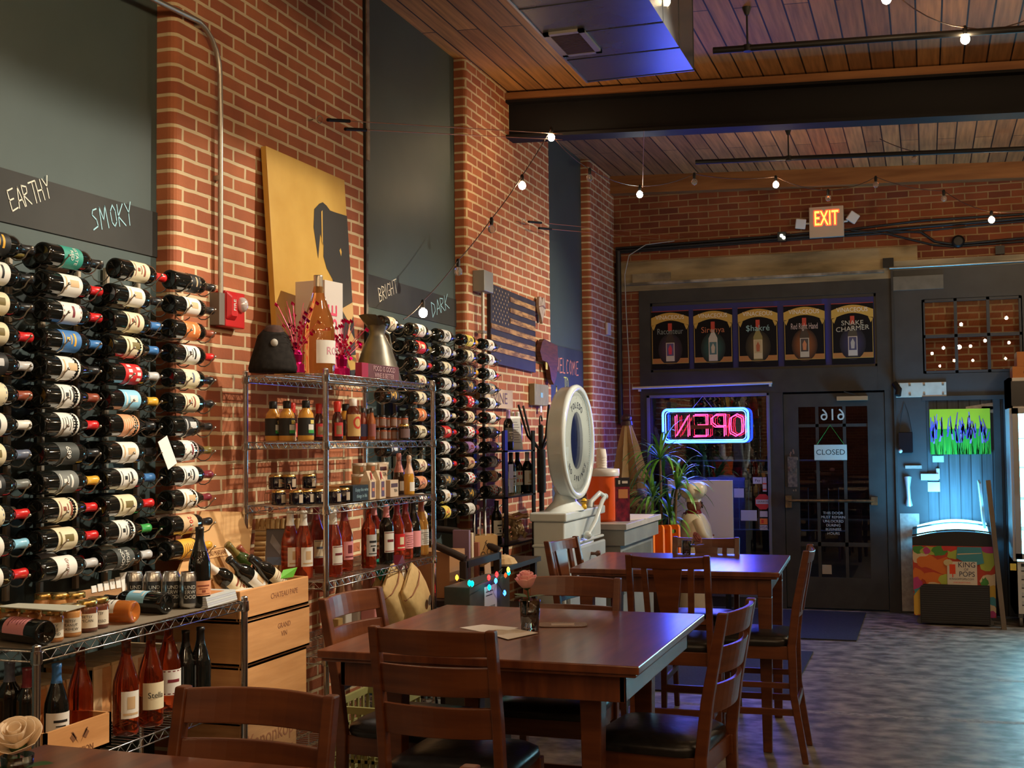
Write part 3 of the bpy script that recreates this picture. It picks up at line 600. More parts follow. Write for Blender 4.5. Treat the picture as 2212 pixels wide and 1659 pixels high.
def slat(b, z0, z1, W_=.44, bow=.035, th=.018, wav=0):
    n = 10; vs = []
    for i in range(n+1):
        u = i/n; x = (u-.5)*(W_-.06); dy = -bow*4*u*(1-u)
        for z in (z0, z1+wav*4*u*(1-u)):
            y = back_y(z)+dy
            vs += [(x, y-th/2, z), (x, y+th/2, z)]
    fs = []
    for i in range(n):
        a, c = i*4, i*4+4; fs += [(a, c, c+2, a+2), (a+1, a+3, c+3, c+1), (a+2, c+2, c+3, a+3), (a, a+1, c+1, c)]
    fs += [(0, 2, 3, 1), (n*4, n*4+1, n*4+3, n*4+2)]
    b.add(vs, fs)
def ladder_chair(label, loc, rz, group=None):
    t = thing('ladder_back_chair', label, 'chair', loc, rz, group); chair_base(t, True)
    for z0, z1, nm in ((1.015, 1.095, 'top_rail'), (.885, .98, 'back_slat'), (.75, .85, 'back_slat')):
        b = MB().mat(WALNUT); slat(b, z0, z1, wav=.0 if nm != 'top_rail' else .004); b.build(nm, t, bevel=.003)
    return t
def splat_chair(label, loc, rz, group=None):
    t = thing('splat_back_chair', label, 'chair', loc, rz, group); chair_base(t, False)
    b = MB().mat(WALNUT); slat(b, 1.03, 1.095, bow=.03, wav=-.008); b.build('top_rail', t, bevel=.004)
    b = MB().mat(WALNUT); slat(b, .745, .775, bow=.02); b.build('lower_rail', t, bevel=.003)
    def up(x0a, x1a, x0b, x1b, nm):
        n = 6; vs = []
        for i in range(n+1):
            u = i/n; z = .77+.265*u; xa = x0a+(x0b-x0a)*u; xb = x1a+(x1b-x1a)*u
            for x in (xa, xb):
                q = x/.19; y = back_y(z)-.028*(1-q*q); vs += [(x, y-.008, z), (x, y+.008, z)]
        fs = []
        for i in range(n): a, c = i*4, i*4+4; fs += [(a, a+2, c+2, c), (a+1, c+1, c+3, a+3), (a, c, c+1, a+1), (a+2, a+3, c+3, c+2)]
        b = MB().mat(WALNUT); b.add(vs, fs); b.build(nm, t)
    up(-.04, .04, -.075, .075, 'centre_splat'); up(-.125, -.095, -.135, -.105, 'side_splat'); up(.095, .125, .105, .135, 'side_splat')
    return t
gl = 'counter chairs at the front two tables'; gs = 'splat-back chairs at the far table'
# (posts of the back stand at local y -0.285, z 1.1; a chair at rz = 0 faces away from the viewer)
L1 = ladder_chair('ladder-back chair seen from behind at the near side of the rose table', (-1.495, 3.85, 0), .0, gl)
copy_thing(L1, (-1.53, 2.28, 0), (0, 0, PI), 'ladder-back chair facing the viewer in the left foreground, before the crates', gl)
copy_thing(L1, (-1.87, 4.30, 0), (0, 0, -PI/2-.09), 'ladder-back chair at the left side of the rose table, blue light on its post', gl)
copy_thing(L1, (-1.46, 4.77, 0), (0, 0, PI), 'ladder-back chair at the far side of the rose table, facing the viewer', gl)
copy_thing(L1, (-.93, 4.37, 0), (0, 0, PI/2-.1), 'ladder-back chair at the right side of the rose table with empty black seat', gl)
copy_thing(L1, (-1.085, 1.885, 0), (0, 0, PI/2), 'chair whose wooden post tip alone shows at the bottom edge', gl)
S1 = splat_chair('splat-back chair seen from behind at the near side of the far table', (-1.27, 6.39, 0), .03, gs)
copy_thing(S1, (-1.8, 6.94, 0), (0, 0, -PI/2-.15), 'splat-back chair at the left end of the far table before the white scale', gs)
FC = copy_thing(S1, (-1.336, 7.43, 0), (0, 0, PI+.02), 'splat-back chair at the far side of the far table before the chef figure', gs)
FC.scale = (.98, .98, .968)
copy_thing(S1, (-.9, 6.69, 0), (0, 0, PI/2+.04), 'splat-back chair in profile at the right end of the far table', gs)

# things on the tables
def vase(x, y, z, name='glass tumbler', lab='', h=.1, r=.032, rose=None, cat='vase'):
    t = thing('rose_vase', lab, cat, (x, y, z))
    b = MB().mat(CLEAR); b.lathe([(.001, .002), (r*.85, .002), (r, h), (r-.003, h), (r*.82, .012), (.001, .012)], 24); b.build('glass', t)
    b = MB().mat(pane_mat('water', (.95, .91, .9), .05)); b.lathe([(.001, .013), (r*.8, .013), (r*.93, h*.6), (.001, h*.6)], 20); b.build('water', t)
    return t
def rose(parent, c, R, col1, col2, tilt=(0, 0, 0), name='rose_head', leaves=True, stem_to=None):
    m1 = noisy(col1[0], col1[1], col2, 14, .55); hd = None
    b = MB().mat(m1); rr = random.Random(5)
    for ring, (n, r0, r1, z0, z1, sp) in enumerate(((3, .12, .3, .1, .95, 1.2), (4, .25, .5, 0, .95, 1.1), (5, .4, .8, -.15, .8, .95), (6, .5, 1.05, -.3, .6, .8))):
        for k in range(n):
            a0 = 2*PI*k/n+ring*.5; vs = []; nu, nv = 6, 5
            for i in range(nu+1):
                for j in range(nv+1):
                    u = i/nu*2-1; v = j/nv; r = r0*.45+(r1-r0*.45)*math.sin(v*1.45)**.8; ang = a0+u*sp*PI/n*1.3
                    curl = .18*max(0, v-.75)*4*(.3+ring*.35); z = z0+(z1-z0)*v*(1-.12*u*u)-curl*.3
                    vs.append(((r+curl*.3)*R*math.cos(ang), (r+curl*.3)*R*math.sin(ang), z*R))
            fs = [(i*(nv+1)+j, (i+1)*(nv+1)+j, (i+1)*(nv+1)+j+1, i*(nv+1)+j+1) for i in range(nu) for j in range(nv)]
            b.add(vs, fs, True)
    h = b.build('rose_head', parent, loc=c, rot=tilt); so = h.modifiers.new('t', 'SOLIDIFY'); so.thickness = .001
    gm = noisy('leaf green', (.02, .06, .015), (.05, .11, .03), 9, .5)
    if stem_to is not None:
        b = MB().mat(gm); b.tube([c, ((c[0]+stem_to[0])/2+.004, (c[1]+stem_to[1])/2, (c[2]+stem_to[2])/2), stem_to], .0028, 6); b.lathe([(.001, -R*.5), (R*.3, -R*.35), (R*.4, -.1*R)], 10, c); b.build('stem', parent)
        for k, a in enumerate((.3, 2.6, 4.4)):
            b = MB().mat(gm); ca, sa = math.cos(a), math.sin(a); base = Vector((c[0], c[1], c[2]-R*1.1)); n = 6; vs = []
            for i in range(n+1):
                u = i/n; wd = R*.45*math.sin(PI*u)**.8; p = base+Vector((ca*u*R*1.6, sa*u*R*1.6, R*.5*u-R*.3*u*u)); vs += [p+Vector((-sa*wd, ca*wd, 0)), p-Vector((-sa*wd, ca*wd, 0))]
            b.add(vs, [(2*i, 2*i+1, 2*i+3, 2*i+2) for i in range(n)], True); b.build('leaf', parent)
v = at_z(1145, 1362, .97); t = vase(v.x, v.y, .971, lab='clear glass tumbler holding a pink rose on the nearer table', r=.04, h=.115)
rose(t, (-.012, -.0, .172), .045, ('rose pink', (.78, .28, .34)), (.9, .5, .46), (.15, -.1, 0), stem_to=(.006, .005, .015))
for o in t.children:
    if o.name.startswith('rose_head'): o.scale = (.85, .85, 1.25)
v = at_z(1483, 1199, .97); t = vase(v.x, v.y, .971, lab='small glass with a drooping dusty pink rose on the far table', r=.03, h=.09)
rose(t, (.06, -.02, .1), .036, ('rose mauve', (.35, .12, .13)), (.5, .24, .22), (.3, 1.0, 0), stem_to=(0, 0, .015))
v = at_d(38, 1610, 2.62); t = vase(v.x, v.y, .971, lab='vase with a cream paper rose on the foreground table corner', r=.035, h=.05)
rose(t, (0, 0, v.z-.965), .05, ('rose cream', (.8, .62, .42)), (.9, .76, .58), (.5, .2, 0), stem_to=(0, 0, .01))
def sheet(pts, z, name, lab, m, th=.0015):
    q = [at_z(px, py, z) for px, py in pts]; b = MB().mat(m); b.prism([(p.x, p.y) for p in q], z+.0008, z+.0008+th); return tag(b.build(name), lab, 'paper')
PAPER = mat('menu paper', (.62, .56, .5), .7)
sheet([(993, 1357), (1043, 1350), (1120, 1357), (1062, 1370)], .97, 'paper_menu', 'white folded paper menu at the left on the nearer table', PAPER)
sheet([(1040, 1366), (1090, 1355), (1162, 1368), (1097, 1382)], .9722, 'paper_menu', 'white paper menu lying closest to the rose glass', PAPER)
v = at_z(1213, 1351, .97); b = MB().mat(mat('clear plastic mat', (.2, .13, .1), .25)); b.rbox(-.1, .1, -.055, .055, 0, .003, .04, 5); b.mat(mat('mat print', (.35, .27, .22), .5)); b.box(-.04, .05, -.03, .02, .003, .0034)
tag(b.build('placemat_disc', loc=(v.x, v.y, .9715), rot=(0, 0, .3)), 'glossy brown coaster mat right of the rose glass on the nearer table', 'coaster')
# floor mats
def fmat(pts, lab, m):
    q = [at_z(px, py, 0) for px, py in pts]; b = MB().mat(m); x0, x1 = q[0].x, q[1].x
    b.box(q[0].x, q[1].x, q[1].y, q[2].y, .001, .012); return tag(b.build('floor_mat', bevel=.003), lab, 'mat')
MATM = noisy('charcoal floor mat', (.02, .025, .035), (.035, .04, .055), 60, .75, bump=.3)
fmat([(1250, 1386), (1850, 1386), (1890, 1326)], 'dark entrance mat against the glass door', MATM)
fmat([(1050, 1510), (1705, 1510), (1775, 1411)], 'dark rubber mat between the far table and the entrance mat', MATM)
# ---------------------------------------------------------------- wine bottles and the two wall racks
BORD = [(.001, .012), (.026, .004), (.033, 0), (.0372, .006), (.0375, .02), (.0375, .185), (.036, .2), (.03, .215), (.019, .232), (.0145, .247), (.014, .29), (.0155, .29), (.0155, .299), (.001, .3)]
BURG = [(.001, .012), (.028, .004), (.036, 0), (.0405, .006), (.041, .02), (.041, .15), (.039, .17), (.032, .195), (.022, .225), (.0155, .25), (.0145, .29), (.0155, .29), (.0155, .299), (.001, .3)]
def prof_r(prof, z):
    for (r0, z0), (r1, z1) in zip(prof[3:], prof[4:]):
        if z0 <= z <= z1 and z1 > z0: return r0+(r1-r0)*(z-z0)/(z1-z0)
    return prof[3][0]
MESH = {}
def shared(key, fn):
    if key not in MESH: MESH[key] = fn()
    return MESH[key]
def place(name, me, parent, m=None, loc=None, rot=None):
    o = bpy.data.objects.new(name, me); C.objects.link(o); o.parent = parent
    if m is not None: o.material_slots[0].link = 'OBJECT'; o.material_slots[0].material = m
    if loc is not None: o.location = loc
    if rot is not None: o.rotation_euler = rot
    return o
def colmat(c, rough=.5, coat=0): return mat('paint %02x%02x%02x %d' % (*[int(max(0, min(1, q))*255) for q in c], int(rough*10)), c, rough, coat=coat)
COLS = {'white': (.74, .72, .66), 'cream': (.7, .62, .42), 'black': (.012, .012, .012), 'red': (.55, .015, .015), 'teal': (.03, .26, .2), 'orange': (.6, .17, .04), 'blue': (.05, .17, .42), 'light blue': (.25, .55, .75), 'gold': (.7, .38, .04),
 'peach': (.68, .3, .15), 'grey': (.16, .17, .16), 'dark grey': (.05, .055, .05), 'tan': (.58, .4, .22), 'purple': (.28, .16, .35), 'maroon': (.18, .02, .03), 'silver': (.5, .5, .5), 'pink': (.75, .3, .32), 'yellow': (.75, .6, .1), 'olive': (.16, .12, .03), 'green': (.05, .35, .08), 'brown': (.25, .06, .03), 'slate': (.12, .14, .2)}
ACC = {'white': ['black', 'tan', 'maroon'], 'cream': ['brown', 'olive', 'slate'], 'black': ['gold', 'silver', 'tan'], 'teal': ['white', 'tan'], 'orange': ['cream', 'black'], 'blue': ['gold', 'white'], 'light blue': ['yellow', 'white'], 'red': ['white', 'cream'], 'grey': ['white', 'tan'],
 'dark grey': ['gold', 'white'], 'tan': ['red', 'brown'], 'purple': ['white', 'maroon'], 'yellow': ['red', 'olive'], 'peach': ['brown', 'cream'], 'pink': ['white', 'maroon'], 'gold': ['black', 'brown'], 'silver': ['black']}
def band_mesh(prof, z0, z1, a0, a1, col, acc, style, seed):
    b = MB().mat(colmat(COLS[col], .55)); zs = [z0, z0+(z1-z0)*.5, z1]
    b.lathe([(prof_r(prof, z)+.0006, z) for z in zs], max(6, int((a1-a0)/12)), a0=a0, a1=a1)
    r = random.Random(seed); b.mat(colmat(COLS[acc], .55)); R = prof_r(prof, (z0+z1)/2)+.0011
    def patch(za, zb, aa, ab): b.lathe([(R, za), (R, zb)], 6, a0=aa, a1=ab)
    h = z1-z0; am = (a0+a1)/2
    if style == 0:
        patch(z0+h*.62, z0+h*.72, am-34, am+34); patch(z0+h*.45, z0+h*.5, am-24, am+24); patch(z0+h*.1, z0+h*.14, am-40, am+40); patch(z0+h*.22, z0+h*.38, am-10, am+10)
    elif style == 1:
        patch(z0+h*.35, z0+h*.8, am-18, am+18); patch(z0+h*.12, z0+h*.2, am-36, am+36)
    elif style == 2:
        patch(z0+h*.04, z0+h*.08, a0+6, a1-6); patch(z0+h*.92, z0+h*.96, a0+6, a1-6); patch(z0+h*.5, z0+h*.62, am-30, am+30)
    elif style == 3:
        for k in range(6): patch(z0+h*(.12+.13*k), z0+h*(.15+.13*k), am-20-r.random()*20, am+20+r.random()*20)
    elif style == 4:   # zigzag
        n = 6
        for k in range(n): aa = am-50+k*16; zz = z0+h*(.2+.5*(k % 2)); patch(zz, zz+h*.22, aa, aa+18)
    return b.mesh('label')
def bottle(label, loc, rot, kind='bord', lab='cream', cap='black', style=0, group=None, face=0, glass=None, lz=None, acc=None, extra=None, scale=1, span=150, name='wine_bottle', cat='wine bottle', words=None, capz=None, liquid=None):
    prof = BORD if kind == 'bord' else BURG
    t = thing(name, label, cat, loc, rot=rot, group=group)
    if scale != 1: t.scale = (scale,)*3
    place('glass', shared(kind, lambda: MB().mat(DGLASS).lathe(prof, 24).mesh('bottle body')), t, glass or DGLASS)
    z0, z1 = lz or ((.06, .165) if kind == 'bord' else (.055, .14))
    if lab:
        ac = acc or ACC[lab][style % len(ACC[lab])]
        place('label', shared((kind, lab, ac, style, z0, z1, span), lambda: band_mesh(prof, z0, z1, -span/2, span/2, lab, ac, style, style)), t, rot=(0, 0, face))
    if cap:
        q0 = capz or .235
        place('foil', shared((kind, 'cap', q0), lambda: MB().mat(DGLASS).lathe([(prof_r(prof, q0)+.0007, q0), (prof_r(prof, .251)+.0008, .251), (.0155, .285), (.0166, .287), (.0166, .3), (.001, .3015)], 16).mesh('foil')), t, colmat(COLS[cap], .3, .4))
    if words:
        b = MB().mat(colmat(COLS[words[3] if len(words) > 3 else 'black'])); R = prof_r(prof, .1)+.0022
        for i, wd in enumerate(words[0].split('|')):
            vs, fs = glyphs(wd, 'CENTER', 0); s = words[1]; b.add([(R*math.cos(x*s/R), R*math.sin(x*s/R), words[2]-i*s*1.1+y*s) for x, y, z in vs], fs)
        q = b.build('lettering', t, rot=(0, 0, face)) 
    return t
def rack(label, ys, rows, z0, dz, x=-3.11, depth=.3, top=None, bottom=None):
    t = thing('wall_wine_rack', label, 'wine rack', (XW-.08, ys[0], 0))
    for y in ys:
        b = MB().mat(mat('rack strip', (.42, .36, .28), .4, .6)); b.box(.0, .014, y-ys[0]-.012, y-ys[0]+.012, z0-rows*dz-.02, z0+.04)
        b.box(.012, .018, y-ys[0]-.009, y-ys[0]-.004, z0-rows*dz-.02, z0+.04); b.build('upright', t)
    wm = mat('rack wire', (.5, .46, .4), .3, .9)
    pts = [(.014, 0, -.03)]
    for cx in (.115, .215): pts += [(cx+.043*math.sin(a), 0, -.043*math.cos(a)+.0) for a in (-1.25, -.8, -.3, .2, .7, 1.2)]
    pts += [(.272, 0, -.002)]
    me = MB().mat(wm).tube(pts, .0027, 6).ball((.272, 0, -.002), .0055, 8).mesh('wire cradle'); far = MB().mat(wm)
    for r in range(rows):
        for i, y in enumerate(ys):
            if len(ys) > 8 and i < 2: far.T = Matrix.Translation((0, y-ys[0], z0-r*dz)); far.tube(pts, .0027, 6); continue
            o = bpy.data.objects.new('wire_cradle', me); C.objects.link(o); o.parent = t; o.location = (0, y-ys[0], z0-r*dz)
    if far.v: far.build('wire_cradles_behind', t)['kind'] = 'stuff'
    return t
ZT, DZ = 2.362, .1005
XF, XR = XW-.08+.215, XW-.08+.115
Y1 = [3.45, 3.825, 4.205]
st = []
for y in [3.085]+Y1: st += [y+.08, y+.255]
rack('near wall rack of lying wine bottles below EARTHY and SMOKY', st, 12, ZT, DZ)
ORD = ['topmost', 'second', 'third', 'fourth', 'fifth', 'sixth', 'seventh', 'eighth', 'ninth', 'tenth', 'eleventh', 'lowest']
def lay(rackname, colname, y, r, kind, lab, cap, style, grp, rear=False, rows=12, jit=0, **k):
    lb = '%s bottle with %s foil, %s in %s column of %s%s' % (lab+'-label', cap, ORD[r], colname, rackname, ', rear layer' if rear else '')
    x = XR if rear else XF
    return bottle(lb, (x, y+jit, ZT-r*DZ+(0.0 if kind == 'bord' else .003)), (-PI/2, 0, 0), kind, lab, cap, style, grp, face=k.pop('face', -.12), scale=(1.07 if kind == 'bord' else 1.04), **k)
R1 = 'near rack'; G1 = 'bottles lying in the near wall rack'
C3 = [('bord','black','black',2),('bord','white','black',1),('bord','orange','brown',2),('bord','white','red',0),('bord','cream','black',2),('bord','cream','black',0),('burg','black','black',1),('burg','white','olive',2),('bord','white','maroon',0),('burg','white','maroon',1),('bord','tan','black',9),('bord','gold','gold',3)]
C2 = [('bord','cream','red',0),('bord','white','black',1),('bord','cream','blue',0),('burg','cream','blue',1),('bord','red','silver',4),('bord','light blue','gold',1),('burg','peach','black',3),('bord','white','black',1),('bord','white','blue',0),('bord','cream','red',1),('burg','white','green',0),('bord','dark grey','silver',9)]
C1 = [('bord','teal','black',9),('bord','white','red',1),('bord','white','red',2),('bord','blue','blue',0),('burg','white','black',1),('burg','white','brown',0),('burg','white','red',3),('bord','dark grey','black',9),('bord','grey','gold',0),('burg','cream','red',0),('bord','cream','red',1),('bord','white','silver',9)]
C0 = [('bord','black','black',0),('bord','white','black',0),('bord','cream','black',1),('bord','cream','red',1),('bord','black','silver',1),('bord','cream','brown',2),('bord','white','white',0),('bord','cream','slate',1),('bord','black','grey',1),('bord','cream','red',2),('bord','white','light blue',1),('bord','white','red',0)]
W = {('C3', 10): ('2018', .032, .118, 'red'), ('C2', 11): ('HIGH|NOON', .024, .125, 'white'), ('C1', 0): ('ESTATE|RED', .02, .13, 'white'), ('C1', 7): ('689', .03, .11, 'white'), ('C1', 11): ('Granito', .02, .12, 'brown')}
for nm, cn, y, L_ in (('C0', 'leftmost', 3.085, C0), ('C1', 'second', Y1[0], C1), ('C2', 'third', Y1[1], C2), ('C3', 'rightmost', Y1[2], C3)):
    for r, (k, la, ca, s) in enumerate(L_):
        y_ = y+(.025 if (nm == 'C2' and r == 0) else 0)-(.006*r if nm == 'C2' else .002*r)
        lay(R1, cn, y_, r, k, la, ca, s, G1, words=W.get((nm, r)), span=(170 if s != 9 else 165), lz=(.07, .165) if (nm, r) != ('C3', 0) else (.1, .165))
        if (r*7+len(cn)) % 5 != 0 and not (nm == 'C3' and r in (0, 1, 3, 4, 5, 7, 9)):
            lay(R1, cn, y_+.0+(.06 if nm != 'C3' else -.02), r, ('bord', 'burg')[(r+len(nm)) % 2], ('grey', 'tan', 'dark grey', 'cream', 'white')[(r*3+len(cn)) % 5], ('black', 'red', 'olive', 'gold', 'black', 'silver')[(r*5+len(cn)) % 6], r % 4, G1, True)
t = tag(MB().mat(WHITE).box(-.0008, .0008, -.035, .035, -.06, .06).build('hanging_tag', loc=(XF+.05, 4.13, 1.655), rot=(.38, -.15, 0)), 'white card tag hanging between two bottles of the near rack', 'tag')
Y2 = [6.22, 6.63, 7.04, 7.455, 7.865]
st = []
for y in Y2: st += [y+.08, y+.255]
rack('far wall rack of lying wine bottles below BRIGHT and DARK', st, 12, ZT, DZ*1.02)
R2 = 'far rack'; G2 = 'bottles lying in the far wall rack'
D2 = {4: [('bord','white','black',1),('bord','white','black',2),('bord','white','red',0),('bord','grey','black',1),('bord','white','black',0),('bord','white','black',1),('bord','grey','black',3),('bord','purple','white',3),('bord','white','pink',2),('bord','tan','black',0),('bord','white','black',4),None],
 3: [('bord','yellow','gold',1),('bord','cream','black',2),('bord','dark grey','gold',2),('bord','dark grey','black',0),('bord','red','blue',4),('bord','cream','black',0),('bord','white','red',4),('bord','purple','purple',1),('bord','tan','black',1),('bord','white','black',4),('bord','black','black',0),('bord','white','pink',3)],
 2: [('bord','white','black',0),('bord','white','silver',0),('bord','cream','red',2),('bord','white','silver',3),('bord','white','red',1),('burg','white','cream',2),('bord','red','red',1),('burg','white','black',2),('bord','white','red',0),('bord','dark grey','black',0),('burg','white','grey',1),('burg','yellow','black',0)],
 1: [('bord','white','silver',0),('bord','red','olive',1),('bord','white','red',1),('bord','cream','black',0),('bord','cream','black',2),('bord','orange','black',2),('bord','cream','black',1),None,('bord','cream','black',0),('bord','peach','black',0),('bord','white','black',2),('bord','cream','black',1)],
 0: [('burg','cream','black',0),None,None,None,('bord','black','black',0),None,('bord','black','black',1),('bord','black','black',1),None,None,None,None]}
DZ0 = DZ; DZ = DZ*1.02
for ci, L_ in D2.items():
    cn = ('leftmost', 'second', 'middle', 'fourth', 'rightmost')[ci]
    for r, e in enumerate(L_):
        if e is None: continue
        k, la, ca, s = e; a = {'acc': 'red'} if (s == 4 and la == 'white') else {'acc': 'white'} if (s == 4) else {}
        lay(R2, cn, Y2[ci]+(.005*r if ci == 4 else 0), r, k, la, ca, s, G2, **a)
        if ci in (1, 2, 3) and (r+ci) % 3 != 0:
            lay(R2, cn, Y2[ci]+.08, r, ('bord', 'burg')[r % 2], ('white', 'grey', 'cream', 'dark grey')[(r+ci) % 4], ('black', 'silver', 'red', 'olive')[(r*3+ci) % 4], r % 4, G2, True)
lay(R2, 'leftmost', Y2[0]+.14, 0, 'bord', 'cream', 'black', 0, G2, True)
DZ = DZ0
# ---------------------------------------------------------------- wire shelving units
def project(p):
    v = Vector(p)-EYE; z = v.dot(fwd); return 1106+FPX*v.dot(cr)/z, 829.5-FPX*v.dot(cu)/z
def y_on(px, X, z):
    py = 1000
    for _ in range(5): q = at_x(px, py, X); py = project((X, q.y, z))[1]
    return at_x(px, py, X).y
def wire_shelf(name, label, x0, x1, y0, y1, tiers, top):
    t = thing(name, label, 'shelf', (x0, y0, 0)); W_, L_ = x1-x0, y1-y0
    for x in (0, W_):
        for y in (0, L_):
            b = MB().mat(CHROME); b.tube([(x, y, 0), (x, y, top)], .0125, 12); b.lathe([(.0135, 0), (.0135, .004), (.001, .008)], 12, (x, y, top))
            for z in tiers: b.lathe([(.015, -.04), (.018, -.035), (.0165, .0)], 12, (x, y, z))
            b.build('post', t)
    for z in tiers:
        b = MB().mat(CHROME); r = .0028
        for zz in (-.003, -.033): b.tube([(0, 0, z+zz), (W_, 0, z+zz), (W_, L_, z+zz), (0, L_, z+zz)], r, 6, closed=True)
        for (ax, ay), (bx, by) in (((0, 0), (W_, 0)), ((W_, 0), (W_, L_)), ((0, L_), (W_, L_)), ((0, 0), (0, L_))):
            ln = math.hypot(bx-ax, by-ay); n = int(ln/.03); b.tube([(ax+(bx-ax)*k/n, ay+(by-ay)*k/n, z-(.004 if k % 2 else .032)) for k in range(n+1)], .0018, 5)
        n = int(L_/.032)
        for k in range(1, n): b.tube([(0, L_*k/n, z-.004), (W_, L_*k/n, z-.004)], .0016, 5, caps=False)
        for k in (1, 2, 3): b.tube([(W_*k/4, 0, z-.008), (W_*k/4, L_, z-.008)], .0025, 5, caps=False)
        b.build('wire_shelf', t)
    return t
TX0, TX1, TY0, TY1 = -2.95, -2.54, 4.854, 6.10
wire_shelf('tall_wire_shelf', 'tall chrome wire shelving unit against the near brick pier', TX0, TX1, TY0, TY1, (.3, .74, 1.07, 1.405, 1.695, 2.0), 2.015)
Z5, Z4, Z3, Z2 = 2.002, 1.697, 1.407, 1.072

# leaning dog canvas
t = thing('dog_canvas', 'gold canvas with a black dog silhouette leaning on the near brick pier', 'painting', (-2.93, 5.13, 2.005), rot=(0, -.065, 0))
cvs = noisy('gold canvas paint', (.5, .28, .04), (.6, .36, .07), 3, .5)
b = MB().mat(cvs); b.box(-.03, 0, 0, .84, 0, 1.13); b.build('canvas', t, bevel=.002)
b = MB().mat(mat('painted black', (.02, .017, .014), .6)); M = on_left(0, 0, .0015)
dog = [(.52,.94),(.56,.955),(.6,.945),(.64,.925),(.7,.925),(.84,.93),(.84,.03),(.6,.03),(.6,.28),(.64,.4),(.62,.55),(.56,.6),(.53,.66),(.54,.72),(.51,.78),(.47,.64),(.44,.8),(.46,.9)]
b.T = M; b.add([(x, y, 0) for x, y in dog], [tuple(range(len(dog)))]); b.mat(cvs); 
b.add([(.535,.9,.001),(.55,.91,.001),(.53,.72,.001),(.52,.74,.001)], [(0,1,2,3)]); b.add([(.72,.72,.001),(.735,.735,.001),(.745,.715,.001),(.735,.69,.001)], [(0,1,2,3)])
b.mat(mat('painted tan', (.55, .33, .12), .6)); b.add([(.7,.4,.001),(.84,.45,.001),(.84,.38,.001),(.78,.3,.001),(.84,.24,.001),(.72,.18,.001),(.78,.33,.001)], [tuple(range(7))]); b.mat(cvs); b.add([(.66,.06,.001),(.84,.08,.001),(.84,.16,.001),(.68,.14,.001)], [(0,1,2,3)])
b.build('dog_silhouette', t)
# things along the top
v = (-2.74, y_on(590, -2.74, Z5)); t = thing('black_cloth_figure', 'black cloth figure wearing a small brown cap on the tall shelf', 'figure', (v[0], v[1], Z5))
b = MB().mat(noisy('black felt', (.016, .014, .013), (.024, .021, .019), 40, .95, spec=.1))
b.lathe([(.001, 0), (.13, 0), (.135, .02), (.125, .06), (.1, .13), (.085, .18), (.055, .21), (.001, .215)], 24); b.build('body', t)
b = MB().mat(noisy('brown cap cloth', (.09, .04, .03), (.05, .025, .02), 30, .9)); b.lathe([(.058, .0), (.057, .03), (.04, .055), (.001, .06)], 18, (.01, -.01, .175)); b.add([(.06,-.05,.178),(.09,-.02,.17),(.09,.02,.17),(.05,.05,.178)], [(0,1,2,3)]); b.build('cap', t)
b = MB().mat(mat('grey badge', (.4, .38, .34), .6)); b.T = Matrix.Translation((.055, -.08, .14)); b.ball((0, 0, 0), .02, 10); b.build('badge', t); t.scale = (.8, .82, .9)
for px, X, hh, lab in ((640, -2.66, .3, 'pink tinsel table centrepiece left of the rosé magnum'), (738, -2.62, .26, 'pink tinsel table centrepiece right of the rosé magnum')):
    y = y_on(px, X, Z5); t = thing('tinsel_centrepiece', lab, 'decoration', (X, y, Z5), group='pink tinsel centrepieces')
    pk = mat('pink foil', (.8, .02, .25), .18, .9)
    b = MB().mat(pk); b.lathe([(.04, 0), (.04, .035), (.025, .045), (.03, .08), (.018, .1), (.001, .1)], 9, smooth=False); b.build('foil_weight', t)
    rr = random.Random(px); b = MB().mat(pk); b2 = MB().mat(mat('pink foil strands', (.85, .1, .2), .3, .7))
    for k in range(70):
        a = rr.uniform(0, 6.28); h = rr.uniform(.08, hh*.75); s_ = rr.uniform(.01, .055); x_, y_ = s_*math.cos(a), s_*math.sin(a); r = rr.uniform(.004, .009)
        b.add([(x_-r, y_, h), (x_, y_-r, h+r), (x_+r, y_, h+.3*r), (x_, y_+r, h-r)], [(0, 1, 2, 3)])
    for k in range(26):
        a = rr.uniform(0, 6.28); s_ = rr.uniform(.03, .13); h = hh*rr.uniform(.6, 1.1); b2.tube([(0, 0, .08), (s_*.3*math.cos(a), s_*.3*math.sin(a), h*.6), (s_*math.cos(a), s_*math.sin(a), h)], .0012, 4)
        if rr.random() < .5: p = (s_*math.cos(a), s_*math.sin(a), h-.01); b.add([(p[0]-.01, p[1], p[2]), (p[0], p[1]-.01, p[2]+.012), (p[0]+.012, p[1], p[2]), (p[0], p[1]+.01, p[2]-.01)], [(0, 1, 2, 3)])
    b.build('foil_scales', t)['kind'] = 'stuff'; b2.build('foil_strands', t)['kind'] = 'stuff'
ROSE = mat('rose wine glass', (.95, .42, .1), .03, trans=.75, ior=1.25, coat=.6)
CLEARG = mat('clear bottle glass', (.9, .88, .85), .04, trans=.92, ior=1.2, coat=.3)
X = -2.62; y = y_on(688, X, Z5)
t = thing('rose_magnum', 'large clear bottle of orange rosé wine on the tall shelf', 'wine bottle', (X, y, Z5), -.6)
MAG = [(.001, .02), (.05, .004), (.068, 0), (.074, .012), (.075, .05), (.074, .2), (.066, .25), (.045, .31), (.027, .37), (.021, .4), (.02, .45), (.001, .45)]
b = MB().mat(mat('orange rose glass', (1, .5, .16), .03, trans=.93, ior=1.25, coat=.6)); b.lathe(MAG, 32); b.build('glass', t)
b = MB().mat(mat('silver foil', (.55, .5, .42), .3, .8)); b.lathe([(.0205, .37), (.0215, .385), (.0205, .445), (.021, .452), (.001, .453)], 18); b.build('foil', t)
b = MB().mat(WHITE); b.lathe([(.0765, .045), (.0765, .15)], 12, a0=-35, a1=60); b.mat(colmat((.7, .3, .4))); 
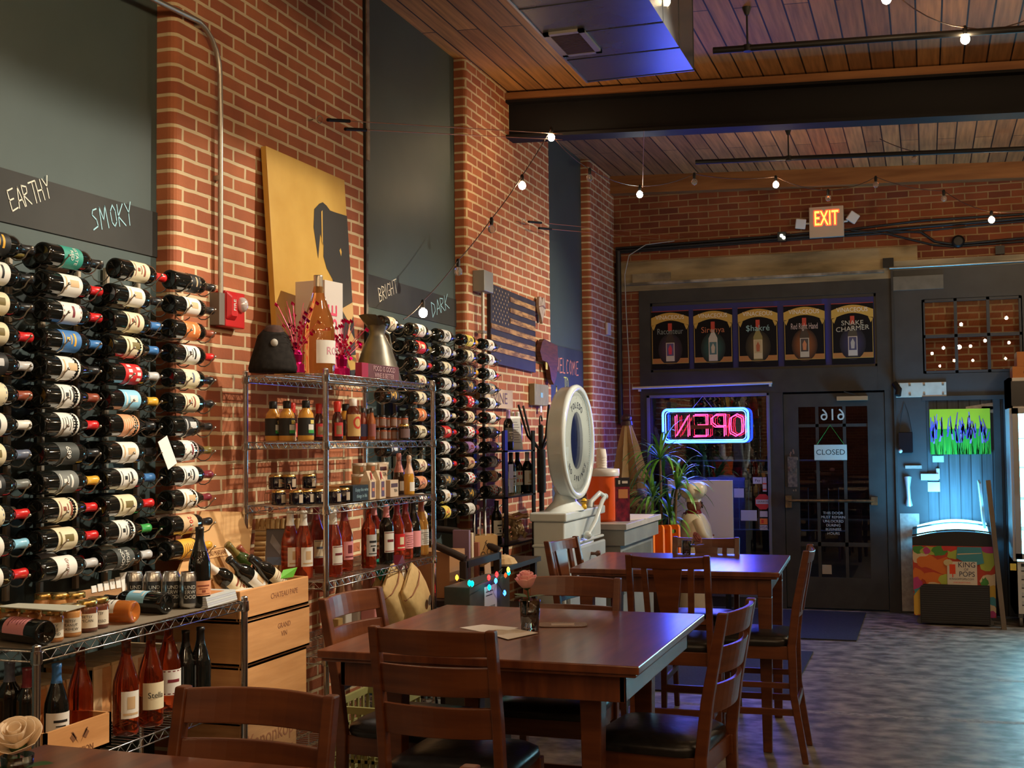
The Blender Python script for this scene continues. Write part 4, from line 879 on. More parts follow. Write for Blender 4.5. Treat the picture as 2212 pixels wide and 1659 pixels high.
vs_, fs_ = glyphs('RO', 'LEFT', 0); b.add([(.0775*math.cos(x*.05/.0775), .0775*math.sin(x*.05/.0775), .1+y_*.05) for x, y_, z_ in vs_], fs_); b.build('label', t)
t = thing('rose_gift_box', 'tall white gift box with red ROSÉ lettering behind the magnum', 'box', (-2.80, y_on(690, -2.8, Z5), Z5), -.1)
b = MB().mat(mat('white gift card', (.66, .6, .55), .5)); b.box(-.085, .085, -.08, .08, 0, .47); b.build('box_body', t, bevel=.002)
b = MB().mat(mat('red print', (.75, .08, .16), .6)); M = frame_at((.0865, -.01, .2), (0, 0, 1), (0, -1, 0)); b.text('ROSÉ', M, .115, .0006, sx=1.15); b.build('lettering', t)
t = thing('metal_pitcher', 'dented grey metal oil pitcher at the far end of the tall shelf', 'pitcher', (-2.75, y_on(815, -2.75, Z5), Z5))
b = MB().mat(noisy('aged tin', (.2, .18, .14), (.12, .11, .09), 7, .42, metal=.7)); b.lathe([(.001, 0), (.13, 0), (.13, .01), (.11, .08), (.075, .19), (.05, .24), (.04, .26), (.055, .3), (.06, .31)], 28); b.build('body', t)
b = MB().mat(MATS['aged tin']); b.add([(-.06,0,.3),(-.03,-.05,.3),(.03,-.05,.3),(.06,0,.3),(.05,-.12,.35),(.0,-.14,.355),(-.05,-.12,.35)], [(0,1,6),(1,2,5,6),(2,3,4,5)]); b.build('spout', t)
b = MB().mat(MATS['aged tin']); b.tube([(0, .05, .29), (0, .14, .27), (0, .17, .2), (0, .14, .12), (0, .09, .11)], .011, 8); b.build('handle', t)
ya, yb = y_on(782, -2.6, Z5), y_on(862, -2.6, Z5)
t = thing('slogan_block', 'dark red block sign reading FOOD IS GOOD WINE IS BETTER', 'sign', (-2.6, ya, Z5))
b = MB().mat(noisy('plum paint', (.1, .035, .05), (.14, .05, .06), 12, .7)); b.box(-.035, 0, 0, yb-ya, 0, .075); b.mat(colmat((.35, .02, .06))); b.box(-.036, .001, -.002, .07, -.0, .076); b.build('block', t, bevel=.002)
b = MB().mat(colmat((.55, .34, .36))); b.text('FOOD IS GOOD', on_left((yb-ya)/2+.035, .053, .002), .036, .0006); b.text('WINE IS BETTER', on_left((yb-ya)/2+.035, .02, .002), .034, .0006, sx=.95); b.build('lettering', t)

# second tier: sauces
def sbottle(px, X, z, lab, kind, **k):
    y = y_on(px, X, z); t = thing(k.get('name', 'sauce_bottle'), lab, k.get('cat', 'sauce bottle'), (X, y, z), -.75, group=k.get('group', 'sauce bottles on the tall shelf'))
    if kind == 'mustard':
        pr = [(.001, 0), (.034, 0), (.037, .01), (.037, .1), (.033, .125), (.018, .145), (.016, .155)]
        b = MB().mat(colmat((.62, .3, .05), .15, .5)); b.lathe(pr, 20); b.build('bottle_body', t)
        b = MB().mat(BLACKM); b.lathe([(.018, .15), (.019, .18), (.015, .185), (.001, .185)], 14); b.build('cap', t)
        b = MB().mat(INK); b.lathe([(.0377, .025), (.0377, .105)], 18, a0=-180, a1=180); b.mat(WHITE); b.lathe([(.0383, .045), (.0383, .075)], 6, a0=0, a1=45); b.mat(colmat(COLS['green'])); b.lathe([(.0385, .035), (.0385, .05)], 6, a0=0, a1=50); b.mat(colmat((.75, .6, .15))); b.lathe([(.0385, .078), (.0385, .095)], 5, a0=15, a1=48); b.build('label', t)
    elif kind == 'redcap':
        pr = [(.001, 0), (.024, 0), (.026, .01), (.026, .1), (.02, .12), (.014, .13), (.013, .15)]
        b = MB().mat(colmat((.05, .01, .01), .12, .5)); b.lathe(pr, 18); b.build('bottle_body', t)
        b = MB().mat(colmat((.6, .03, .02), .3)); b.lathe([(.016, .135), (.017, .18), (.012, .185), (.001, .185)], 12); b.build('cap', t)
        b = MB().mat(colmat((.55, .04, .04))); b.lathe([(.0266, .02), (.0266, .085)], 10, a0=-50, a1=60); b.mat(colmat((.3, .2, .1))); b.lathe([(.0269, .03), (.0269, .07)], 8, a0=-30, a1=30); b.build('label', t)
    elif kind == 'bbq':
        b = MB().mat(colmat((.1, .02, .01), .12, .5)); b.lathe([(.001, 0), (.033, 0), (.035, .01), (.035, .12), (.03, .145), (.016, .165), (.015, .18)], 20); b.build('bottle_body', t)
        b = MB().mat(WHITE); b.lathe([(.018, .165), (.019, .2), (.001, .202)], 14); b.build('cap', t)
        b = MB().mat(colmat((.66, .45, .18))); b.lathe([(.0357, .02), (.0357, .125)], 14, a0=-70, a1=70); b.mat(colmat((.6, .05, .03)))
        rr_ = [(.0363*math.cos(a2), .0363*math.sin(a2), .085+.03*math.sin(u)) for u in [i*PI/8 for i in range(16)] for a2 in [.35+.7*math.cos(u)]]; ri = [(.0363*math.cos(a2), .0363*math.sin(a2), .085+.02*math.sin(u)) for u in [i*PI/8 for i in range(16)] for a2 in [.35+.45*math.cos(u)]]
        b.add(rr_+ri, [(i, (i+1) % 16, 16+(i+1) % 16, 16+i) for i in range(16)]); b.build('label', t)
    elif kind == 'slim':
        c = k['col']; b = MB().mat(colmat(c, .12, .5)); h = k.get('h', .15); b.lathe([(.001, 0), (.018, 0), (.02, .006), (.02, h*.6), (.01, h*.78), (.009, h*.9)], 14); b.build('bottle_body', t)
        b = MB().mat(colmat(k.get('cap', (.02, .02, .02)), .4)); b.lathe([(.0105, h*.85), (.0105, h), (.001, h)], 10); b.build('cap', t)
        b = MB().mat(colmat(k.get('lc', (.2, .25, .4)))); b.lathe([(.0205, h*.12), (.0205, h*.5)], 8, a0=-60, a1=60); b.build('label', t)
    elif kind == 'jar':
        c = k['col']; r_ = k.get('r', .026); h = k.get('h', .07); b = MB().mat(colmat(c, .1, .6)); b.lathe([(.001, 0), (r_*.95, 0), (r_, .006), (r_, h*.78), (r_*.88, h*.84)], 18); b.build('glass', t)
        b = MB().mat(k.get('lid', GOLDM)); b.lathe([(r_*.93, h*.84), (r_*.93, h), (.001, h)], 18); b.build('lid', t)
        if k.get('lc'): b = MB().mat(colmat(k['lc'])); b.lathe([(r_+.0006, h*.14), (r_+.0006, h*.7)], 8, a0=k.get('a0', 0), a1=k.get('a1', 60)); b.build('label', t)
    return t
for px, X, w in ((590, -2.86, 'leftmost'), (620, -2.78, 'second'), (661, -2.68, 'third'), (747, -2.76, 'rightmost')): sbottle(px, X, Z4, '%s of the four mustard bottles with black labels and caps' % w, 'mustard')
for px, X, w in ((631, -2.88, 'behind the second mustard bottle'), (689, -2.84, 'just left of the shelf post'), (729, -2.62, 'just right of the shelf post')): sbottle(px, X, Z4, 'small dark sauce bottle with red cap %s' % w, 'redcap')
sbottle(763, -2.6, Z4, 'tall barbecue sauce bottle with white cap and ringed tan label', 'bbq')
for i, (px, X, c, lc) in enumerate(((785, -2.62, (.3, .04, .02), (.1, .12, .3)), (796, -2.7, (.25, .08, .02), (.12, .15, .35)), (803, -2.58, (.35, .1, .03), (.3, .1, .1)))): sbottle(px, X, Z4, '%s slim red-brown sauce bottle right of the barbecue sauce' % ('first', 'second', 'third')[i], 'slim', col=c, lc=lc, h=.16)
for i in range(6):
    for j in range(2):
        px = 816+i*12-j*2; sbottle(px, -2.72+(i % 2)*.06, Z4+j*.066, 'small brown spice jar, %s from left in the %s layer' % (('first', 'second', 'third', 'fourth', 'fifth', 'sixth')[i], ('lower', 'upper')[j]), 'jar', name='spice_jar', cat='jar', col=(.2+.05*(i % 3), .06, .025), r=.02, h=.064, lc=(.25, .16, .13), a0=-60, a1=50, lid=BLACKM, group='stacked brown spice jars')
sbottle(873, -2.6, Z4, 'dark jar with gold lid in front of the spice jars, upper', 'jar', name='preserve_jar', cat='jar', col=(.02, .01, .008), r=.03, h=.085, lc=(.16, .1, .1), a0=-60, a1=60)
# third tier: dark jars, tins, gift bags
k_ = 0
for px, X, z, s in ((596, -2.86, Z3+.068, 'upper row, leftmost'), (625, -2.8, Z3+.068, 'upper row, second'), (668, -2.74, Z3+.068, 'upper row, third'), (602, -2.8, Z3, 'lower row, leftmost'), (640, -2.72, Z3, 'lower row, second'), (664, -2.7, Z3, 'lower row, third'), (688, -2.66, Z3, 'lower row, fourth'), (722, -2.6, Z3, 'lower row, fifth'), (742, -2.62, Z3, 'lower row, rightmost')):
    sbottle(px, X, z, 'blue-black preserve jar with gold lid, %s' % s, 'jar', name='preserve_jar', cat='jar', col=(.004, .004, .012), r=.033, h=.067, lc=(.5, .42, .32), a0=5, a1=45, group='dark preserve jars on the tall shelf')
b = MB().mat(CRATE); b.box(0, .24, 0, .42, 0, .065); tag(b.build('wooden_riser', loc=(-2.9, 5.42, Z3)), 'orange wooden riser box carrying the cream tins', 'box')
for i, (px, lev) in enumerate(((776, 1), (800, 1), (825, 1), (774, 0), (796, 0), (814, 0))):
    X = -2.72; y = y_on(px, X, Z3+.1); t = thing('round_tin', 'cream round tin, %s of the %s layer above the wooden riser' % (('left', 'middle', 'right')[i % 3], ('lower', 'upper')[lev]), 'tin', (X, y, Z3+.067+lev*.055), group='cream round tins')
    b = MB().mat(mat('tin body', (.42, .32, .2), .45)); b.lathe([(.001, 0), (.035, 0), (.035, .044)], 20); b.mat(mat('tin print', (.5, .15, .06), .5)); b.lathe([(.0355, .01), (.0355, .035)], 6, a0=-55, a1=-30+i*6); b.build('body', t)
    b = MB().mat(mat('tin lid', (.6, .5, .38), .35)); b.lathe([(.0365, .04), (.0365, .053), (.001, .053)], 20); b.build('lid', t)
ya = y_on(762, -2.58, Z3)
t = thing('slogan_block', 'small black block sign with pale lettering on the third tier', 'sign', (-2.58, ya, Z3)); b = MB().mat(mat('ink box', (.015, .02, .025), .6)); b.box(-.07, 0, 0, .17, 0, .075); b.build('block', t, bevel=.001)
b = MB().mat(colmat((.3, .45, .5))); 
for i, s_ in enumerate(('Enjoy the wine', 'things in life')): b.text(s_, on_left(.098, .053-i*.03, .0008), .0235, .0004)
b.build('lettering', t)
for i, (px, X) in enumerate(((806, -2.585), (827, -2.575))):
    y = y_on(px, X, Z3); t = thing('gift_bag', '%s cream paper gift bag with red ribbon and picture window' % ('left', 'right')[i], 'bag', (X, y, Z3), .1, group='cream gift bags')
    b = MB().mat(noisy('cream paper bag', (.62, .48, .33), (.7, .56, .4), 10, .75)); b.add([(-.05,-.045,0),(0,-.045,0),(0,.045,0),(-.05,.045,0),(-.05,-.045,.09),(0,-.045,.09),(0,.045,.09),(-.05,.045,.09),(-.03,-.03,.14),(-.025,-.03,.14),(-.025,.03,.14),(-.03,.03,.14)], [(0,3,2,1),(0,1,5,4),(1,2,6,5),(2,3,7,6),(3,0,4,7),(4,5,9,8),(5,6,10,9),(6,7,11,10),(7,4,8,11),(8,9,10,11)]); b.build('bag_body', t)
    b = MB().mat(mat('red ribbon', (.4, .02, .02), .5)); b.add([(-.018,-.02,.135),(-.012,-.005,.125),(.004,.03,.092),(.002,.015,.1)], [(0,1,2,3)]); b.add([(-.018,.01,.135),(-.015,.02,.13),(.005,-.02,.095),(.003,-.03,.1)], [(0,1,2,3)]); b.build('ribbon', t)
    b = MB().mat(mat('picture print', (.12, .05, .08), .4)); b.box(0, .0015, -.022, .022, .01, .085); b.mat(mat('picture sun', (.7, .2, .05), .4)); b.box(.001, .002, -.015, .015, .04, .055); b.build('picture', t)
for px, X, z, w in ((852, -2.6, Z3, 'lower'), (828, -2.68, Z3+.085, 'upper')):
    y = y_on(px, X, z); t = thing('tea_box', 'cream and brown boxed treat, the %s one beside the small sparkling bottle' % w, 'box', (X, y, z)); b = MB().mat(mat('cream box', (.6, .45, .32), .6)); b.box(-.09, 0, -.05, .05, 0, .085); b.mat(colmat((.08, .02, .02))); b.box(0, .001, -.04, .04, .048, .068); b.mat(INK); b.text('TEA', on_left(.015, .03, .0012), .022, .0003); b.build('box_body', t)
def sparkling(px, X, z, col, foil, lab, s=.68):
    y = y_on(px, X, z); pr = [(.001, 0), (.038, 0), (.042, .012), (.042, .14), (.034, .18), (.02, .22), (.015, .27), (.016, .3), (.001, .3)]
    t = thing('sparkling_bottle', lab, 'wine bottle', (X, y, z), -.6, group='small sparkling bottles'); t.scale = (s, s, s)
    b = MB().mat(colmat(col, .06, .5)); b.lathe(pr, 22); b.build('glass', t); b = MB().mat(mat('foil '+str(foil), foil, .3, .6)); b.lathe([(.0385, .165), (.0345, .182), (.0205, .222), (.0165, .255), (.019, .27), (.019, .3), (.012, .308), (.001, .309)], 18); b.build('foil', t)
    b = MB().mat(WHITE); b.lathe([(.0427, .03), (.0427, .1)], 10, a0=-25, a1=60); b.build('label', t)
sparkling(884, -2.6, Z3, (.6, .3, .04), (.7, .5, .4), 'small golden sparkling bottle with pink foil, in front')
sparkling(862, -2.67, Z3, (.05, .03, .02), (.5, .22, .2), 'small dark sparkling bottle with rosy foil, behind the boxes', .72)
t = thing('napkin_holder', 'curled wire basket at the left end of the second tier', 'basket', (-2.88, 4.93, Z4)); b = MB().mat(mat('copper wire bright', (.5, .3, .2), .3, .9))
for z in (.002, .045, .09): b.tube([(-.04, 0, z), (.12, 0, z), (.12, .05, z), (-.04, .05, z)], .002, 6, closed=True)
for x in (-.04, 0, .04, .08, .12): b.tube([(x, 0, .09), (x, 0, .002), (x, .05, .002), (x, .05, .09)], .0018, 6)
b.build('basket_wire', t)
t = thing('bottle_caddy_wire', 'curled wire basket at the left end of the third tier', 'basket', (-2.88, 4.93, Z3)); b = MB().mat(MATS['copper wire bright'])
for z in (.002, .05): b.tube([(.04+.07*math.cos(k*.4), .03+.03*math.sin(k*.4), z) for k in range(16)], .002, 6, closed=True)
for k in range(8): b.tube([(.04+.07*math.cos(k*.8), .03+.03*math.sin(k*.8), .05), (.04+.07*math.cos(k*.8), .03+.03*math.sin(k*.8), .002)], .0018, 6)
b.tube([(-.03, .03, .05), (-.02, .03, .09), (.04, .03, .1), (.1, .03, .09), (.11, .03, .05)], .002, 6); b.build('basket_wire', t)
# fourth tier: cork frame and rosé bottles
t = thing('cork_picture', 'cork-covered picture frame leaning at the left end of the fourth tier', 'picture frame', (-2.86, 4.98, Z2), rot=(-.28, 0, .35))
rr = random.Random(3); b = MB()
cm = [colmat((.5, .33, .14), .9), colmat((.6, .42, .2), .9), colmat((.42, .24, .09), .9)]
for z in range(11):
    for x0 in (-.11, .055):
        b.mat(rr.choice(cm)); b.tube([(x0, 0, .013+z*.0235), (x0+.052, 0, .013+z*.0235)], .0115, 8)
for k in range(10):
    for z0 in (0.0, .22): b.mat(rr.choice(cm)); x = -.1+k*.0235; b.tube([(x, -.004, z0+.002), (x, -.004, z0+.05)], .0115, 8)
b.build('cork_border', t); b = MB().mat(mat('photo print', (.09, .07, .08), .3)); b.box(-.06, .06, 0, .006, .04, .23); b.mat(colmat((.25, .22, .22))); b.add([(-.03,-.001,.2),(.02,-.001,.13),(.01,-.001,.1),(-.04,-.001,.16)], [(0,1,2,3)]); b.mat(colmat((.1, .13, .2))); b.box(-.05, .05, -.0008, 0, .05, .09); b.build('photograph', t)
RB = colmat((.42, .07, .015), .05, .6)
ROSEW = mat('rose wine', (.62, .1, .04), .03, trans=.88, ior=1.3, coat=.6); DROSE = mat('deep rose wine', (.3, .03, .02), .04, trans=.7, ior=1.3, coat=.6)
def stand(px, X, z, lab, kind='burg', glass=None, la='white', cap='white', style=0, group='rosé bottles on the fourth tier', face=-.55, **k):
    return bottle(lab, (X, y_on(px, X, z), z), (0, 0, 0), kind, la, cap, style, group, face=face, glass=glass, **k)
for px, X, g, la, cap, s, lb in ((627, -2.76, ROSEW, 'white', 'white', 1, 'orange rosé bottle, leftmost of the pair left of the post'), (656, -2.7, ROSEW, 'white', 'white', 1, 'orange rosé bottle, right one of the pair left of the post'),
    (683, -2.84, DROSE, 'cream', 'maroon', 2, 'dark rosé bottle hidden behind the shelf post'), (720, -2.6, ROSEW, 'white', 'white', 2, 'orange rosé bottle just right of the post'), (744, -2.66, ROSEW, 'pink', 'maroon', 1, 'rosé bottle with pink label and dark neck')):
    stand(px, X, Z2, lb, glass=g, la=la, cap=cap, style=s, face=-.35 if px > 700 else -.5, span=95, scale=1.02)
for px, X, g, la, cap, s, kd, lb in ((797, -2.6, ROSEW, 'silver', None, 0, 'bord', 'rosé bottle with framed grey label and orange stopper'), (808, -2.74, DROSE, 'cream', 'pink', 1, 'bord', 'dark rosé bottle with pink neck behind the framed-label bottle'), (835, -2.6, DGLASS, 'white', 'pink', 2, 'bord', 'tall dark bottle with pale pink foil in the centre group'),
    (858, -2.62, ROSEW, 'red', 'maroon', 1, 'burg', 'rosé bottle with crimson coin label'), (876, -2.62, ROSEW, 'pink', 'maroon', 3, 'burg', 'rosé bottle with pink lattice label'), (893, -2.62, DGLASS, 'pink', 'black', 9, 'burg', 'dark bottle with plain pale pink label'),
    (910, -2.62, mat('gold wine', (.7, .35, .08), .04, trans=.4, ior=1.3, coat=.6), 'white', 'brown', 3, 'burg', 'golden bottle with grey leaf label at the shelf end')):
    stand(px, X, Z2, lb, kd, g, la, cap, s, face=-.45, span=110)
b = MB().mat(colmat((.7, .25, .03), .4)); b.lathe([(.013, 0), (.014, .02), (.001, .022)], 12); 
# lower goods seen past the front chairs
def pbag(label, px, py, X, s, lean, seed):
    p = at_x(px, py, X); t = thing('paper_bag', label, 'bag', (X, p.y, p.z), rot=(lean, .05, .1), group='tan paper bags under the tall shelf'); n = 28; rr = random.Random(seed); vs = []
    prof = ((0, .045, .1), (.02, .06, .115), (.1, .07, .125), (.2, .06, .125), (.27, .045, .12), (.32, .022, .11), (.35, .008, .1))
    for z, rx, ry in prof:
        for k in range(n):
            a = 2*PI*k/n; ca, sa = math.cos(a), math.sin(a); q = 1+rr.uniform(-.04, .04)+.05*math.sin(5*a+z*20+seed)
            vs.append((rx*q*math.copysign(abs(ca)**.7, ca)*s, ry*math.copysign(abs(sa)**.6, sa)*s, z*s+.008*math.sin(3*a+seed)*(z > .3)))
    b = MB().mat(noisy('tan bag paper', (.5, .33, .14), (.64, .45, .2), 12, .75, bump=.4)); m_ = len(prof); b.add(vs, [tuple(range(n))[::-1], tuple(range((m_-1)*n, m_*n))]+[(j*n+i, j*n+(i+1) % n, (j+1)*n+(i+1) % n, (j+1)*n+i) for j in range(m_-1) for i in range(n)], True); b.build('bag_body', t)
    b = MB().mat(mat('twine', (.3, .12, .06), .7)); b.tube([(.05*s*math.cos(k*.7), .12*s*math.sin(k*.7), .29*s) for k in range(9)], .003, 6, closed=True); b.build('twine_tie', t)
pbag('tan paper bag with a dark oval stamp leaning toward the far end', 905, 1335, -2.55, .95, .75, 1)
t = bpy.data.objects['paper_bag']; b = MB().mat(colmat((.13, .1, .07), .8)); b.lathe([(.001, 0), (.028, 0)], 14); b.build('stamp', t, loc=(.078, .02, .13), rot=(0, PI/2, 0))
pbag('tan paper bag left of the stamped one, twisted at the top', 862, 1330, -2.6, .9, .75, 2)
pbag('yellowish paper bag lying behind the left chair post', 833, 1340, -2.7, .8, .7, 5)
for i, (px, py, X, c, h, w, lb) in enumerate(((738, 1345, -2.7, (.45, .42, .38), .16, .07, 'pale packet standing behind the left chair back'), (770, 1345, -2.7, (.5, .47, .45), .16, .1, 'white carton standing behind the left chair back'), (797, 1338, -2.62, (.5, .2, .2), .15, .03, 'pinkish carton beside the white one behind the chair back'),
    (720, 1345, -2.66, (.35, .22, .08), .12, .05, 'brown jar-like packet low behind the left chair back'), (700, 1268, -2.75, (.25, .05, .02), .12, .05, 'orange-red packet beside the shelf post'))):
    p = at_x(px, py, X); tag(MB().mat(colmat(c, .5)).rbox(-.04, .04, -w/2, w/2, 0, h, .008, 2).build('carton', loc=(X, p.y, .742 if i < 4 else p.z-.02)), lb, 'carton', 'cartons under the tall shelf')
for i, (px, py, c, lb) in enumerate(((735, 1290, (.25, .12, .06), 'brown jar at the left under the fourth tier'), (752, 1288, (.35, .16, .12), 'rust jar second from left under the fourth tier'), (772, 1284, (.5, .42, .36), 'white twisted candle under the fourth tier'), (793, 1280, (.35, .15, .1), 'red-brown tall jar under the fourth tier'), (806, 1262, (.4, .12, .1), 'dark red bottle neck under the fourth tier'))):
    p = at_x(px, py, -2.78); tag(MB().mat(colmat(c, .3, .3)).lathe([(.001, 0), (.026, 0), (.028, .02), (.028, .1), (.02, .13), (.022, .16), (.001, .165)], 14).build('jar', loc=(-2.78, p.y, .742+.02)), lb, 'jar', 'jars under the fourth tier').scale = (1, 1, 1.6)
p = at_x(820, 1262, -2.7); t = tag(MB().mat(colmat((.6, .12, .02), .4)).lathe([(.001, 0), (.03, 0), (.035, .08), (.015, .13), (.001, .14)], 12).build('tissue', loc=(-2.7, p.y, p.z-.02), rot=(-.5, 0, 0)), 'orange and white wrapped parcel under the fourth tier', 'parcel')
t = tag(MB().mat(noisy('green crepe', (.0, .2, .13), (.0, .3, .2), 20, .5)).lathe([(.001, -.02), (.03, 0), (.05, .06), (.03, .1), (.001, .1)], 9, smooth=False).build('green_crepe', loc=(-2.65, at_x(830, 1240, -2.65).y, at_x(830, 1240, -2.65).z-.02), rot=(.3, 0, 0)), 'tuft of green crepe paper under the fourth tier', 'decoration')
p = at_x(905, 1290, -2.52); t = thing('wine_tag_box', 'dark red wine box with white label leaning inside the shelf end', 'box', (-2.6, p.y, p.z-.04), rot=(.6, 0, 0)); b = MB().mat(colmat((.12, .01, .02), .4)); b.box(-.05, .05, -.04, .04, 0, .3); b.build('box_body', t); b = MB().mat(WHITE); b.box(.0505, .052, -.02, .02, .06, .25); b.build('label', t)
p = at_x(860, 1245, -2.85)
for i in range(4): tag(MB().mat(noisy('pink brown carton', (.4, .22, .16), (.5, .3, .22), 8, .6)).box(0, .1, 0, .09, 0, .2+.03*(i % 2)).build('cardboard_sleeve', loc=(-2.92, p.y-.12+i*.1, .83)), '%s of four pinkish cardboard sleeves at the back of the low tier' % ('leftmost', 'second', 'third', 'rightmost')[i], 'box', 'cardboard sleeves')
# ---------------------------------------------------------------- low wire shelf, its goods, the crates
LX0, LX1, LY0, LY1, LZ, LZ2 = -2.97, -2.5, 2.955, 4.107, 1.083, .715
wire_shelf('low_wire_shelf', 'low chrome wire shelf of jars and cans under the near bottle rack', LX0, LX1, LY0, LY1, (.3, LZ2, LZ), 1.095)
b = MB().mat(noisy('worn liner board', (.13, .1, .07), (.22, .18, .13), 5, .6)); b.box(LX0+.02, LX1-.02, LY0+.02, LY1-.02, LZ, LZ+.003); tag(b.build('shelf_liner'), 'brown liner board on the low wire shelf top', 'liner')
ZL = LZ+.004
def pjar(px, X, lab, col, words=None, r=.034, h=.1):
    y = y_on(px, X, ZL); t = thing('nut_butter_jar', lab, 'jar', (X, y, ZL), -1.0, group='gold-lidded nut butter jars')
    b = MB().mat(colmat(col, .12, .6)); b.lathe([(.001, 0), (r*.93, 0), (r, .008), (r, h*.72), (r*.86, h*.82)], 22); b.build('glass', t)
    b = MB().mat(GOLDM); b.lathe([(r*.93, h*.82), (r*.95, h*.85), (r*.95, h*.98), (r*.9, h), (.001, h)], 22); b.build('lid', t)
    b = MB().mat(mat('jar label', (.66, .6, .48), .6)); b.lathe([(r+.0006, h*.14), (r+.0006, h*.6)], 14, a0=-75, a1=75)
    if words:
        b.mat(INK)
        for i, w_ in enumerate(words):
            vs, fs = glyphs(w_, 'CENTER', 0); s = .0125; R = r+.0014; b.add([(R*math.cos(x*s/R+.1), R*math.sin(x*s/R+.1), h*.5-i*.0125+y2*s) for x, y2, z in vs], fs)
    b.build('label', t)
AL, PE, ES = (.42, .17, .05), (.5, .24, .08), (.12, .035, .02)
for px, X, c, wds, lb in ((113, -2.56, AL, ('BETSY', 'MAPLE', 'ALMOND'), 'jar labelled ALMOND at the front corner of the group'), (152, -2.575, PE, ('BETSY', 'PEANUT', 'CASHEW'), 'jar labelled PEANUT CASHEW, second along the front edge'), (188, -2.585, ES, ('BETSY', 'PECAN'), 'dark jar labelled PECAN, third along the front edge'), (212, -2.6, ES, ('BETSY', '', 'ESPRESSO'), 'dark jar labelled ESPRESSO at the far end of the group'),
    (65, -2.66, AL, None, 'gold-lidded jar beside the ALMOND jar toward the left'), (22, -2.74, AL, None, 'gold-lidded jar second from the left picture edge'), (-16, -2.8, AL, None, 'gold-lidded jar cut by the left picture edge'),
    (163, -2.76, PE, None, 'rear jar right of the printed card'), (128, -2.8, PE, None, 'rear jar in the middle behind the printed card'), (95, -2.85, PE, None, 'rear jar left of middle behind the printed card')):
    pjar(px, X, lb, c, wds)
q = [at_z(px, py, ZL+.103) for px, py in ((-10, 1311), (40, 1304), (185, 1309), (143, 1321))]; b = MB().mat(mat('printed card', (.42, .42, .34), .7)); b.prism([(p.x, p.y) for p in q], ZL+.102, ZL+.105); tag(b.build('printed_card'), 'pale printed card lying across the jar lids', 'card')
def lying(px, X, words_, ang, kind='bord', **k):
    """bottle lying on the shelf, base at the given sight line, neck pointing along ang"""
    R = .0375 if kind == 'bord' else .041; y = y_on(px, X, ZL+R)
    t = bottle(words_, (X, y, ZL+R+.001), (0, 0, 0), kind, **k); d = Vector((math.cos(ang), math.sin(ang), 0))
    up_v = Vector((0, 0, 1)); M = Matrix((up_v, d.cross(up_v), d)).transposed(); t.rotation_euler = M.to_euler(); return t
lying(100, -2.52, 'dark bottle with pink label lying at the near corner of the low shelf', PI-.25, lab='pink', cap='black', style=3, face=-.45, group=None)
lying(292, -2.54, 'amber bottle with white label lying beside the jars', PI+.1, lab='white', cap='brown', style=3, glass=mat('amber wine', (.75, .25, .05), .04, trans=.6, ior=1.25, coat=.6), face=-.3)
lying(362, -2.56, 'dark bottle with light blue label lying before the silver cans', PI-.15, lab='light blue', cap='black', style=1, face=-.25, lz=(.08, .165))
sc = mat('brushed can', (.62, .63, .62), .28, 1)
for i, (px, X) in enumerate(((290, -2.78), (330, -2.71), (370, -2.645), (407, -2.58))):
    y = y_on(px, X, ZL); t = thing('wine_can', '%s of the four tall silver cans with black lettered panels' % ('leftmost', 'second', 'third', 'rightmost')[i], 'can', (X, y, ZL), -.95, group='silver wine cans')
    b = MB().mat(sc); b.lathe([(.001, .003), (.023, .003), (.027, 0), (.033, .012), (.033, .112), (.028, .126), (.0265, .13), (.0275, .133), (.024, .133), (.023, .128), (.001, .128)], 26); b.build('can_body', t)
    b = MB().mat(INK); b.lathe([(.0335, .02), (.0335, .1)], 10, a0=-34, a1=52); b.mat(colmat((.6, .6, .55)))
    for j, w_ in enumerate(('UND', 'ERW', 'OOD')):
        vs, fs = glyphs(w_, 'CENTER', 0); s = .019; R = .034; b.add([(R*math.cos(x*s/R+.16), R*math.sin(x*s/R+.16), .078-j*.0175+y2*s) for x, y2, z in vs], fs)
    b.build('label', t)
X = -2.56; bottle('dark slender bottle with black top standing behind the last silver can', (X, y_on(431, X, ZL), ZL), (0, 0, 0), 'burg', 'peach', 'black', 0, None, face=-.6, span=150, scale=.98, capz=.21, lz=(.045, .1))
q = at_z(487, 1311, ZL); t = thing('magazine_stack', 'stack of magazines with an orange cover at the far corner of the low shelf', 'magazines', (-2.61, 3.98, ZL), .1)
for k in range(5): b = MB().mat(colmat((.55-.06*(k % 2), .56-.06*(k % 2), .54), .4)); b.box(-.09+.004*k, .09-.002*k, -.12, .12, .008*k, .008*k+.007); b.build('magazine', t)
b = MB().mat(colmat((.6, .22, .06), .3)); b.box(-.06, .06, -.08, .07, .0395, .0402); b.mat(colmat((.12, .3, .1), .3)); b.box(-.085, -.04, -.11, .1, .0395, .0401); b.build('cover_picture', t)
y = y_on(235, -2.93, ZL); t = thing('letterpress_tray', 'brown tray with white strips and a white hand tag against the panel', 'tray', (-2.93, y, ZL), rot=(0, -.15, 0)); b = MB().mat(CRATE2); b.box(-.02, 0, -.16, .1, 0, .07); b.build('tray_body', t)
b = MB().mat(WHITE); 
for k in range(5): b.box(0, .003, -.09+k*.036, -.062+k*.036, .055, .08+.004*k)
b.box(0, .004, .085, .125, .0, .11); b.build('white_strips', t)

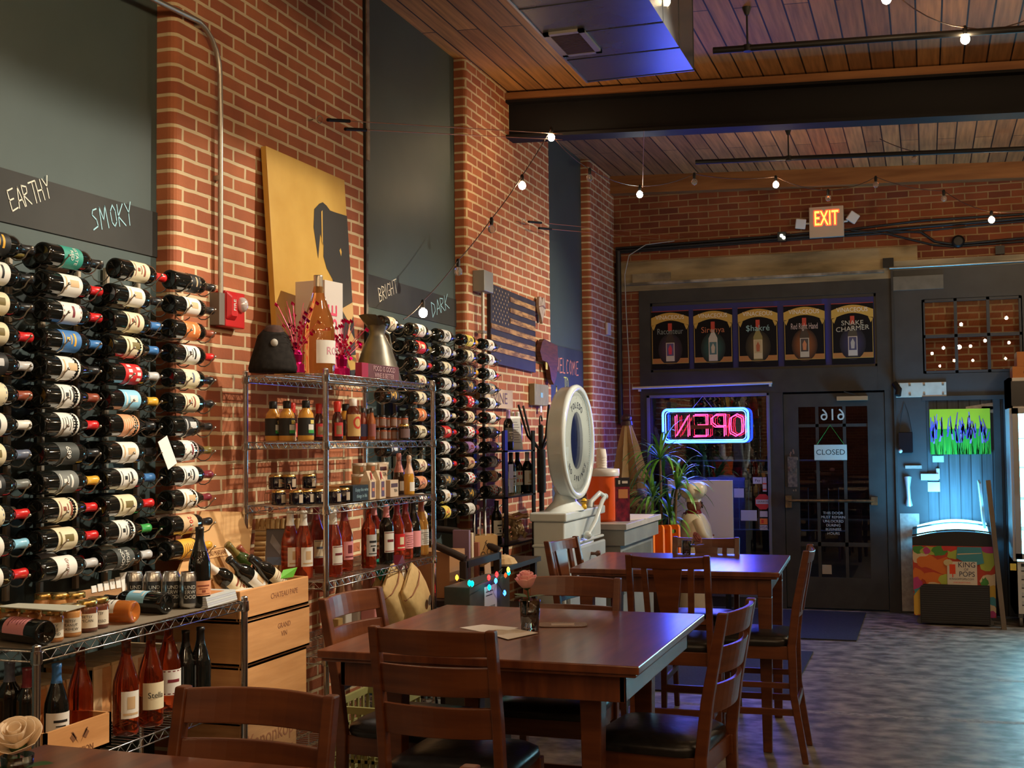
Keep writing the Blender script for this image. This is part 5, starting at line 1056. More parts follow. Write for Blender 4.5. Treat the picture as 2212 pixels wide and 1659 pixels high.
# lower tier: slatted wine boxes, rosé bottles in a small crate
def slat_box(label, x0, x1, y0, y1, z0, z1, n=5, text=None):
    t = thing('slatted_wine_box', label, 'crate', (x0, y0, z0), group='slatted wooden wine boxes'); W_, L_, H_ = x1-x0, y1-y0, z1-z0
    b = MB().mat(CRATE)
    b.box(0, W_, 0, .012, 0, H_); b.box(0, W_, L_-.012, L_, 0, H_); b.box(0, .01, 0, L_, 0, H_); b.box(W_-.01, W_, 0, L_, 0, H_); b.build('box_body', t)
    b = MB().mat(noisy('pale lid slats', (.62, .42, .2), (.7, .5, .28), 5, .6)); s = L_/n
    for k in range(n): b.box(-.004, W_+.004, k*s+.004, (k+1)*s-.006, H_, H_+.01)
    for k in range(n): b.box(W_, W_+.006, k*s+.004, k*s+s*.5, .0, H_)
    b.build('slats', t)
    if text: b = MB().mat(mat('burnt print', (.2, .08, .03), .8)); b.text(text, on_left(L_*.5, H_*.45, W_+.007), H_*.35, .0004); b.build('stamp', t)
    return t
slat_box('near slatted wine box on the lower tier of the low shelf', -2.93, -2.73, 2.98, 3.46, .72, .9, text='ATS')
slat_box('far slatted wine box with burnt crest on the lower tier', -2.93, -2.73, 3.5, 4.0, .72, .915, text='CHATEAU')
t = thing('flag_crate', 'small open crate stamped with crossed flags holding bottles', 'crate', (-2.62, 3.02, .72)); b = MB().mat(CRATE); W_, L_, H_ = .1, .31, .105
b.box(0, .1, 0, L_, 0, .01); b.box(.09, .1, 0, L_, 0, H_); b.box(-.1, -.09, 0, L_, 0, H_); b.box(-.1, .1, 0, .01, 0, H_); b.box(-.1, .1, L_-.01, L_, 0, H_); b.box(-.1, 0, 0, L_, 0, .01); b.build('crate_body', t)
b = MB().mat(mat('burnt print')); M = on_left(L_*.5, H_*.5, .1008)
for s_ in (-1, 1): b.T = M; b.add([(s_*.004, -.01, 0), (s_*.04, .03, 0), (s_*.034, .032, 0)], [(0, 1, 2)]); b.add([(s_*.012, .008, 0), (s_*.03, -.002, 0), (s_*.045, .016, 0), (s_*.03, .03, 0)], [(0, 1, 2, 3)])
b.T = Matrix(); b.text('CESSION', on_left(L_*.55, .018, .1008), .026, .0003); b.build('crossed_flags_stamp', t)
ROSED = mat('dim rose wine', (.5, .085, .025), .03, trans=.95, ior=1.3, coat=.6)
def low(px, X, words_, **k): z = k.pop('z', .722); return bottle(words_, (X, y_on(px, X, z+.15), z), (0, 0, 0), face=-.5, **k)
low(173, -2.62, 'clear-necked rosé bottle standing in the flag crate', kind='burg', lab=None, cap=None, glass=ROSED, z=.732)
low(122, -2.59, 'dark bottle with blue foil standing in the flag crate', kind='burg', lab='white', cap='blue', z=.732, scale=.92)
low(58, -2.66, 'dark bottle with maroon foil left of the shelf post', kind='bord', lab=None, cap='maroon', scale=.93)
low(20, -2.72, 'dark bottle with blue foil nearest the left edge on the lower tier', kind='bord', lab=None, cap='slate')
low(272, -2.56, 'rosé bottle with white label first beyond the flag crate', kind='burg', lab='white', cap=None, glass=ROSED, style=1, span=90, scale=1.05)
low(325, -2.56, 'rosé bottle with cream script label second beyond the flag crate', kind='burg', lab='cream', cap=None, glass=ROSED, style=9, span=120, words=('Stella', .026, .1, 'black'), scale=1.07)
low(364, -2.64, 'rosé bottle third beyond the flag crate, half behind the chair', kind='burg', lab='white', cap=None, glass=ROSED, style=2, scale=1.07)
low(401, -2.62, 'dark slender bottle with copper top, left of the far pair', kind='burg', lab=None, cap='black', scale=.92)
low(433, -2.58, 'dark slender bottle with copper top, right of the far pair', kind='burg', lab=None, cap='black', scale=.95)
t = tag(MB().mat(mat('striped cloth', (.55, .52, .48), .8)).box(-.06, .06, -.01, .01, 0, .2).build('striped_card', loc=(-2.82, 4.06, .72), rot=(.1, 0, .4)), 'striped pale card behind the dark slender bottles', 'card')
low2 = [(.47, 3.35, (.45, .4, .35), 'grey packet on the bottom tier behind the foreground chair'), (.5, 3.75, (.55, .5, .42), 'cream packet on the bottom tier behind the foreground chair'), (.42, 4.0, (.4, .22, .1), 'brown wooden block on the bottom tier behind the foreground chair')]
for z_, y_, c, lb in low2: tag(MB().mat(colmat(c, .6)).cbox((0, 0, .06), (.18, .2, .12)).build('packet', loc=(-2.66, y_, .302), rot=(0, 0, .3*y_)), lb, 'packet')

# stack of wine crates between the shelving units
def crate(label, x0, x1, y0, y1, z0, z1, text=None, m=CRATE, open_=False, cat='crate'):
    t = thing('wine_crate', label, cat, ((x0+x1)/2, (y0+y1)/2, z0), group='stacked wine crates'); a, c, H_ = (x1-x0)/2, (y1-y0)/2, z1-z0; th = .014
    b = MB().mat(m); b.box(-a, a, -c, c, 0, th); b.box(a-th, a, -c, c, 0, H_); b.box(-a, -a+th, -c, c, 0, H_); b.box(-a+th, a-th, -c, -c+th, 0, H_); b.box(-a+th, a-th, c-th, c, 0, H_)
    if not open_: b.box(-a, a, -c, c, H_-th, H_)
    b.build('crate_body', t, bevel=.003)
    if text:
        b = MB().mat(mat('faint burnt print', (.27, .11, .05), .8))
        for tx, yy, zz, s_ in text: b.text(tx, on_left(yy, zz, a+.0006), s_, .0003)
        b.build('stamp', t)
    return t
crate('bottom crate of the stack, stenciled on a red-brown band', -2.9, -2.55, 4.17, 4.66, 0, .2, m=CRATE2)
crate('second lowest crate of the stack, with red stenciled words', -2.9, -2.56, 4.2, 4.62, .201, .59, m=CRATE2, text=[('Kanonkop', 0, .3, .09), ('PINOTAGE', .0, .2, .075)])
crate('third crate of the stack, with a dark knot', -2.89, -2.555, 4.18, 4.7, .591, .812)
c2 = crate('second crate from the top of the stack, with faint crest', -2.89, -2.55, 4.18, 4.72, .813, .99, text=[('GRAND', .05, .12, .03), ('VIN', .05, .085, .03)])
c1 = crate('top open crate of the stack filled with bottles', -2.9, -2.555, 4.165, 4.72, .991, 1.11, open_=True, text=[('CHATEAU PAPE', .07, .07, .032)])
for i, (x, y, z, d, la, cp, g, lb) in enumerate(((-2.7, 4.47, 1.04, (-.15, -.72, .5), 'cream', 'white', DGLASS, 'bottle with white capsule pointing left from the top crate'), (-2.66, 4.56, 1.045, (-.12, -.7, .5), 'white', 'black', DGLASS, 'dark bottle next to the white-capped one in the top crate'),
    (-2.72, 4.66, 1.06, (-.2, -.55, .55), 'peach', 'olive', colmat((.03, .05, .01), .1, .5), 'green-capped bottle in the middle of the top crate'), (-2.62, 4.66, 1.05, (-.1, -.62, .42), 'cream', 'black', DGLASS, 'bottle with cream label nearest the front in the top crate'), (-2.66, 4.68, 1.03, (-.35, -.5, .65), 'cream', 'brown', DGLASS, 'bottle lying steepest at the far end of the top crate'))):
    dv = Vector(d).normalized(); t = bottle(lb, (x, y, z), (0, 0, 0), 'bord', la, cp, i % 4, 'bottles heaped in the top crate', face=0, glass=g)
    s_ = Vector((1, 0, .3)); s_ = (s_-dv*s_.dot(dv)).normalized(); t.rotation_euler = Matrix((s_, dv.cross(s_), dv)).transposed().to_euler(); t.location = Vector((x, y, z))
tag(MB().mat(noisy('crumpled paper', (.62, .55, .45), (.7, .66, .55), 20, .8)).lathe([(.001, 0), (.1, 0), (.12, .03), (.09, .06), (.03, .075), (.001, .07)], 11, smooth=False).build('crumpled_paper', loc=(-2.7, 4.42, 1.005), rot=(0, .1, .4)), 'crumpled cream paper packing in the top crate', 'packing paper').scale = (.95, 1.5, 1.2)
tag(MB().mat(colmat((.15, .5, .05), .5)).add([(0, 0, 0), (.02, .08, .0), (.03, .1, .04), (0, .03, .035)], [(0, 1, 2, 3)]).build('green_leaflet', loc=(-2.6, 4.55, 1.115)), 'bright green leaflet sticking out of the top crate', 'leaflet')
# leaning plywood lid
t = thing('plywood_lid', 'leaning plywood crate lid with burnt stamp against the brick pier', 'board', (-2.88, 4.16, 1.112), rot=(0, -.3, 0)); b = MB().mat(PLY); b.add([(0,.03,0),(0,.6,0),(0,.78,.27),(0,.37,.3),(-.012,.03,0),(-.012,.6,0),(-.012,.78,.27),(-.012,.37,.3)], [(0,1,2,3),(7,6,5,4),(0,4,5,1),(1,5,6,2),(2,6,7,3),(3,7,4,0)]); b.build('board', t)
b = MB().mat(mat('burnt print')); b.text('CRU MARSANNAY', on_left(.42, .11, .001), .03, .0003, sx=.7); b.box(.0004, .001, .33, .51, .09, .092); b.box(.0004, .001, .33, .51, .128, .13); b.build('stamp', t)
t = thing('hand_tag', 'white hand-shaped tag leaning on the plywood lid', 'tag', (-2.83, 4.62, 1.12), rot=(.3, -.3, 0)); b = MB().mat(WHITE); b.rbox(-.001, .001, -.03, .02, 0, .14, .0005, 1); b.build('tag_card', t); b = MB().mat(INK); b.text('CRU', on_left(-.005, .08, .0016) @ Matrix.Rotation(1.3, 4, 'Z'), .035, .0003); b.build('lettering', t)
# plastic crates at the foot
def basket(label, x, y, z, w, d, h, col, rz=0):
    t = thing('plastic_crate', label, 'crate', (x, y, z), rz); m = colmat(col, .5); b = MB().mat(m)
    for x_ in (-w/2, w/2): 
        for k in range(9): yy = -d/2+d*k/8; b.box(x_-.005, x_+.005, yy-.007, yy+.007, 0, h)
        for k in range(6): zz = h*k/5; b.box(x_-.005, x_+.005, -d/2, d/2, zz-.006, zz+.008)
    for y_ in (-d/2, d/2):
        for k in range(9): xx = -w/2+w*k/8; b.box(xx-.007, xx+.007, y_-.005, y_+.005, 0, h)
        for k in range(6): zz = h*k/5; b.box(-w/2, w/2, y_-.005, y_+.005, zz-.006, zz+.008)
    b.box(-w/2, w/2, -d/2, d/2, 0, .01); b.build('lattice', t); b = MB().mat(m)
    for a in ((-w/2-.012, w/2+.012, -d/2-.012, -d/2+.006), (-w/2-.012, w/2+.012, d/2-.006, d/2+.012), (-w/2-.012, -w/2+.006, -d/2, d/2), (w/2-.006, w/2+.012, -d/2, d/2)): b.box(*a, h-.005, h+.025)
    b.build('rim', t); return t
p = at_x(755, 1490, -2.32); basket('yellow-green plastic milk crate on the floor under the rose table', -2.38, 5.0, .0, .26, .42, .52, (.28, .27, .1))
p = at_x(675, 1580, -2.3); basket('low green plastic crate on the floor by the stacked crates', -2.4, 4.48, 0, .24, .3, .3, (.14, .19, .05))
# ---------------------------------------------------------------- wall pieces on the far pier
t = thing('wooden_flag', 'wooden american flag plaque with dark and burnt stripes', 'wall plaque', (XW, 8.37, 2.31), rot=(-.02, 0, 0))
NAVY = noisy('charred navy wood', (.02, .017, .03), (.035, .03, .045), 8, .5); BURN = noisy('scorched pine stripe', (.5, .27, .09), (.16, .07, .02), 14, .6, (1, .6, 3), 6, lo=.38, hi=.6)
b = MB().mat(NAVY); b.box(0, .03, 0, 1.08, -.045, .54); b.build('board', t, bevel=.002)
b = MB().mat(BURN); h = .54/13
for k in range(13):
    if k % 2 == 1: b.box(.03, .036, (.43 if k < 7 else 0), 1.06, .54-(k+1)*h, .54-k*h-.003)
b.build('stripes', t)
b = MB().mat(mat('star paint', (.6, .42, .22), .6))
for r in range(9):
    for c in range(6 if r % 2 == 0 else 5):
        y, z = .045+c*.07+(.035 if r % 2 else 0), .51-r*.029; pts = []
        for k in range(10): rr_ = .012 if k % 2 == 0 else .005; a = PI/2+k*PI/5; pts.append((.032, y+rr_*math.cos(a), z+rr_*math.sin(a)))
        b.add(pts, [tuple(range(10))])
b.build('stars', t)
# heart, state shape, plaques
pts = []
for k in range(24): a = 2*PI*k/24; pts.append((16*math.sin(a)**3, 13*math.cos(a)-5*math.cos(2*a)-2*math.cos(3*a)-math.cos(4*a)))
t = thing('wooden_heart', 'small whitewashed wooden heart right of the flag plaque', 'wall ornament', (XW, 9.6, 2.79)); b = MB().mat(noisy('whitewash', (.42, .34, .27), (.3, .22, .17), 20, .7)); b.T = frame_at((.0, 0, 0), (0, 1, 0), (0, 0, 1)); b.prism([(x*.0058, y*.0078) for x, y in pts], .02, .045); b.build('heart', t)
b = MB().mat(mat('copper wire')); b.tube([(.05, -.09, -.0), (.055, 0, .02), (.05, .09, .0)], .003, 5); b.build('wire', t)
b = MB().mat(INK); b.box(.02, .03, -.07, -.05, -.13, -.06); b.build('pen', t)
t = thing('state_shape_plaque', 'dark brown wooden state-shaped plaque below right of the flag', 'wall plaque', (XW, 9.74, 2.4)); b = MB().mat(noisy('dark grooved wood', (.12, .035, .02), (.06, .02, .012), 10, .5, (1, 1, 8))); b.T = frame_at((0, 0, 0), (0, 1, 0), (0, 0, 1))
b.prism([(-.26, .02), (-.2, .1), (-.14, .13), (.24, .1), (.25, -.06), (.2, -.17), (.12, -.24), (.05, -.2), (-.0, -.1), (-.06, -.06), (-.2, -.05)], .02, .06); b.T = Matrix(); b.build('board', t); b = MB().mat(colmat((.6, .5, .1))); b.box(.05, .055, -.09, -.04, -.12, -.06); b.build('price_tag', t)
t = thing('carved_plaque', 'pale carved wooden plaque with a small blue emblem', 'wall plaque', (XW, 9.55, 2.06)); b = MB().mat(noisy('weathered green wood', (.3, .27, .17), (.2, .18, .11), 12, .7, (1, 6, 1))); b.box(.0, .05, -.2, .19, -.085, .09); b.build('board', t, bevel=.004)
b = MB().mat(colmat((.25, .5, .55))); b.box(.05, .052, -.04, .02, -.02, .02); b.build('emblem', t); b = MB().mat(WHITE); b.box(.03, .034, -.0, .05, -.14, -.085); b.build('price_tag', t)
t = thing('square_plaque', 'small pale square plaque on the brick above the coat stand', 'wall plaque', (XW, 9.95, 1.78)); b = MB().mat(noisy('pale card wood', (.42, .36, .2), (.5, .42, .26), 14, .7)); b.box(0, .03, -.12, .12, -.13, .04); b.mat(colmat((.5, .45, .38))); b.box(.03, .035, -.1, .1, -.03, .035); b.build('board', t)
t = thing('wine_letter_sign', 'cream wooden WINE sign half hidden by the far bottle rack', 'sign', (XW, 8.5, 2.0)); b = MB().mat(noisy('cream sign wood', (.55, .4, .2), (.45, .32, .15), 5, .6)); b.box(.02, .05, -.42, .3, -.07, .07); b.build('board', t); b = MB().mat(mat('sign brown', (.12, .06, .03), .6)); b.text('WINE', on_left(-.02, 0, .0512), .12, .0005, sx=1.25); b.build('lettering', t)
tag(MB().mat(mat('white plastic sensor', (.6, .55, .6), .4)).rbox(0, .03, -.07, .07, -.06, .06, .012).build('door_sensor', loc=(XW, 11.93, 2.81)), 'small white oval sensor on the brick near the back corner', 'sensor')
# welcome board
t = thing('welcome_chalkboard', 'blackboard panel chalked WELCOME TO behind the round scale', 'chalkboard', (XW-.09, 10.03, 1.3)); b = MB().mat(noisy('slate board', (.022, .03, .04), (.035, .045, .055), 3, .6)); b.box(0, .012, 0, 1.27, 0, 1.24); b.build('board', t)
b = MB().mat(colmat((.62, .22, .16), .9)); chalk(b, 'WELCOME', frame_at((.0135, .35, 1.0), (0, 1, 0), (0, 0, 1)), .13, .006, .8); b.build('word_welcome', t)
b = MB().mat(colmat((.55, .6, .15), .9)); chalk(b, 'TO', frame_at((.0135, .6, .85), (0, 1, 0), (0, 0, 1)), .11, .006); b.build('word_to', t)
b = MB().mat(colmat((.7, .55, .15), .9)); M = frame_at((.0135, .0, .35), (0, 1, 0), (0, 0, 1))
b.strokes([[(.3, .0), (.3, .25), (.36, .52), (.42, .3), (.55, .36), (.46, .2), (.5, 0)]], M, .01); b.mat(colmat((.65, .7, .75), .9)); b.strokes([[(.1, 0), (.18, .35), (.24, .3), (.2, 0)], [(.26, 0), (.28, .4)]], M, .008); b.mat(colmat((.6, .25, .15), .9)); b.strokes([[(.36, .02), (.38, .2), (.44, .18), (.42, .0)]], M, .008); 
b.mat(colmat((.5, .42, .3), .9)); b.strokes([[(.75, .22), (.8, .42), (.92, .44), (1.02, .22)], [(.8, .2), (.84, .34), (.92, .36), (.96, .22)]], M, .012); b.mat(colmat((.6, .62, .6), .9)); b.strokes([[(.72, .2), (.8, .16), (.86, .2)], [(.96, .2), (1.02, .15), (1.1, .2)], [(.9, .1), (.9, -.05)], [(1.12, .34), (1.18, .4)], [(1.12, .28), (1.2, .28)]], M, .006); b.build('chalk_drawing', t)

# black rack with bottles, basket, and shapes
t = thing('black_metal_rack', 'black metal display rack holding bottles left of the round scale', 'rack', (-2.98, 7.9, 0)); RX, RL = .23, .62
for x in (0, RX):
    for y in (0, RL): b = MB().mat(BLACKM); b.box(x-.006, x+.006, y-.03, y+.03, 0, 1.76); b.build('post', t)
for z in (.5, .97, 1.3, 1.62): b = MB().mat(BLACKM); b.box(-.006, RX+.006, -.03, RL+.03, z-.012, z); b.build('shelf', t)
def rk(px, X, z, lab, kind='bord', la='white', cap='white', **k): return bottle(lab, (X, y_on(px, X, z+.12), z), (0, 0, 0), kind, la, cap, k.pop('style', 0), 'bottles on the black display rack', face=-.5, **k)
rk(1098, -2.8, 1.622, 'bottle with lilac foil and grey label on the top of the black rack', la='grey', cap='purple', scale=.95); rk(1107, -2.9, 1.622, 'bottle with lilac foil behind the framed notice', la='white', cap='white', scale=.93); rk(1118, -2.86, 1.622, 'rightmost white-foil bottle on the top of the black rack', la=None, cap='white', scale=.93)
rk(1104, -2.84, 1.302, 'dark bottle left on the middle shelf of the black rack', la='white', cap='black'); rk(1118, -2.86, 1.302, 'bottle with red check label on the middle shelf of the black rack', la='white', cap='black', style=4, acc='red'); rk(1139, -2.8, 1.302, 'white-foil bottle with pale blue label on the middle shelf', la='white', cap='white', style=1)
rk(1073, -2.84, .972, 'dark bottle with white label low on the black rack', la='white', cap='black')
y = y_on(1118, -2.77, 1.7); t = thing('framed_notice', 'white framed notice standing before bottles on the black rack', 'notice', (-2.77, y, 1.622), rot=(0, -.1, -.3)); b = MB().mat(WHITE); b.box(-.004, .004, -.06, .06, 0, .24); b.mat(mat('notice print', (.35, .33, .32), .7))
for k in range(9): b.box(.004, .0046, -.04, .04-.01*(k % 3), .05+k*.018, .056+k*.018)
b.build('notice_card', t)
y = y_on(1108, -2.76, 1.33); t = thing('wire_basket', 'gold wire basket with a white card on the middle shelf of the black rack', 'basket', (-2.78, y, 1.302)); b = MB().mat(mat('gold wire', (.6, .42, .18), .3, .9))
for z in (0.003, .12): b.tube([(-.04, -.1, z), (.04, -.1, z), (.04, .1, z), (-.04, .1, z)], .002, 5, closed=True)
for k in range(8): b.tube([(.04, -.1+k*.0285, 0), (.04, -.1+k*.0285, .12)], .0015, 5); b.tube([(-.04, -.1+k*.0285, 0), (-.04, -.1+k*.0285, .12)], .0015, 5)
b.build('basket_wire', t); b = MB().mat(WHITE); b.box(.0, .004, -.03, .06, .02, .22); b.build('card', t)
t = thing('cork_loaf_basket', 'heap of wine corks on the lower shelf of the black rack', 'corks', (-2.83, 8.22, .975)); b = MB().mat(noisy('cork heap', (.55, .4, .22), (.42, .29, .15), 18, .85)); rr = random.Random(4)
for k in range(60):
    a, rd, z = rr.uniform(0, 6.28), rr.random()**.5, rr.uniform(0, 1); b.T = Matrix.Translation((.11*rd*math.cos(a)*(1-z*.5), .21*rd*math.sin(a)*(1-z*.5), .02+z*.13)) @ Euler((rr.random()*3, rr.random()*3, 0)).to_matrix().to_4x4(); b.tube([(-.021, 0, 0), (.021, 0, 0)], .0115, 8)
b.build('cork_heap', t)['kind'] = 'stuff'
b = MB().mat(mat('basket twist', (.4, .22, .1), .8)); b.tube([(.12*math.cos(k*.35), .24*math.sin(k*.35), .17+.01*math.sin(k*3)) for k in range(18)], .012, 6, closed=True); b.build('twisted_rim', t)
t = thing('coat_stand', 'black wrought iron coat stand between the rack and the scale', 'coat stand', (-2.72, 8.62, 0)); b = MB().mat(BLACKM); b.tube([(0, 0, 0), (0, 0, 1.8)], [.02, .02], 10); b.tube([(0, 0, 1.3), (0, 0, 1.62)], .035, 8); b.tube([(.0, .0+.03*math.cos(k), 1.83+.04*math.sin(k)) for k in [i*.7 for i in range(9)]], .006, 6); b.build('pole', t)
for a, l in ((-2.1, .22), (-.6, .1), (.9, .14), (2.6, .2)): b = MB().mat(BLACKM); b.tube([(0, 0, 1.6), (l*.6*math.cos(a), l*.6*math.sin(a), 1.72), (l*math.cos(a), l*math.sin(a), 1.95)], .009, 6); b.build('hook', t)
for a in (.4, 2.5, 4.6): b = MB().mat(BLACKM); b.tube([(0, 0, .15), (.15*math.cos(a), .15*math.sin(a), .12), (.22*math.cos(a), .22*math.sin(a), .01)], .011, 6); b.build('foot', t)

# things between the tall shelf and the rack: dark armchair heaped with boxes
t = thing('old_armchair', 'dark wooden armchair heaped with boxes beyond the tall wire shelf', 'chair', (-2.72, 6.62, 0)); DW = mat('near black wood', (.02, .012, .01), .4)
for x in (-.24, .26):
    for y in (-.28, .28): b = MB().mat(DW); b.box(x-.02, x+.02, y-.02, y+.02, 0, 1.02 if x > 0 else 1.2); b.build('leg', t, bevel=.004)
b = MB().mat(DW); b.box(-.26, .28, -.3, .3, .76, .8); b.build('seat', t, bevel=.005)
for y in (-.28, .28): b = MB().mat(DW); b.tube([(-.24, y, 1.16), (0, y, 1.14), (.2, y, 1.06), (.27, y, 1.03)], .022, 8); b.build('arm', t)
b = MB().mat(DW); b.box(.24, .28, -.28, .28, .98, 1.02); b.build('front_rail', t)
for i, (x, y, z, w, d, h, c, lb) in enumerate(((-2.72, 6.52, .802, .3, .24, .26, (.35, .17, .07), 'brown wooden box nearest the tall shelf on the armchair'), (-2.62, 6.72, .802, .1, .03, .36, (.2, .12, .18), 'thin purple-brown book upright on the armchair'), (-2.62, 6.77, .802, .1, .04, .34, (.6, .48, .33), 'thin pale book upright beside the purple one'), (-2.6, 6.82, .802, .1, .035, .28, (.3, .1, .07), 'red-brown thin book upright on the armchair'))):
    tag(MB().mat(colmat(c, .6)).box(-w/2, w/2, -d/2, d/2, 0, h).build('display_box', loc=(x, y, z), rot=(0, 0, .04*i)), lb, 'box')
t = thing('logo_box', 'pale wooden box with black bicycle-like emblem and cards on the side table', 'box', (-2.62, 7.25, .932), -1.0); b = MB().mat(noisy('pale new pine', (.6, .38, .16), (.68, .45, .2), 4, .5)); 
for a in ((-.1, .1, -.12, -.11), (-.1, .1, .11, .12), (-.1, -.09, -.12, .12), (.09, .1, -.12, .12)): b.box(*a, 0, .26)
b.box(-.1, .1, -.12, .12, 0, .01); b.build('box_body', t)
b = MB().mat(INK); M = frame_at((.101, 0, 0), (0, 1, 0), (0, 0, 1))
for cx_, cz_ in ((-.03, .1), (.03, .125)): b.strokes([[(cx_+.02*math.cos(k*.6), cz_+.025*math.sin(k*.6)) for k in range(12)]], M, .003)
b.strokes([[(-.03, .14), (0, .2), (.03, .16)], [(-.01, .2), (.01, .22)]], M, .003); b.build('emblem', t); t.scale = (.66, .6, .72); t.location = (-2.56, y_on(1045, -2.56, 1.0), .932)
for i in range(3): tag(MB().mat(WHITE).box(-.001, .001, -.06, .06, 0, .13).build('card', loc=(-2.6+.02*i, y_on(1040+5*i, -2.56, 1.1), 1.105+.01*i), rot=(.5+.1*i, 0, .3)), '%s white card fanned above the pale emblem box' % ('left', 'middle', 'right')[i], 'card', 'fanned cards')
t = thing('side_table', 'low dark side table carrying the emblem box', 'table', (-2.65, 7.31, 0)); b = MB().mat(DW); b.box(-.22, .24, -.38, .3, .9, .93); b.build('tabletop', t)
for x in (-.19, .2):
    for y in (-.34, .26): b = MB().mat(DW); b.box(x-.018, x+.018, y-.018, y+.018, 0, .9); b.build('leg', t)
tag(MB().mat(noisy('spilled corks', (.6, .42, .22), (.45, .3, .15), 30, .8)).lathe([(.001, 0), (.09, 0), (.07, .03), (.03, .05), (.001, .05)], 11, smooth=False).build('cork_pile', loc=(-2.5, 7.12, .931)), 'pile of loose corks before the emblem box', 'corks')
t = thing('black_bin', 'black box with a white shipping label in front of the armchair', 'box', (-2.3, y_on(1015, -2.2, .85)+.24, .0)); b = MB().mat(noisy('dull black card', (.03, .03, .028), (.05, .045, .04), 10, .7)); zb_ = at_x(1075, 1249, -2.2).z; b.box(-.04, .1, -.24, .38, 0, zb_); b.build('box_body', t, bevel=.004)
b = MB().mat(mat('shipping label', (.45, .45, .52), .6)); zq = zb_-.875; b.box(.1, .102, -.03, .16, .7+zq, .85+zq); b.mat(INK)
for k in range(9): b.box(.102, .1025, -.01+k*.016, -.002+k*.016, .715+zq, .745+zq)
b.box(.102, .1025, -.01, .1, .82+zq, .825+zq); b.box(.102, .1025, -.01, .09, .8+zq, .805+zq); b.build('shipping_label', t)
tag(MB().mat(colmat((.5, .32, .2))).box(0, .004, -.05, .05, 0, .14).build('kraft_tag', loc=(-2.42, 6.62, .84), rot=(.1, 0, 0)), 'tan paper hanging below the armchair arm', 'paper')
t = thing('christmas_lights', 'string of coloured christmas bulbs over the armchair and black box', 'string lights', (-2.3, 6.7, .9)); path = [at_x(px, py, X_) for px, py, X_ in ((988, 1248, -2.36), (1010, 1255, -2.3), (1018, 1270, -2.17), (1040, 1258, -2.17), (1057, 1247, -2.17), (1072, 1240, -2.17), (1085, 1228, -2.2), (1076, 1262, -2.17), (1090, 1283, -2.17))]; o_ = Vector((-2.3, 6.7, .9))
b = MB().mat(mat('green cord', (.01, .04, .02), .5)); b.tube([p-o_ for p in path], .0025, 5); b.build('cord', t)
for px, py, X_, c in ((987, 1248, -2.36, (1, .25, .01)), (1014, 1260, -2.17, (0, .8, .5)), (1020, 1261, -2.17, (0, .7, .55)), (1056, 1248, -2.17, (1, .01, .01)), (1073, 1241, -2.17, (1, .02, .01)), (1071, 1255, -2.17, (.02, .12, 1)), (1057, 1269, -2.17, (0, .75, .75)), (1090, 1281, -2.17, (.02, .12, 1)), (1098, 1231, -2.17, (1, .7, .02)), (1099, 1237, -2.17, (0, .8, .6)), (997, 1286, -2.36, (1, .01, .1)), (1092, 1243, -2.17, (.5, .1, .02))):
    p = at_x(px, py, X_)-o_; b = MB().mat(mat('xmas %d%d%d' % (c[0]*9, c[1]*9, c[2]*9), c, .3, emit=9 if c[0]+c[1]+c[2] > .8 else 1, ecol=c)); b.lathe([(.001, -.015), (.009, -.005), (.009, .005), (.003, .015)], 8, p); b.build('bulb', t)
p = at_x(1105, 1215, -2.45); t = thing('foil_packet', 'patterned packet hanging by the black rack post', 'packet', (-2.5, p.y, p.z-.08), rot=(.3, 0, .1)); b = MB().mat(noisy('marbled print', (.45, .25, .15), (.15, .15, .17), 25, .35, (1, 3, 1), 6)); b.box(0, .006, -.07, .06, -.04, .12); b.build('packet_body', t); b = MB().mat(WHITE); b.box(.006, .007, -.075, -.065, -.04, .13); b.build('edge', t)

# the big round platform scale
SCW = noisy('aged white enamel', (.58, .65, .66), (.66, .72, .72), 4, .22, coat=.4)
t = thing('dial_scale', 'big white enamel scale with a large round dial on a cabinet', 'scale', (-2.41, 8.18, 0))
b = MB().mat(SCW); b.box(-.12, .1, -.36, .4, 0, 1.0); b.build('cabinet', t, bevel=.012)
b = MB().mat(SCW); b.box(-.14, .12, -.38, .66, 1.14, 1.2); b.box(-.12, .1, -.36, .6, .985, 1.14); b.box(-.13, .115, -.37, .64, .965, .985); b.build('platform', t, bevel=.01)
b = MB().mat(noisy('scale door enamel', (.45, .52, .56), (.52, .58, .62), 4, .25, coat=.4)); b.box(.1, .13, -.33, .62, .3, .95); dr = b.build('door', t, bevel=.012)
b = MB().mat(colmat((.12, .05, .03), .3)); b.lathe([(.012, 0), (.01, .03), (.022, .045), (.022, .065), (.001, .07)], 12); b.build('knob', dr, loc=(.13, .2, .88), rot=(0, PI/2, 0)); b = MB().mat(colmat((.25, .25, .3))); b.box(.131, .134, .15, .21, .7, .79); b.build('price_tag', dr)
b = MB().mat(SCW)
n = 48
def ringx(rad, x): return [(x, rad*math.cos(2*PI*k/n), rad*math.sin(2*PI*k/n)) for k in range(n)]
prof = [(.3, -.02), (.37, -.015), (.385, .005), (.388, .07), (.398, .08), (.402, .1), (.392, .115), (.372, .118), (.358, .105), (.352, .09)]
vs = sum([ringx(r, x) for r, x in prof], []); b.add(vs, [(j*n+k, j*n+(k+1) % n, (j+1)*n+(k+1) % n, (j+1)*n+k) for j in range(len(prof)-1) for k in range(n)], True); b.add(vs, [tuple(range(n))])
b.build('dial_housing', t, loc=(0, 0, 1.675))
b = MB().mat(mat('dial face', (.55, .58, .54), .5)); b.add(ringx(.356, .092), [tuple(range(n))])
b.mat(mat('dial glass blue', (.02, .03, .1), .15, coat=1)); b.add([(.094, .15*math.cos(2*PI*k/32), .01+.2*math.sin(2*PI*k/32)) for k in range(32)], [tuple(range(32))]); b.mat(INK)
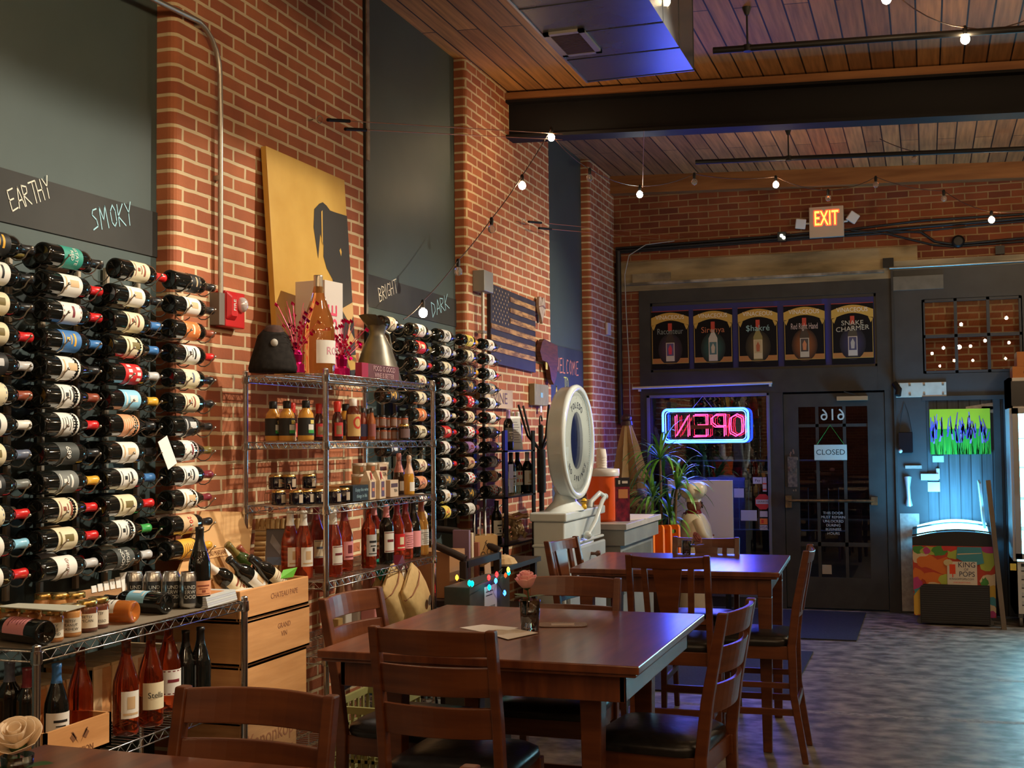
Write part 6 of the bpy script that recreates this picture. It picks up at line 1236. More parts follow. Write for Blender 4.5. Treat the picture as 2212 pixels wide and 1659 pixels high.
for k in range(120):
    a = 2*PI*k/120; r0 = .325 if k % 10 else .3; M = Matrix.Rotation(a, 4, 'X'); b.T = M; b.add([(.0935, -.0012, r0), (.0935, .0012, r0), (.0935, .0012, .34), (.0935, -.0012, .34)], [(0, 1, 2, 3)])
b.T = Matrix(); b.mat(mat('dial print', (.01, .015, .06), .5))
for i, ch in enumerate('TOLEDO'):
    a = (i-2.5)*.2; M = Matrix.Translation((.0945, 0, 0)) @ Matrix.Rotation(a, 4, 'X').inverted() @ Matrix.Translation((0, 0, .255)); b.text(ch, M @ frame_at((0, 0, 0), (0, 1, 0), (0, 0, 1)), .062, .0003, sx=.9)
for i, ch in enumerate('NO SPRINGS'):
    if ch == ' ': continue
    a = (i-4.5)*.19; M = Matrix.Translation((.0945, 0, 0)) @ Matrix.Rotation(a, 4, 'X') @ Matrix.Translation((0, 0, -.26)); b.text(ch, M @ frame_at((0, 0, 0), (0, 1, 0), (0, 0, 1)), .055, .0003, sx=.9)
b.build('dial_face', t, loc=(0, 0, 1.675)); b = MB().mat(INK); b.add([(.096, -.004, 0), (.096, .004, 0), (.096, 0, .33)], [(0, 1, 2)]); b.build('needle', t, loc=(0, .0, 1.675))
b = MB().mat(CLEAR); b.add(ringx(.356, .104), [tuple(range(n))]); b.build('dial_glass', t, loc=(0, 0, 1.675))
b = MB().mat(SCW); b.lathe([(.17, 0), (.15, .02), (.1, .06), (.08, .12), (.1, .16)], 24); ne = b.build('neck', t, loc=(0, 0, 1.2)); ne.scale = (.8, 1.3, 1)
b = MB().mat(SCW); b.tube([(.14, .1, 1.02), (.17, .2, 1.12), (.17, .38, 1.24), (.16, .5, 1.27)], .016, 8); b.ball((.14, .08, 1.02), .03, 10); b.ball((.16, .5, 1.27), .025, 10); b.tube([(.16, .5, 1.27), (.14, .42, 1.3), (.1, .32, 1.24), (.1, .3, 1.2)], .018, 8); b.build('lever_arm', t)
t2 = thing('yellow_figurine', 'tiny yellow figurine on the edge of the white scale cabinet', 'figurine', (-2.285, 8.23, 1.203)); b = MB().mat(colmat((.75, .45, .02), .35)); b.ball((0, 0, .055), .022, 12); b.lathe([(.001, 0), (.018, 0), (.02, .02), (.012, .036), (.001, .038)], 12); b.build('body', t2); b = MB().mat(colmat((.05, .03, .02))); b.lathe([(.0225, .05), (.0225, .056)], 12, (0, 0, 0)); b.build('cap_band', t2)
tag(MB().mat(noisy('cream carton', (.5, .42, .33), (.42, .3, .2), 15, .6)).box(-.04, .04, -.07, .07, 0, .05).build('small_carton', loc=(-2.36, 8.56, 1.202)), 'small cream and brown carton on the scale beside the neck', 'carton')

# counter, drink cooler, cups, umbrella, plant
t = thing('counter', 'grey stone-topped counter behind the white scale', 'counter', (-2.95, 9.0, 0)); b = MB().mat(noisy('grey counter top', (.36, .34, .32), (.45, .43, .4), 6, .35)); b.box(0, .78, 0, 1.28, 1.0, 1.045); b.build('worktop', t, bevel=.004)
b = MB().mat(noisy('galvanised apron', (.2, .21, .2), (.28, .29, .27), 3, .5, metal=.3)); b.box(.03, .76, .02, 1.25, .88, 1.0); b.box(.06, .72, .05, 1.2, 0, .88); b.mat(noisy('apron dark panel', (.1, .11, .1), (.14, .15, .13), 3, .5)); b.box(.72, .725, .12, 1.12, .5, .83); b.build('cabinet', t)
X = -2.44; y = y_on(1302, X, 1.046); t = thing('drink_cooler', 'orange round drink cooler with white lid on the counter', 'cooler', (X, y, 1.046))
OR = mat('cooler orange', (.8, .11, .015), .35); b = MB().mat(OR); b.lathe([(.001, 0), (.118, 0), (.122, .02), (.125, .2), (.13, .36)], 30); b.build('tank', t)
b = MB().mat(mat('cooler lid', (.6, .58, .55), .4)); b.lathe([(.135, .355), (.138, .37), (.136, .41), (.001, .418)], 30); b.build('lid', t)
b = MB().mat(OR); b.box(.1, .15, .0, .05, .1, .18); b.build('tap_block', t, bevel=.006); b = MB().mat(WHITE); b.box(.13, .17, .0, .03, .07, .11); b.build('spigot', t)
t = thing('cup_stack', 'stack of white foam cups upside down on the orange cooler', 'cups', (X, y-.01, 1.465)); b = MB().mat(mat('foam white', (.72, .68, .62), .6)); 
for k in range(5): b.lathe([(.043, k*.02), (.034, .07+k*.02), (.001, .07+k*.02)], 20)
b.build('cups', t)
y = y_on(1334, -2.3, 1.25); t = thing('flavour_sleeve', 'dark red patterned beverage sign strapped to the cooler side', 'sign', (-2.27, y, 1.05), -1.1); b = MB().mat(noisy('berry print', (.35, .02, .06), (.08, .01, .04), 20, .4)); b.box(0, .03, -.05, .06, 0, .27); b.mat(mat('dark header', (.02, .02, .03), .4)); b.box(-.001, .031, -.052, .062, .27, .34); b.mat(colmat((.7, .3, .12))); b.rbox(.03, .031, -.03, .045, .18, .25, .0004, 1); b.mat(WHITE); b.box(.0312, .032, -.03, -.015, .29, .32); b.box(.0312, .032, 0, .045, .295, .315); b.build('board', t)
q = [at_z(px, py, 1.048) for px, py in ((1335, 1112), (1412, 1112), (1395, 1120), (1350, 1124))]; b = MB().mat(PAPER); b.prism([(p.x, p.y) for p in q], 1.046, 1.052); tag(b.build('paper_pile'), 'loose papers and plates on the counter right of the cooler', 'paper')
t = thing('folded_umbrella', 'folded tan market umbrella standing in the brick corner', 'umbrella', (-2.72, 11.75, 0), rot=(.0, -.05, 0)); TAN = noisy('tan canvas', (.36, .22, .09), (.45, .29, .13), 6, .8)
n = 28; vs = []; b = MB().mat(TAN)
for z, r in ((1.86, .04), (1.8, .06), (1.6, .1), (1.4, .14), (1.3, .17), (1.27, .13), (1.1, .15), (.9, .17), (.75, .12), (.7, .05)):
    for k in range(n): a = 2*PI*k/n; q_ = 1+(.42 if k % 4 == 0 else -.3 if k % 4 == 2 else .0)*(min(1, (1.9-z)*4)); vs.append((r*q_*math.cos(a), r*q_*math.sin(a), z))
b.add([(x*.82, y_*.82, z) for x, y_, z in vs], [(j*n+k, (j+1)*n+k, (j+1)*n+(k+1) % n, j*n+(k+1) % n) for j in range(9) for k in range(n)]); b.build('canopy', t)
b = MB().mat(colmat((.05, .02, .02), .3)); b.ball((0, 0, 1.9), .055, 14, .8); b.lathe([(.06, 1.83), (.055, 1.87)], 14); b.build('finial', t); b = MB().mat(colmat((.1, .04, .02), .4)); b.tube([(0, 0, 0), (0, 0, .8)], .02, 8); b.lathe([(.2, 0), (.2, .05), (.03, .08), (.03, .2)], 20); b.build('pole_and_base', t)
b = MB().mat(noisy('camouflage print', (.05, .03, .02), (.3, .18, .08), 12, .8, lo=.45, hi=.5)); b.lathe([(.14, .95), (.17, 1.0), (.15, 1.12), (.1, 1.2)], 10, (.06, -.05, 0)); b.build('wrapped_cloth', t)
t = thing('dracaena_plant', 'tall green dracaena with drooping strap leaves by the shop window', 'plant', (-2.35, 11.2, 0)); rr = random.Random(11)
b = MB().mat(colmat((.15, .07, .04), .6)); b.lathe([(.001, 0), (.13, 0), (.17, .3), (.17, .32), (.15, .32), (.14, .28), (.001, .28)], 20); b.build('pot', t)
b = MB().mat(noisy('cane bark', (.2, .12, .06), (.12, .08, .04), 20, .8))
heads = ((-.02, .02, 1.5), (.14, -.03, 1.22), (-.1, .05, 1.15), (.06, .06, .95))
for hx, hy, hz in heads: b.tube([(hx*.3, hy*.3, .25), (hx*.8, hy*.8, hz*.6), (hx, hy, hz)], .013, 8)
b.build('canes', t)
LG = noisy('strap leaf green', (.05, .2, .02), (.2, .45, .07), 6, .4, coat=.1)
for hi, (hx, hy, hz) in enumerate(heads):
    b = MB().mat(LG)
    for k in range(46 if hi == 0 else 34):
        a = rr.uniform(0, 2*PI); el = rr.uniform(-.3, 1.35); L_ = rr.uniform(.3, .5); n_ = 8; p = Vector((hx, hy, hz)); d = Vector((math.cos(a)*math.cos(el), math.sin(a)*math.cos(el), math.sin(el))); side = Vector((-math.sin(a), math.cos(a), 0)); vs = []
        for i in range(n_+1):
            w_ = .013*math.sin(PI*min(1, (i+.6)/(n_+.6)))**.5 if i < n_ else .001
            vs += [p+side*w_, p-side*w_]; p = p+d*(L_/n_); d = (d+Vector((0, 0, -.2-.05*i*rr.uniform(.4, 1)))*.8).normalized()
        b.add(vs, [(2*i, 2*i+1, 2*i+3, 2*i+2) for i in range(n_)], True)
    b.build('leaf_crown', t)
# whiteboard, chef, orange slabs
t = thing('white_panel', 'plain white panel standing before the shop window', 'panel', (-2.1, 11.9, 0)); b = MB().mat(mat('panel white', (.75, .75, .76), .5)); b.box(-.34, .3, -.015, .015, .25, 1.28); b.build('board', t, bevel=.002); 
for x in (-.28, .24): b = MB().mat(BLACKM); b.box(x-.012, x+.012, -.1, .1, 0, .26); b.build('foot', t)
t = thing('chef_statue', 'chef statue with white hat and red neckerchief seen from behind', 'statue', (-2.08, 11.3, 0), .5)
CR = noisy('cream glaze', (.78, .7, .5), (.82, .76, .58), 8, .3, coat=.4)
b = MB().mat(CR); n = 24; vs = []
for z, rx, ry, ox in ((0, .16, .15, 0), (.08, .17, .16, 0), (.5, .14, .13, 0), (.6, .15, .14, .01), (.75, .155, .145, .03), (.88, .14, .12, .02), (.97, .11, .1, 0), (1.01, .06, .06, 0)):
    for k in range(n): a = 2*PI*k/n; vs.append((rx*math.cos(a)+ox, ry*math.sin(a), z))
b.add(vs, [tuple(range(n))[::-1]]+[(j*n+k, j*n+(k+1) % n, (j+1)*n+(k+1) % n, (j+1)*n+k) for j in range(7) for k in range(n)], True)
for s_ in (-1, 1): b.tube([(0, s_*.11, .94), (.03, s_*.16, .82), (.11, s_*.13, .72), (.15, s_*.05, .76)], [.05, .045, .035, .03], 10)
b.build('coat', t)
b = MB().mat(mat('statue skin', (.25, .1, .06), .4)); b.ball((.01, 0, 1.075), .072, 18, 1.15); b.ball((.085, 0, 1.065), .014, 8); b.ball((.0, .073, 1.07), .016, 8); b.ball((.0, -.073, 1.07), .016, 8); b.build('head', t)
for s_ in (-1, 1):
    b = MB().mat(mat('statue skin')); b.ball((.155, s_*.022, .77), .028, 10); b.tube([(.16, s_*.03, .775), (.185, s_*.035, .79)], .009, 6)
    for f_ in range(4): b.tube([(.165, s_*(.01+.01*f_), .76-.006*f_), (.19, s_*(.008+.01*f_), .75-.006*f_)], .006, 6)
    b.build('hand', t)
b = MB().mat(INK); 
for s_ in (-1, 1): b.ball((.077, s_*.026, 1.09), .008, 8)
b.tube([(.08, -.03, 1.045), (.088, 0, 1.05), (.08, .03, 1.045)], .006, 6); b.build('face_paint', t)
b = MB().mat(colmat((.2, .01, .015), .4)); b.lathe([(.08, .95), (.085, .98), (.07, 1.02), (.06, 1.025)], 18); b.add([(-.08,-.05,1.0),(-.08,.05,1.0),(-.13,0,.9)], [(0,1,2)]); b.build('neckerchief', t)
b = MB().mat(CR); b.lathe([(.074, 1.1), (.076, 1.16)], 20); n = 28; vs = []
for z, r in ((1.13, .078), (1.155, .11), (1.2, .13), (1.25, .122), (1.285, .08), (1.28, .02)):
    for k in range(n): a = 2*PI*k/n; q_ = 1+.08*math.cos(6*a); vs.append((r*q_*math.cos(a), r*q_*math.sin(a), z))
b.add(vs, [(j*n+k, j*n+(k+1) % n, (j+1)*n+(k+1) % n, (j+1)*n+k) for j in range(5) for k in range(n)]+[tuple(range(5*n, 6*n))], True); b.build('chef_hat', t)
t0 = thing('black_stool', 'low black stand carrying the orange slabs by the counter', 'stand', (-2.34, 10.85, 0)); b = MB().mat(BLACKM); b.box(-.3, .12, -.18, .16, .54, .57); b.build('stand_top', t0)
for x in (-.27, .09):
    for y_ in (-.12, .13): b = MB().mat(BLACKM); b.box(x-.012, x+.012, y_-.012, y_+.012, 0, .5); b.build('leg', t0)
OS = mat('bright orange plastic', (.9, .23, .01), .35)
for i, px in enumerate((1411, 1430, 1444, 1460)):
    X = at_y(px-6, 1160, 10.85).x; t = thing('orange_seat_board', '%s of four bright orange plastic boards with slotted handles' % ('leftmost', 'second', 'third', 'rightmost')[i], 'board', (X+.0, 10.72+.04*i, .575), rot=(-.1, -.1, -.55), group='orange plastic boards')
    b = MB().mat(OS); w_, h_, r_ = .085, .34, .035
    def rr_rect(cx_, cz_, a_, c_, r, n=5): return [(cx_+sx*(a_-r)+r*math.cos(q), cz_+sz*(c_-r)+r*math.sin(q)) for sx, sz, a0 in ((1, 1, 0), (-1, 1, PI/2), (-1, -1, PI), (1, -1, 1.5*PI)) for q in [a0+PI/2*k/n for k in range(n+1)]]
    outer = rr_rect(0, h_/2, w_, h_/2, r_); inner = rr_rect(0, h_-.06, w_*.6, .018, .017); n = len(outer); vs = []
    for y_ in (-.011, .011):
        vs += [(x, y_, z) for x, z in outer]; vs += [(x, y_, z) for x, z in inner]
    fs = [(k, (k+1) % n, n+(k+1) % n, n+k) for k in range(n)]+[(2*n+k, 3*n+k, 3*n+(k+1) % n, 2*n+(k+1) % n) for k in range(n)]+[(k, 2*n+k, 2*n+(k+1) % n, (k+1) % n) for k in range(n)]+[(n+k, n+(k+1) % n, 3*n+(k+1) % n, 3*n+k) for k in range(n)]
    b.add(vs, fs); b.build('board', t)

# ---------------------------------------------------------------- window dressing
NB = mat('neon blue', (.1, .4, 1), .3, emit=24, ecol=(.01, .04, 1)); NP = mat('neon pink', (1, .1, .4), .3, emit=9, ecol=(1, .02, .07)); NL = mat('neon light core', (.6, .9, 1), .3, emit=5, ecol=(.05, .25, 1))
t = thing('neon_open_sign', 'blue and pink neon OPEN sign seen reversed in the shop window', 'neon sign', (-2.11, YB-.1, 1.82))
def rrect(w_, h_, r, n=6): return [(sx*(w_-r)+r*math.cos(q), 0, sz*(h_-r)+r*math.sin(q)) for sx, sz, a0 in ((1, 1, 0), (-1, 1, PI/2), (-1, -1, PI), (1, -1, 1.5*PI)) for q in [a0+PI/2*k/n for k in range(n+1)]]
b = MB().mat(NB); b.tube(rrect(.43, .165, .05), .0115, 8, closed=True); b.build('blue_border_tube', t); b = MB().mat(NL); b.tube([(x, .012, z) for x, y_, z in rrect(.405, .145, .04)], .004, 6, closed=True); b.build('inner_border_tube', t)
LT = {'O': [[(.0, .5), (.03, .85), (.25, 1), (.47, .85), (.5, .5), (.47, .15), (.25, 0), (.03, .15), (0, .5)]], 'P': [[(0, 0), (0, 1), (.35, 1), (.5, .85), (.5, .6), (.35, .45), (0, .45)]], 'E': [[(.5, 1), (0, 1), (0, 0), (.5, 0)], [(0, .5), (.4, .5)]], 'N': [[(0, 0), (0, 1), (.5, 0), (.5, 1)]]}
for ch, xc in (('O', .315), ('P', .135), ('E', -.045), ('N', -.23)):
    b = MB().mat(NP)
    for ln in LT[ch]:
        for off in (-.009, .009): b.tube([(xc-(px-.25)*.26+off, .0, (pz-.5)*.21+off*.7) for px, pz in ln], .0042, 6)
    b.build('letter_tube', t)
b = MB().mat(BLACKM)
for z in (-.12, .12): b.box(-.4, .4, .02, .026, z-.004, z+.004)
for x in (-.39, -.13, .08, .39): b.box(x-.003, x+.003, .02, .026, -.17, .17)
b.build('wire_grid', t); b = MB().mat(colmat((.15, .02, .02), .3)); b.box(-.135, .08, -.035, .0, -.035, .005); b.build('transformer', t)
b = MB().mat(mat('hanging chain', (.5, .5, .55), .4, .8)); b.tube([(-.13, 0, .17), (-.03, .07, .3), (.08, 0, .17)], .003, 5); b.build('chain', t)
b = MB().mat(mat('white rod', (.6, .6, .62), .3)); b.tube([(-2.86, YB-.07, 2.215), (-1.44, YB-.07, 2.235)], .014, 10); b.box(-2.8, -2.78, YB-.07, YB-.02, 2.18, 2.225); b.box(-1.47, -1.45, YB-.08, YB-.02, 2.2, 2.245); tag(b.build('curtain_rod'), 'white curtain rod above the neon sign', 'rod')
tag(MB().mat(mat('blue backing', (.015, .02, .2), .5)).box(-2.655, -.45, YB+.005, YB+.01, 2.395, 3.06).build('blue_backing_sheet'), 'deep blue backing sheet behind the five wine posters', 'backing sheet')
def poster(i, x0, x1, title, tcol, gcol, lcol, label, two=None):
    w_ = x1-x0; h_ = .6; t = thing('wine_poster', label, 'poster', (x0, YB-.012, 2.405), group='wine posters over the shop window')
    b = MB().mat(mat('poster black', (.008, .007, .008), .6, spec=.15)); b.box(0, w_, 0, .006, 0, h_); b.mat(mat('poster red edge', (.3, .02, .02), .4)); b.box(0, w_, -.001, 0, h_-.008, h_); b.mat(mat('poster orange floor', (.4, .16, .04), .4)); b.box(.006, w_-.006, -.001, 0, .06, .11)
    b.mat(mat('poster gold line', (.4, .26, .06), .4)); b.box(.006, .012, -.0015, 0, .06, .5); b.box(w_-.012, w_-.006, -.0015, 0, .06, .5); b.box(.006, w_-.006, -.0015, 0, .056, .062); b.build('sheet', t)
    b = MB().mat(mat('poster gold', (.55, .34, .06), .4)); n = 12
    lo = [(w_*k/n, -.0025, .44+.06*math.sin(PI*k/n)) for k in range(n+1)]; hi = [(w_*k/n, -.0025, .53+.05*math.sin(PI*k/n)) for k in range(n+1)]
    b.add(lo+hi, [(k, k+1, n+2+k, n+1+k) for k in range(n)]); b.add([(.0, -.0025, .45), (.05, -.0025, .46), (.025, -.0025, .4)], [(0, 1, 2)]); b.add([(w_, -.0025, .45), (w_-.05, -.0025, .46), (w_-.025, -.0025, .4)], [(0, 1, 2)])
    b.mat(mat('poster cream', (.85, .8, .66), .4)); b.text('VINACEOUS', frame_at((w_/2, -.0045, .53), (1, 0, 0), (0, 0, 1)), .06, .0006, sx=.9); b.build('banner', t)
    b = MB()
    for j in range(6): b.mat(colmat([c*(j+1)/8 for c in gcol], .6)); q_ = 1.25-j*.12; b.add([(w_/2+.1*q_*math.cos(2*PI*k/24), -.0011-.0002*j, .2+.13*q_*math.sin(2*PI*k/24)) for k in range(24)], [tuple(range(24))])
    b.build('halo_print', t)
    b = MB().mat(colmat(lcol[0], .3)); X_ = w_/2; b.add([(X_-.045, -.003, .07), (X_+.045, -.003, .07), (X_+.045, -.003, .3), (X_+.018, -.003, .36), (X_+.018, -.003, .46), (X_-.018, -.003, .46), (X_-.018, -.003, .36), (X_-.045, -.003, .3)], [tuple(range(8))])
    b.mat(mat('poster capsule', (.5, .04, .02), .4)); b.box(X_-.02, X_+.02, -.004, -.003, .39, .47); b.mat(colmat(lcol[1], .4)); b.box(X_-.044, X_+.044, -.004, -.003, .08, .27); b.mat(colmat(lcol[2], .4)); b.box(X_-.036, X_+.036, -.005, -.004, .135, .262); b.mat(colmat(lcol[3], .4)); b.add([(X_-.015, -.0055, .15), (X_+.015, -.0055, .15), (X_+.02, -.0055, .21), (X_, -.0055, .25), (X_-.02, -.0055, .21)], [tuple(range(5))]); b.build('bottle_picture', t)
    b = MB().mat(colmat(tcol, .5)); M = frame_at((w_/2, -.007, .385 if two is None else .4), (1, 0, .0), (0, 0, 1)); b.text(title, M, .085 if two is None else .066, .0004, sx=min(1, .3/(len(title)*.52*.085)) if two is None else 1.05)
    if two: b.text(two, frame_at((w_/2, -.007, .345), (1, 0, .06), (0, 0, 1)), .066, .0004, sx=1.05)
    b.build('title', t)
q_ = [(at_y(a, 740, YB).x, at_y(c, 740, YB).x) for a, c in ((1408, 1489), (1499, 1583), (1595, 1681), (1694, 1783), (1797, 1888))]
poster(0, *q_[0], 'Raconteur', (.22, .25, .24), (.06, .02, .06), [(.02, .01, .01), (.55, .5, .42), (.1, .07, .2), (.6, .03, .08)], 'wine poster with red figure on the label, leftmost over the shop window')
poster(1, *q_[1], 'Sirenya', (.5, .15, .06), (.02, .09, .08), [(.5, .48, .42), (.55, .5, .42), (.06, .15, .17), (.5, .45, .35)], 'wine poster with pale white bottle and teal glow, orange title')
poster(2, *q_[2], '$hakré', (.3, .5, .5), (.09, .06, .02), [(.25, .2, .06), (.6, .5, .3), (.5, .38, .2), (.4, .1, .04)], 'middle wine poster with cream label and pale blue title')
poster(3, *q_[3], 'Red Right Hand', (.6, .45, .4), (.28, .08, .015), [(.02, .01, .01), (.5, .45, .35), (.05, .04, .04), (.55, .2, .08)], 'wine poster with dark bottle before an orange glow')
poster(4, *q_[4], 'SNAKE', (.55, .5, .38), (.03, .025, .08), [(.02, .02, .02), (.5, .45, .4), (.05, .05, .12), (.4, .38, .35)], 'wine poster with two-line cream title, rightmost over the shop window', two='CHARMER')
t = thing('closed_sign', 'white CLOSED sign hanging in the glass door', 'sign', (-.893, YB-.04, 1.54)); b = MB().mat(mat('closed white', (.5, .62, .6), .5)); b.box(-.155, .155, -.004, .004, -.075, .075); b.build('board', t); b = MB().mat(mat('closed ink', (.02, .05, .06), .6)); b.text('CLOSED', frame_at((0, -.0045, 0), (1, 0, 0), (0, 0, 1)), .075, .0004, sx=1.0); b.build('lettering', t)
b = MB().mat(colmat((.05, .4, .08))); b.tube([(-.13, 0, .075), (.0, .02, .27), (.13, 0, .075)], .003, 5); b.build('ribbon', t)
def decal(pa, pb, m, lab, cat='sticker', extra=None, name='window_sticker'):
    a, c = at_y(*pa, YB-.01), at_y(*pb, YB-.01); w_, h_ = c.x-a.x, a.z-c.z; b = MB().mat(m); b.box(-w_/2, w_/2, 0, .002, -h_/2, h_/2)
    if extra: extra(b, w_, h_)
    return tag(b.build(name, loc=((a.x+c.x)/2, YB-.002, (a.z+c.z)/2)), lab, cat)
SW = mat('sticker white', (.42, .45, .52), .5)
def tx(s, k, col): return lambda b, w_, h_: (b.mat(col), b.text(s, frame_at((0, -.0008, 0), (1, 0, 0), (0, 0, 1)), h_*k, .0003))
decal((1626, 1031), (1646, 1045), SW, 'small white payment sticker high on the shop window', extra=tx('Pay', .6, INK)); decal((1585, 1055), (1607, 1075), SW, 'plain pale square sticker right of the white panel'); decal((1600, 1102), (1635, 1125), SW, 'wide white card taped low on the shop window')
decal((1647, 1031), (1656, 1062), SW, 'narrow striped card sticker beside the white payment sticker', extra=lambda b, w_, h_: (b.mat(colmat((.5, .05, .03))), b.box(-w_/2, w_/2, -.001, 0, 0, h_*.1), b.box(-w_/2, w_/2, -.001, 0, -h_*.4, -h_*.3)))
decal((1641, 1104), (1658, 1117), SW, 'uppermost of three card-brand stickers under the octagon'); decal((1641, 1120), (1658, 1133), colmat((.65, .2, .04)), 'orange middle card-brand sticker under the octagon', extra=lambda b, w_, h_: (b.mat(colmat((.55, .03, .02))), b.box(-w_*.3, 0, -.001, 0, -h_*.3, h_*.3))); decal((1641, 1134), (1658, 1145), SW, 'lowest of the three card-brand stickers, white with blue letters', extra=tx('VISA', .8, colmat((.03, .05, .3))))
p = at_y(1648, 1084, YB-.01); b = MB().mat(colmat((.45, .02, .03), .4)); b.T = frame_at((0, -.002, 0), (1, 0, 0), (0, 0, 1)); b.add([(.082*math.cos(PI/8+k*PI/4), .082*math.sin(PI/8+k*PI/4), 0) for k in range(8)], [tuple(range(8))]); b.mat(SW); b.add([(-.07, -.022, .001), (.07, -.022, .001), (.07, .022, .001), (-.07, .022, .001)], [(0, 1, 2, 3)]); b.mat(INK); b.text('SKINNYS', Matrix.Translation((0, 0, .0015)), .028, .0002); tag(b.build('octagon_sticker', loc=(p.x, YB-.003, p.z)), 'red and white octagonal sticker at the shop window edge', 'sticker')

# ---------------------------------------------------------------- right side: painting, freezer, fridge
x0, x1, z0, z1 = .032, .57, 1.515, 1.945
t = thing('lavender_painting', 'bright lavender field canvas on the slate plank door', 'painting', (x0, YB-.06, z0)); b = MB().mat(mat('lime sky paint', (.45, .55, .02), .5)); b.box(0, x1-x0, 0, .035, 0, z1-z0)
b.mat(mat('grass green paint', (.01, .28, .02), .5)); b.box(0, x1-x0, -.001, 0, 0, .24); rr = random.Random(9)
for k in range(90): x = rr.uniform(0, .53); h_ = rr.uniform(.12, .29); b.mat(mat(['grass a', 'grass b', 'grass c'][k % 3], [(.01, .22, .03), (.03, .36, .02), (.1, .42, .03)][k % 3], .5)); b.add([(x-.004, -.002, .0), (x+.004, -.002, 0), (x+rr.uniform(-.02, .02), -.002, h_)], [(0, 1, 2)])
for k in range(60):
    x = rr.uniform(.01, .52); za = rr.uniform(.1, .24); zb = min(.4, za+rr.uniform(.08, .18)); dx = rr.uniform(-.03, .03); w_ = rr.uniform(.005, .009); b.mat(mat(['lilac a', 'lilac b', 'lilac c', 'lilac d'][k % 4], [(.1, .08, .5), (.16, .06, .3), (.08, .06, .35), (.3, .2, .6)][k % 4], .5)); xb = max(.003, min(.535, x+dx))
    b.add([(x-w_, -.0035, za), (x+w_, -.0035, za), (xb+w_*.5, -.0035, zb), (xb-w_*.5, -.0035, zb)], [(0, 1, 2, 3)])
b.build('canvas', t)
tag(MB().mat(mat('gallery card', (.35, .55, .65), .6)).box(-.05, .05, 0, .003, -.03, .03).build('gallery_card', loc=(.1, YB-.02, 1.47)), 'small pale blue card below the lavender painting', 'card')
t = thing('hanging_black_case', 'black case hanging on a cord left of the lavender painting', 'case', (-.19, YB-.1, 1.63)); b = MB().mat(mat('glossy black', (.006, .006, .008), .15)); b.box(-.065, .065, 0, .05, -.1, .1); b.build('case_body', t, bevel=.006); b = MB().mat(INK); b.tube([(-.06, .02, .1), (-.03, .06, .28), (.0, .06, .38), (.03, .06, .28), (.06, .02, .1)], .003, 5); b.build('cord', t); b = MB().mat(mat('pale knob', (.6, .6, .6), .3)); b.ball((-.05, 0, -.08), .02, 8); b.build('toggle', t)
# ice-pop freezer
CY = mat('freezer light', (.3, .8, 1), .3, emit=9, ecol=(.12, .62, 1))
fx0, fx1, fy0, fy1 = -.145, .545, 11.57, 12.15
t = thing('ice_pop_freezer', 'small chest freezer with colourful printed wrap and glowing curved lid', 'freezer', (fx0, fy0, 0)); W_, D_ = fx1-fx0, fy1-fy0
b = MB().mat(mat('wrap red', (.5, .05, .02), .45)); b.box(0, W_, 0, D_, .08, .705); b.build('cabinet', t)
b = MB()
def blob(cx_, cz_, rx, rz_, col, n=14, seed=0, y=-.0015):
    r = random.Random(seed); b.mat(mat('wrap %02d%02d%02d' % tuple(int(c*99) for c in col), col, .45)); b.add([(min(W_-.001, max(.001, cx_+rx*(1+.25*r.uniform(-1, 1))*math.cos(2*PI*k/n))), y, min(.704, max(.081, cz_+rz_*(1+.25*r.uniform(-1, 1))*math.sin(2*PI*k/n)))) for k in range(n)], [tuple(range(n))])
YE, ORG, TEAL, GRN, MAG, CRM, LIM = (.62, .38, .04), (.65, .16, .02), (.05, .26, .3), (.06, .25, .04), (.45, .04, .18), (.65, .5, .3), (.38, .45, .06)
for i, a in enumerate(((.06, .62, .07, .07, CRM), (.05, .67, .05, .04, GRN), (.14, .66, .07, .04, LIM), (.13, .56, .09, .06, ORG), (.26, .53, .1, .07, ORG), (.23, .66, .07, .05, GRN), (.12, .66, .03, .03, MAG), (.35, .64, .06, .06, LIM), (.31, .69, .08, .03, (.6, .04, .03)), (.63, .6, .09, .1, LIM), (.64, .68, .06, .03, MAG), (.03, .43, .06, .07, ORG), (.03, .36, .05, .06, MAG), (.16, .42, .09, .06, ORG), (.17, .36, .06, .02, CRM), (.1, .29, .1, .05, TEAL), (.05, .2, .06, .12, YE), (.2, .3, .07, .07, TEAL), (.27, .4, .05, .06, LIM), (.64, .4, .09, .07, CRM), (.6, .38, .03, .05, GRN), (.66, .3, .05, .07, YE), (.66, .22, .05, .05, TEAL), (.65, .15, .04, .05, CRM), (.66, .11, .03, .03, MAG), (.02, .13, .03, .05, YE))): blob(*a[:4], a[4], seed=i, y=-.001-.0004*i)
b.mat(colmat((.05, .26, .3))); b.add([(.38, -.014, .7), (.58, -.014, .7), (.6, -.014, .56), (.5, -.014, .53), (.37, -.014, .6)], [tuple(range(5))]); b.mat(colmat((.65, .5, .3))); b.add([(.38, -.0145, .63), (.58, -.0145, .645), (.58, -.0145, .65), (.38, -.0145, .64)], [(0, 1, 2, 3)])
b.build('printed_wrap', t)
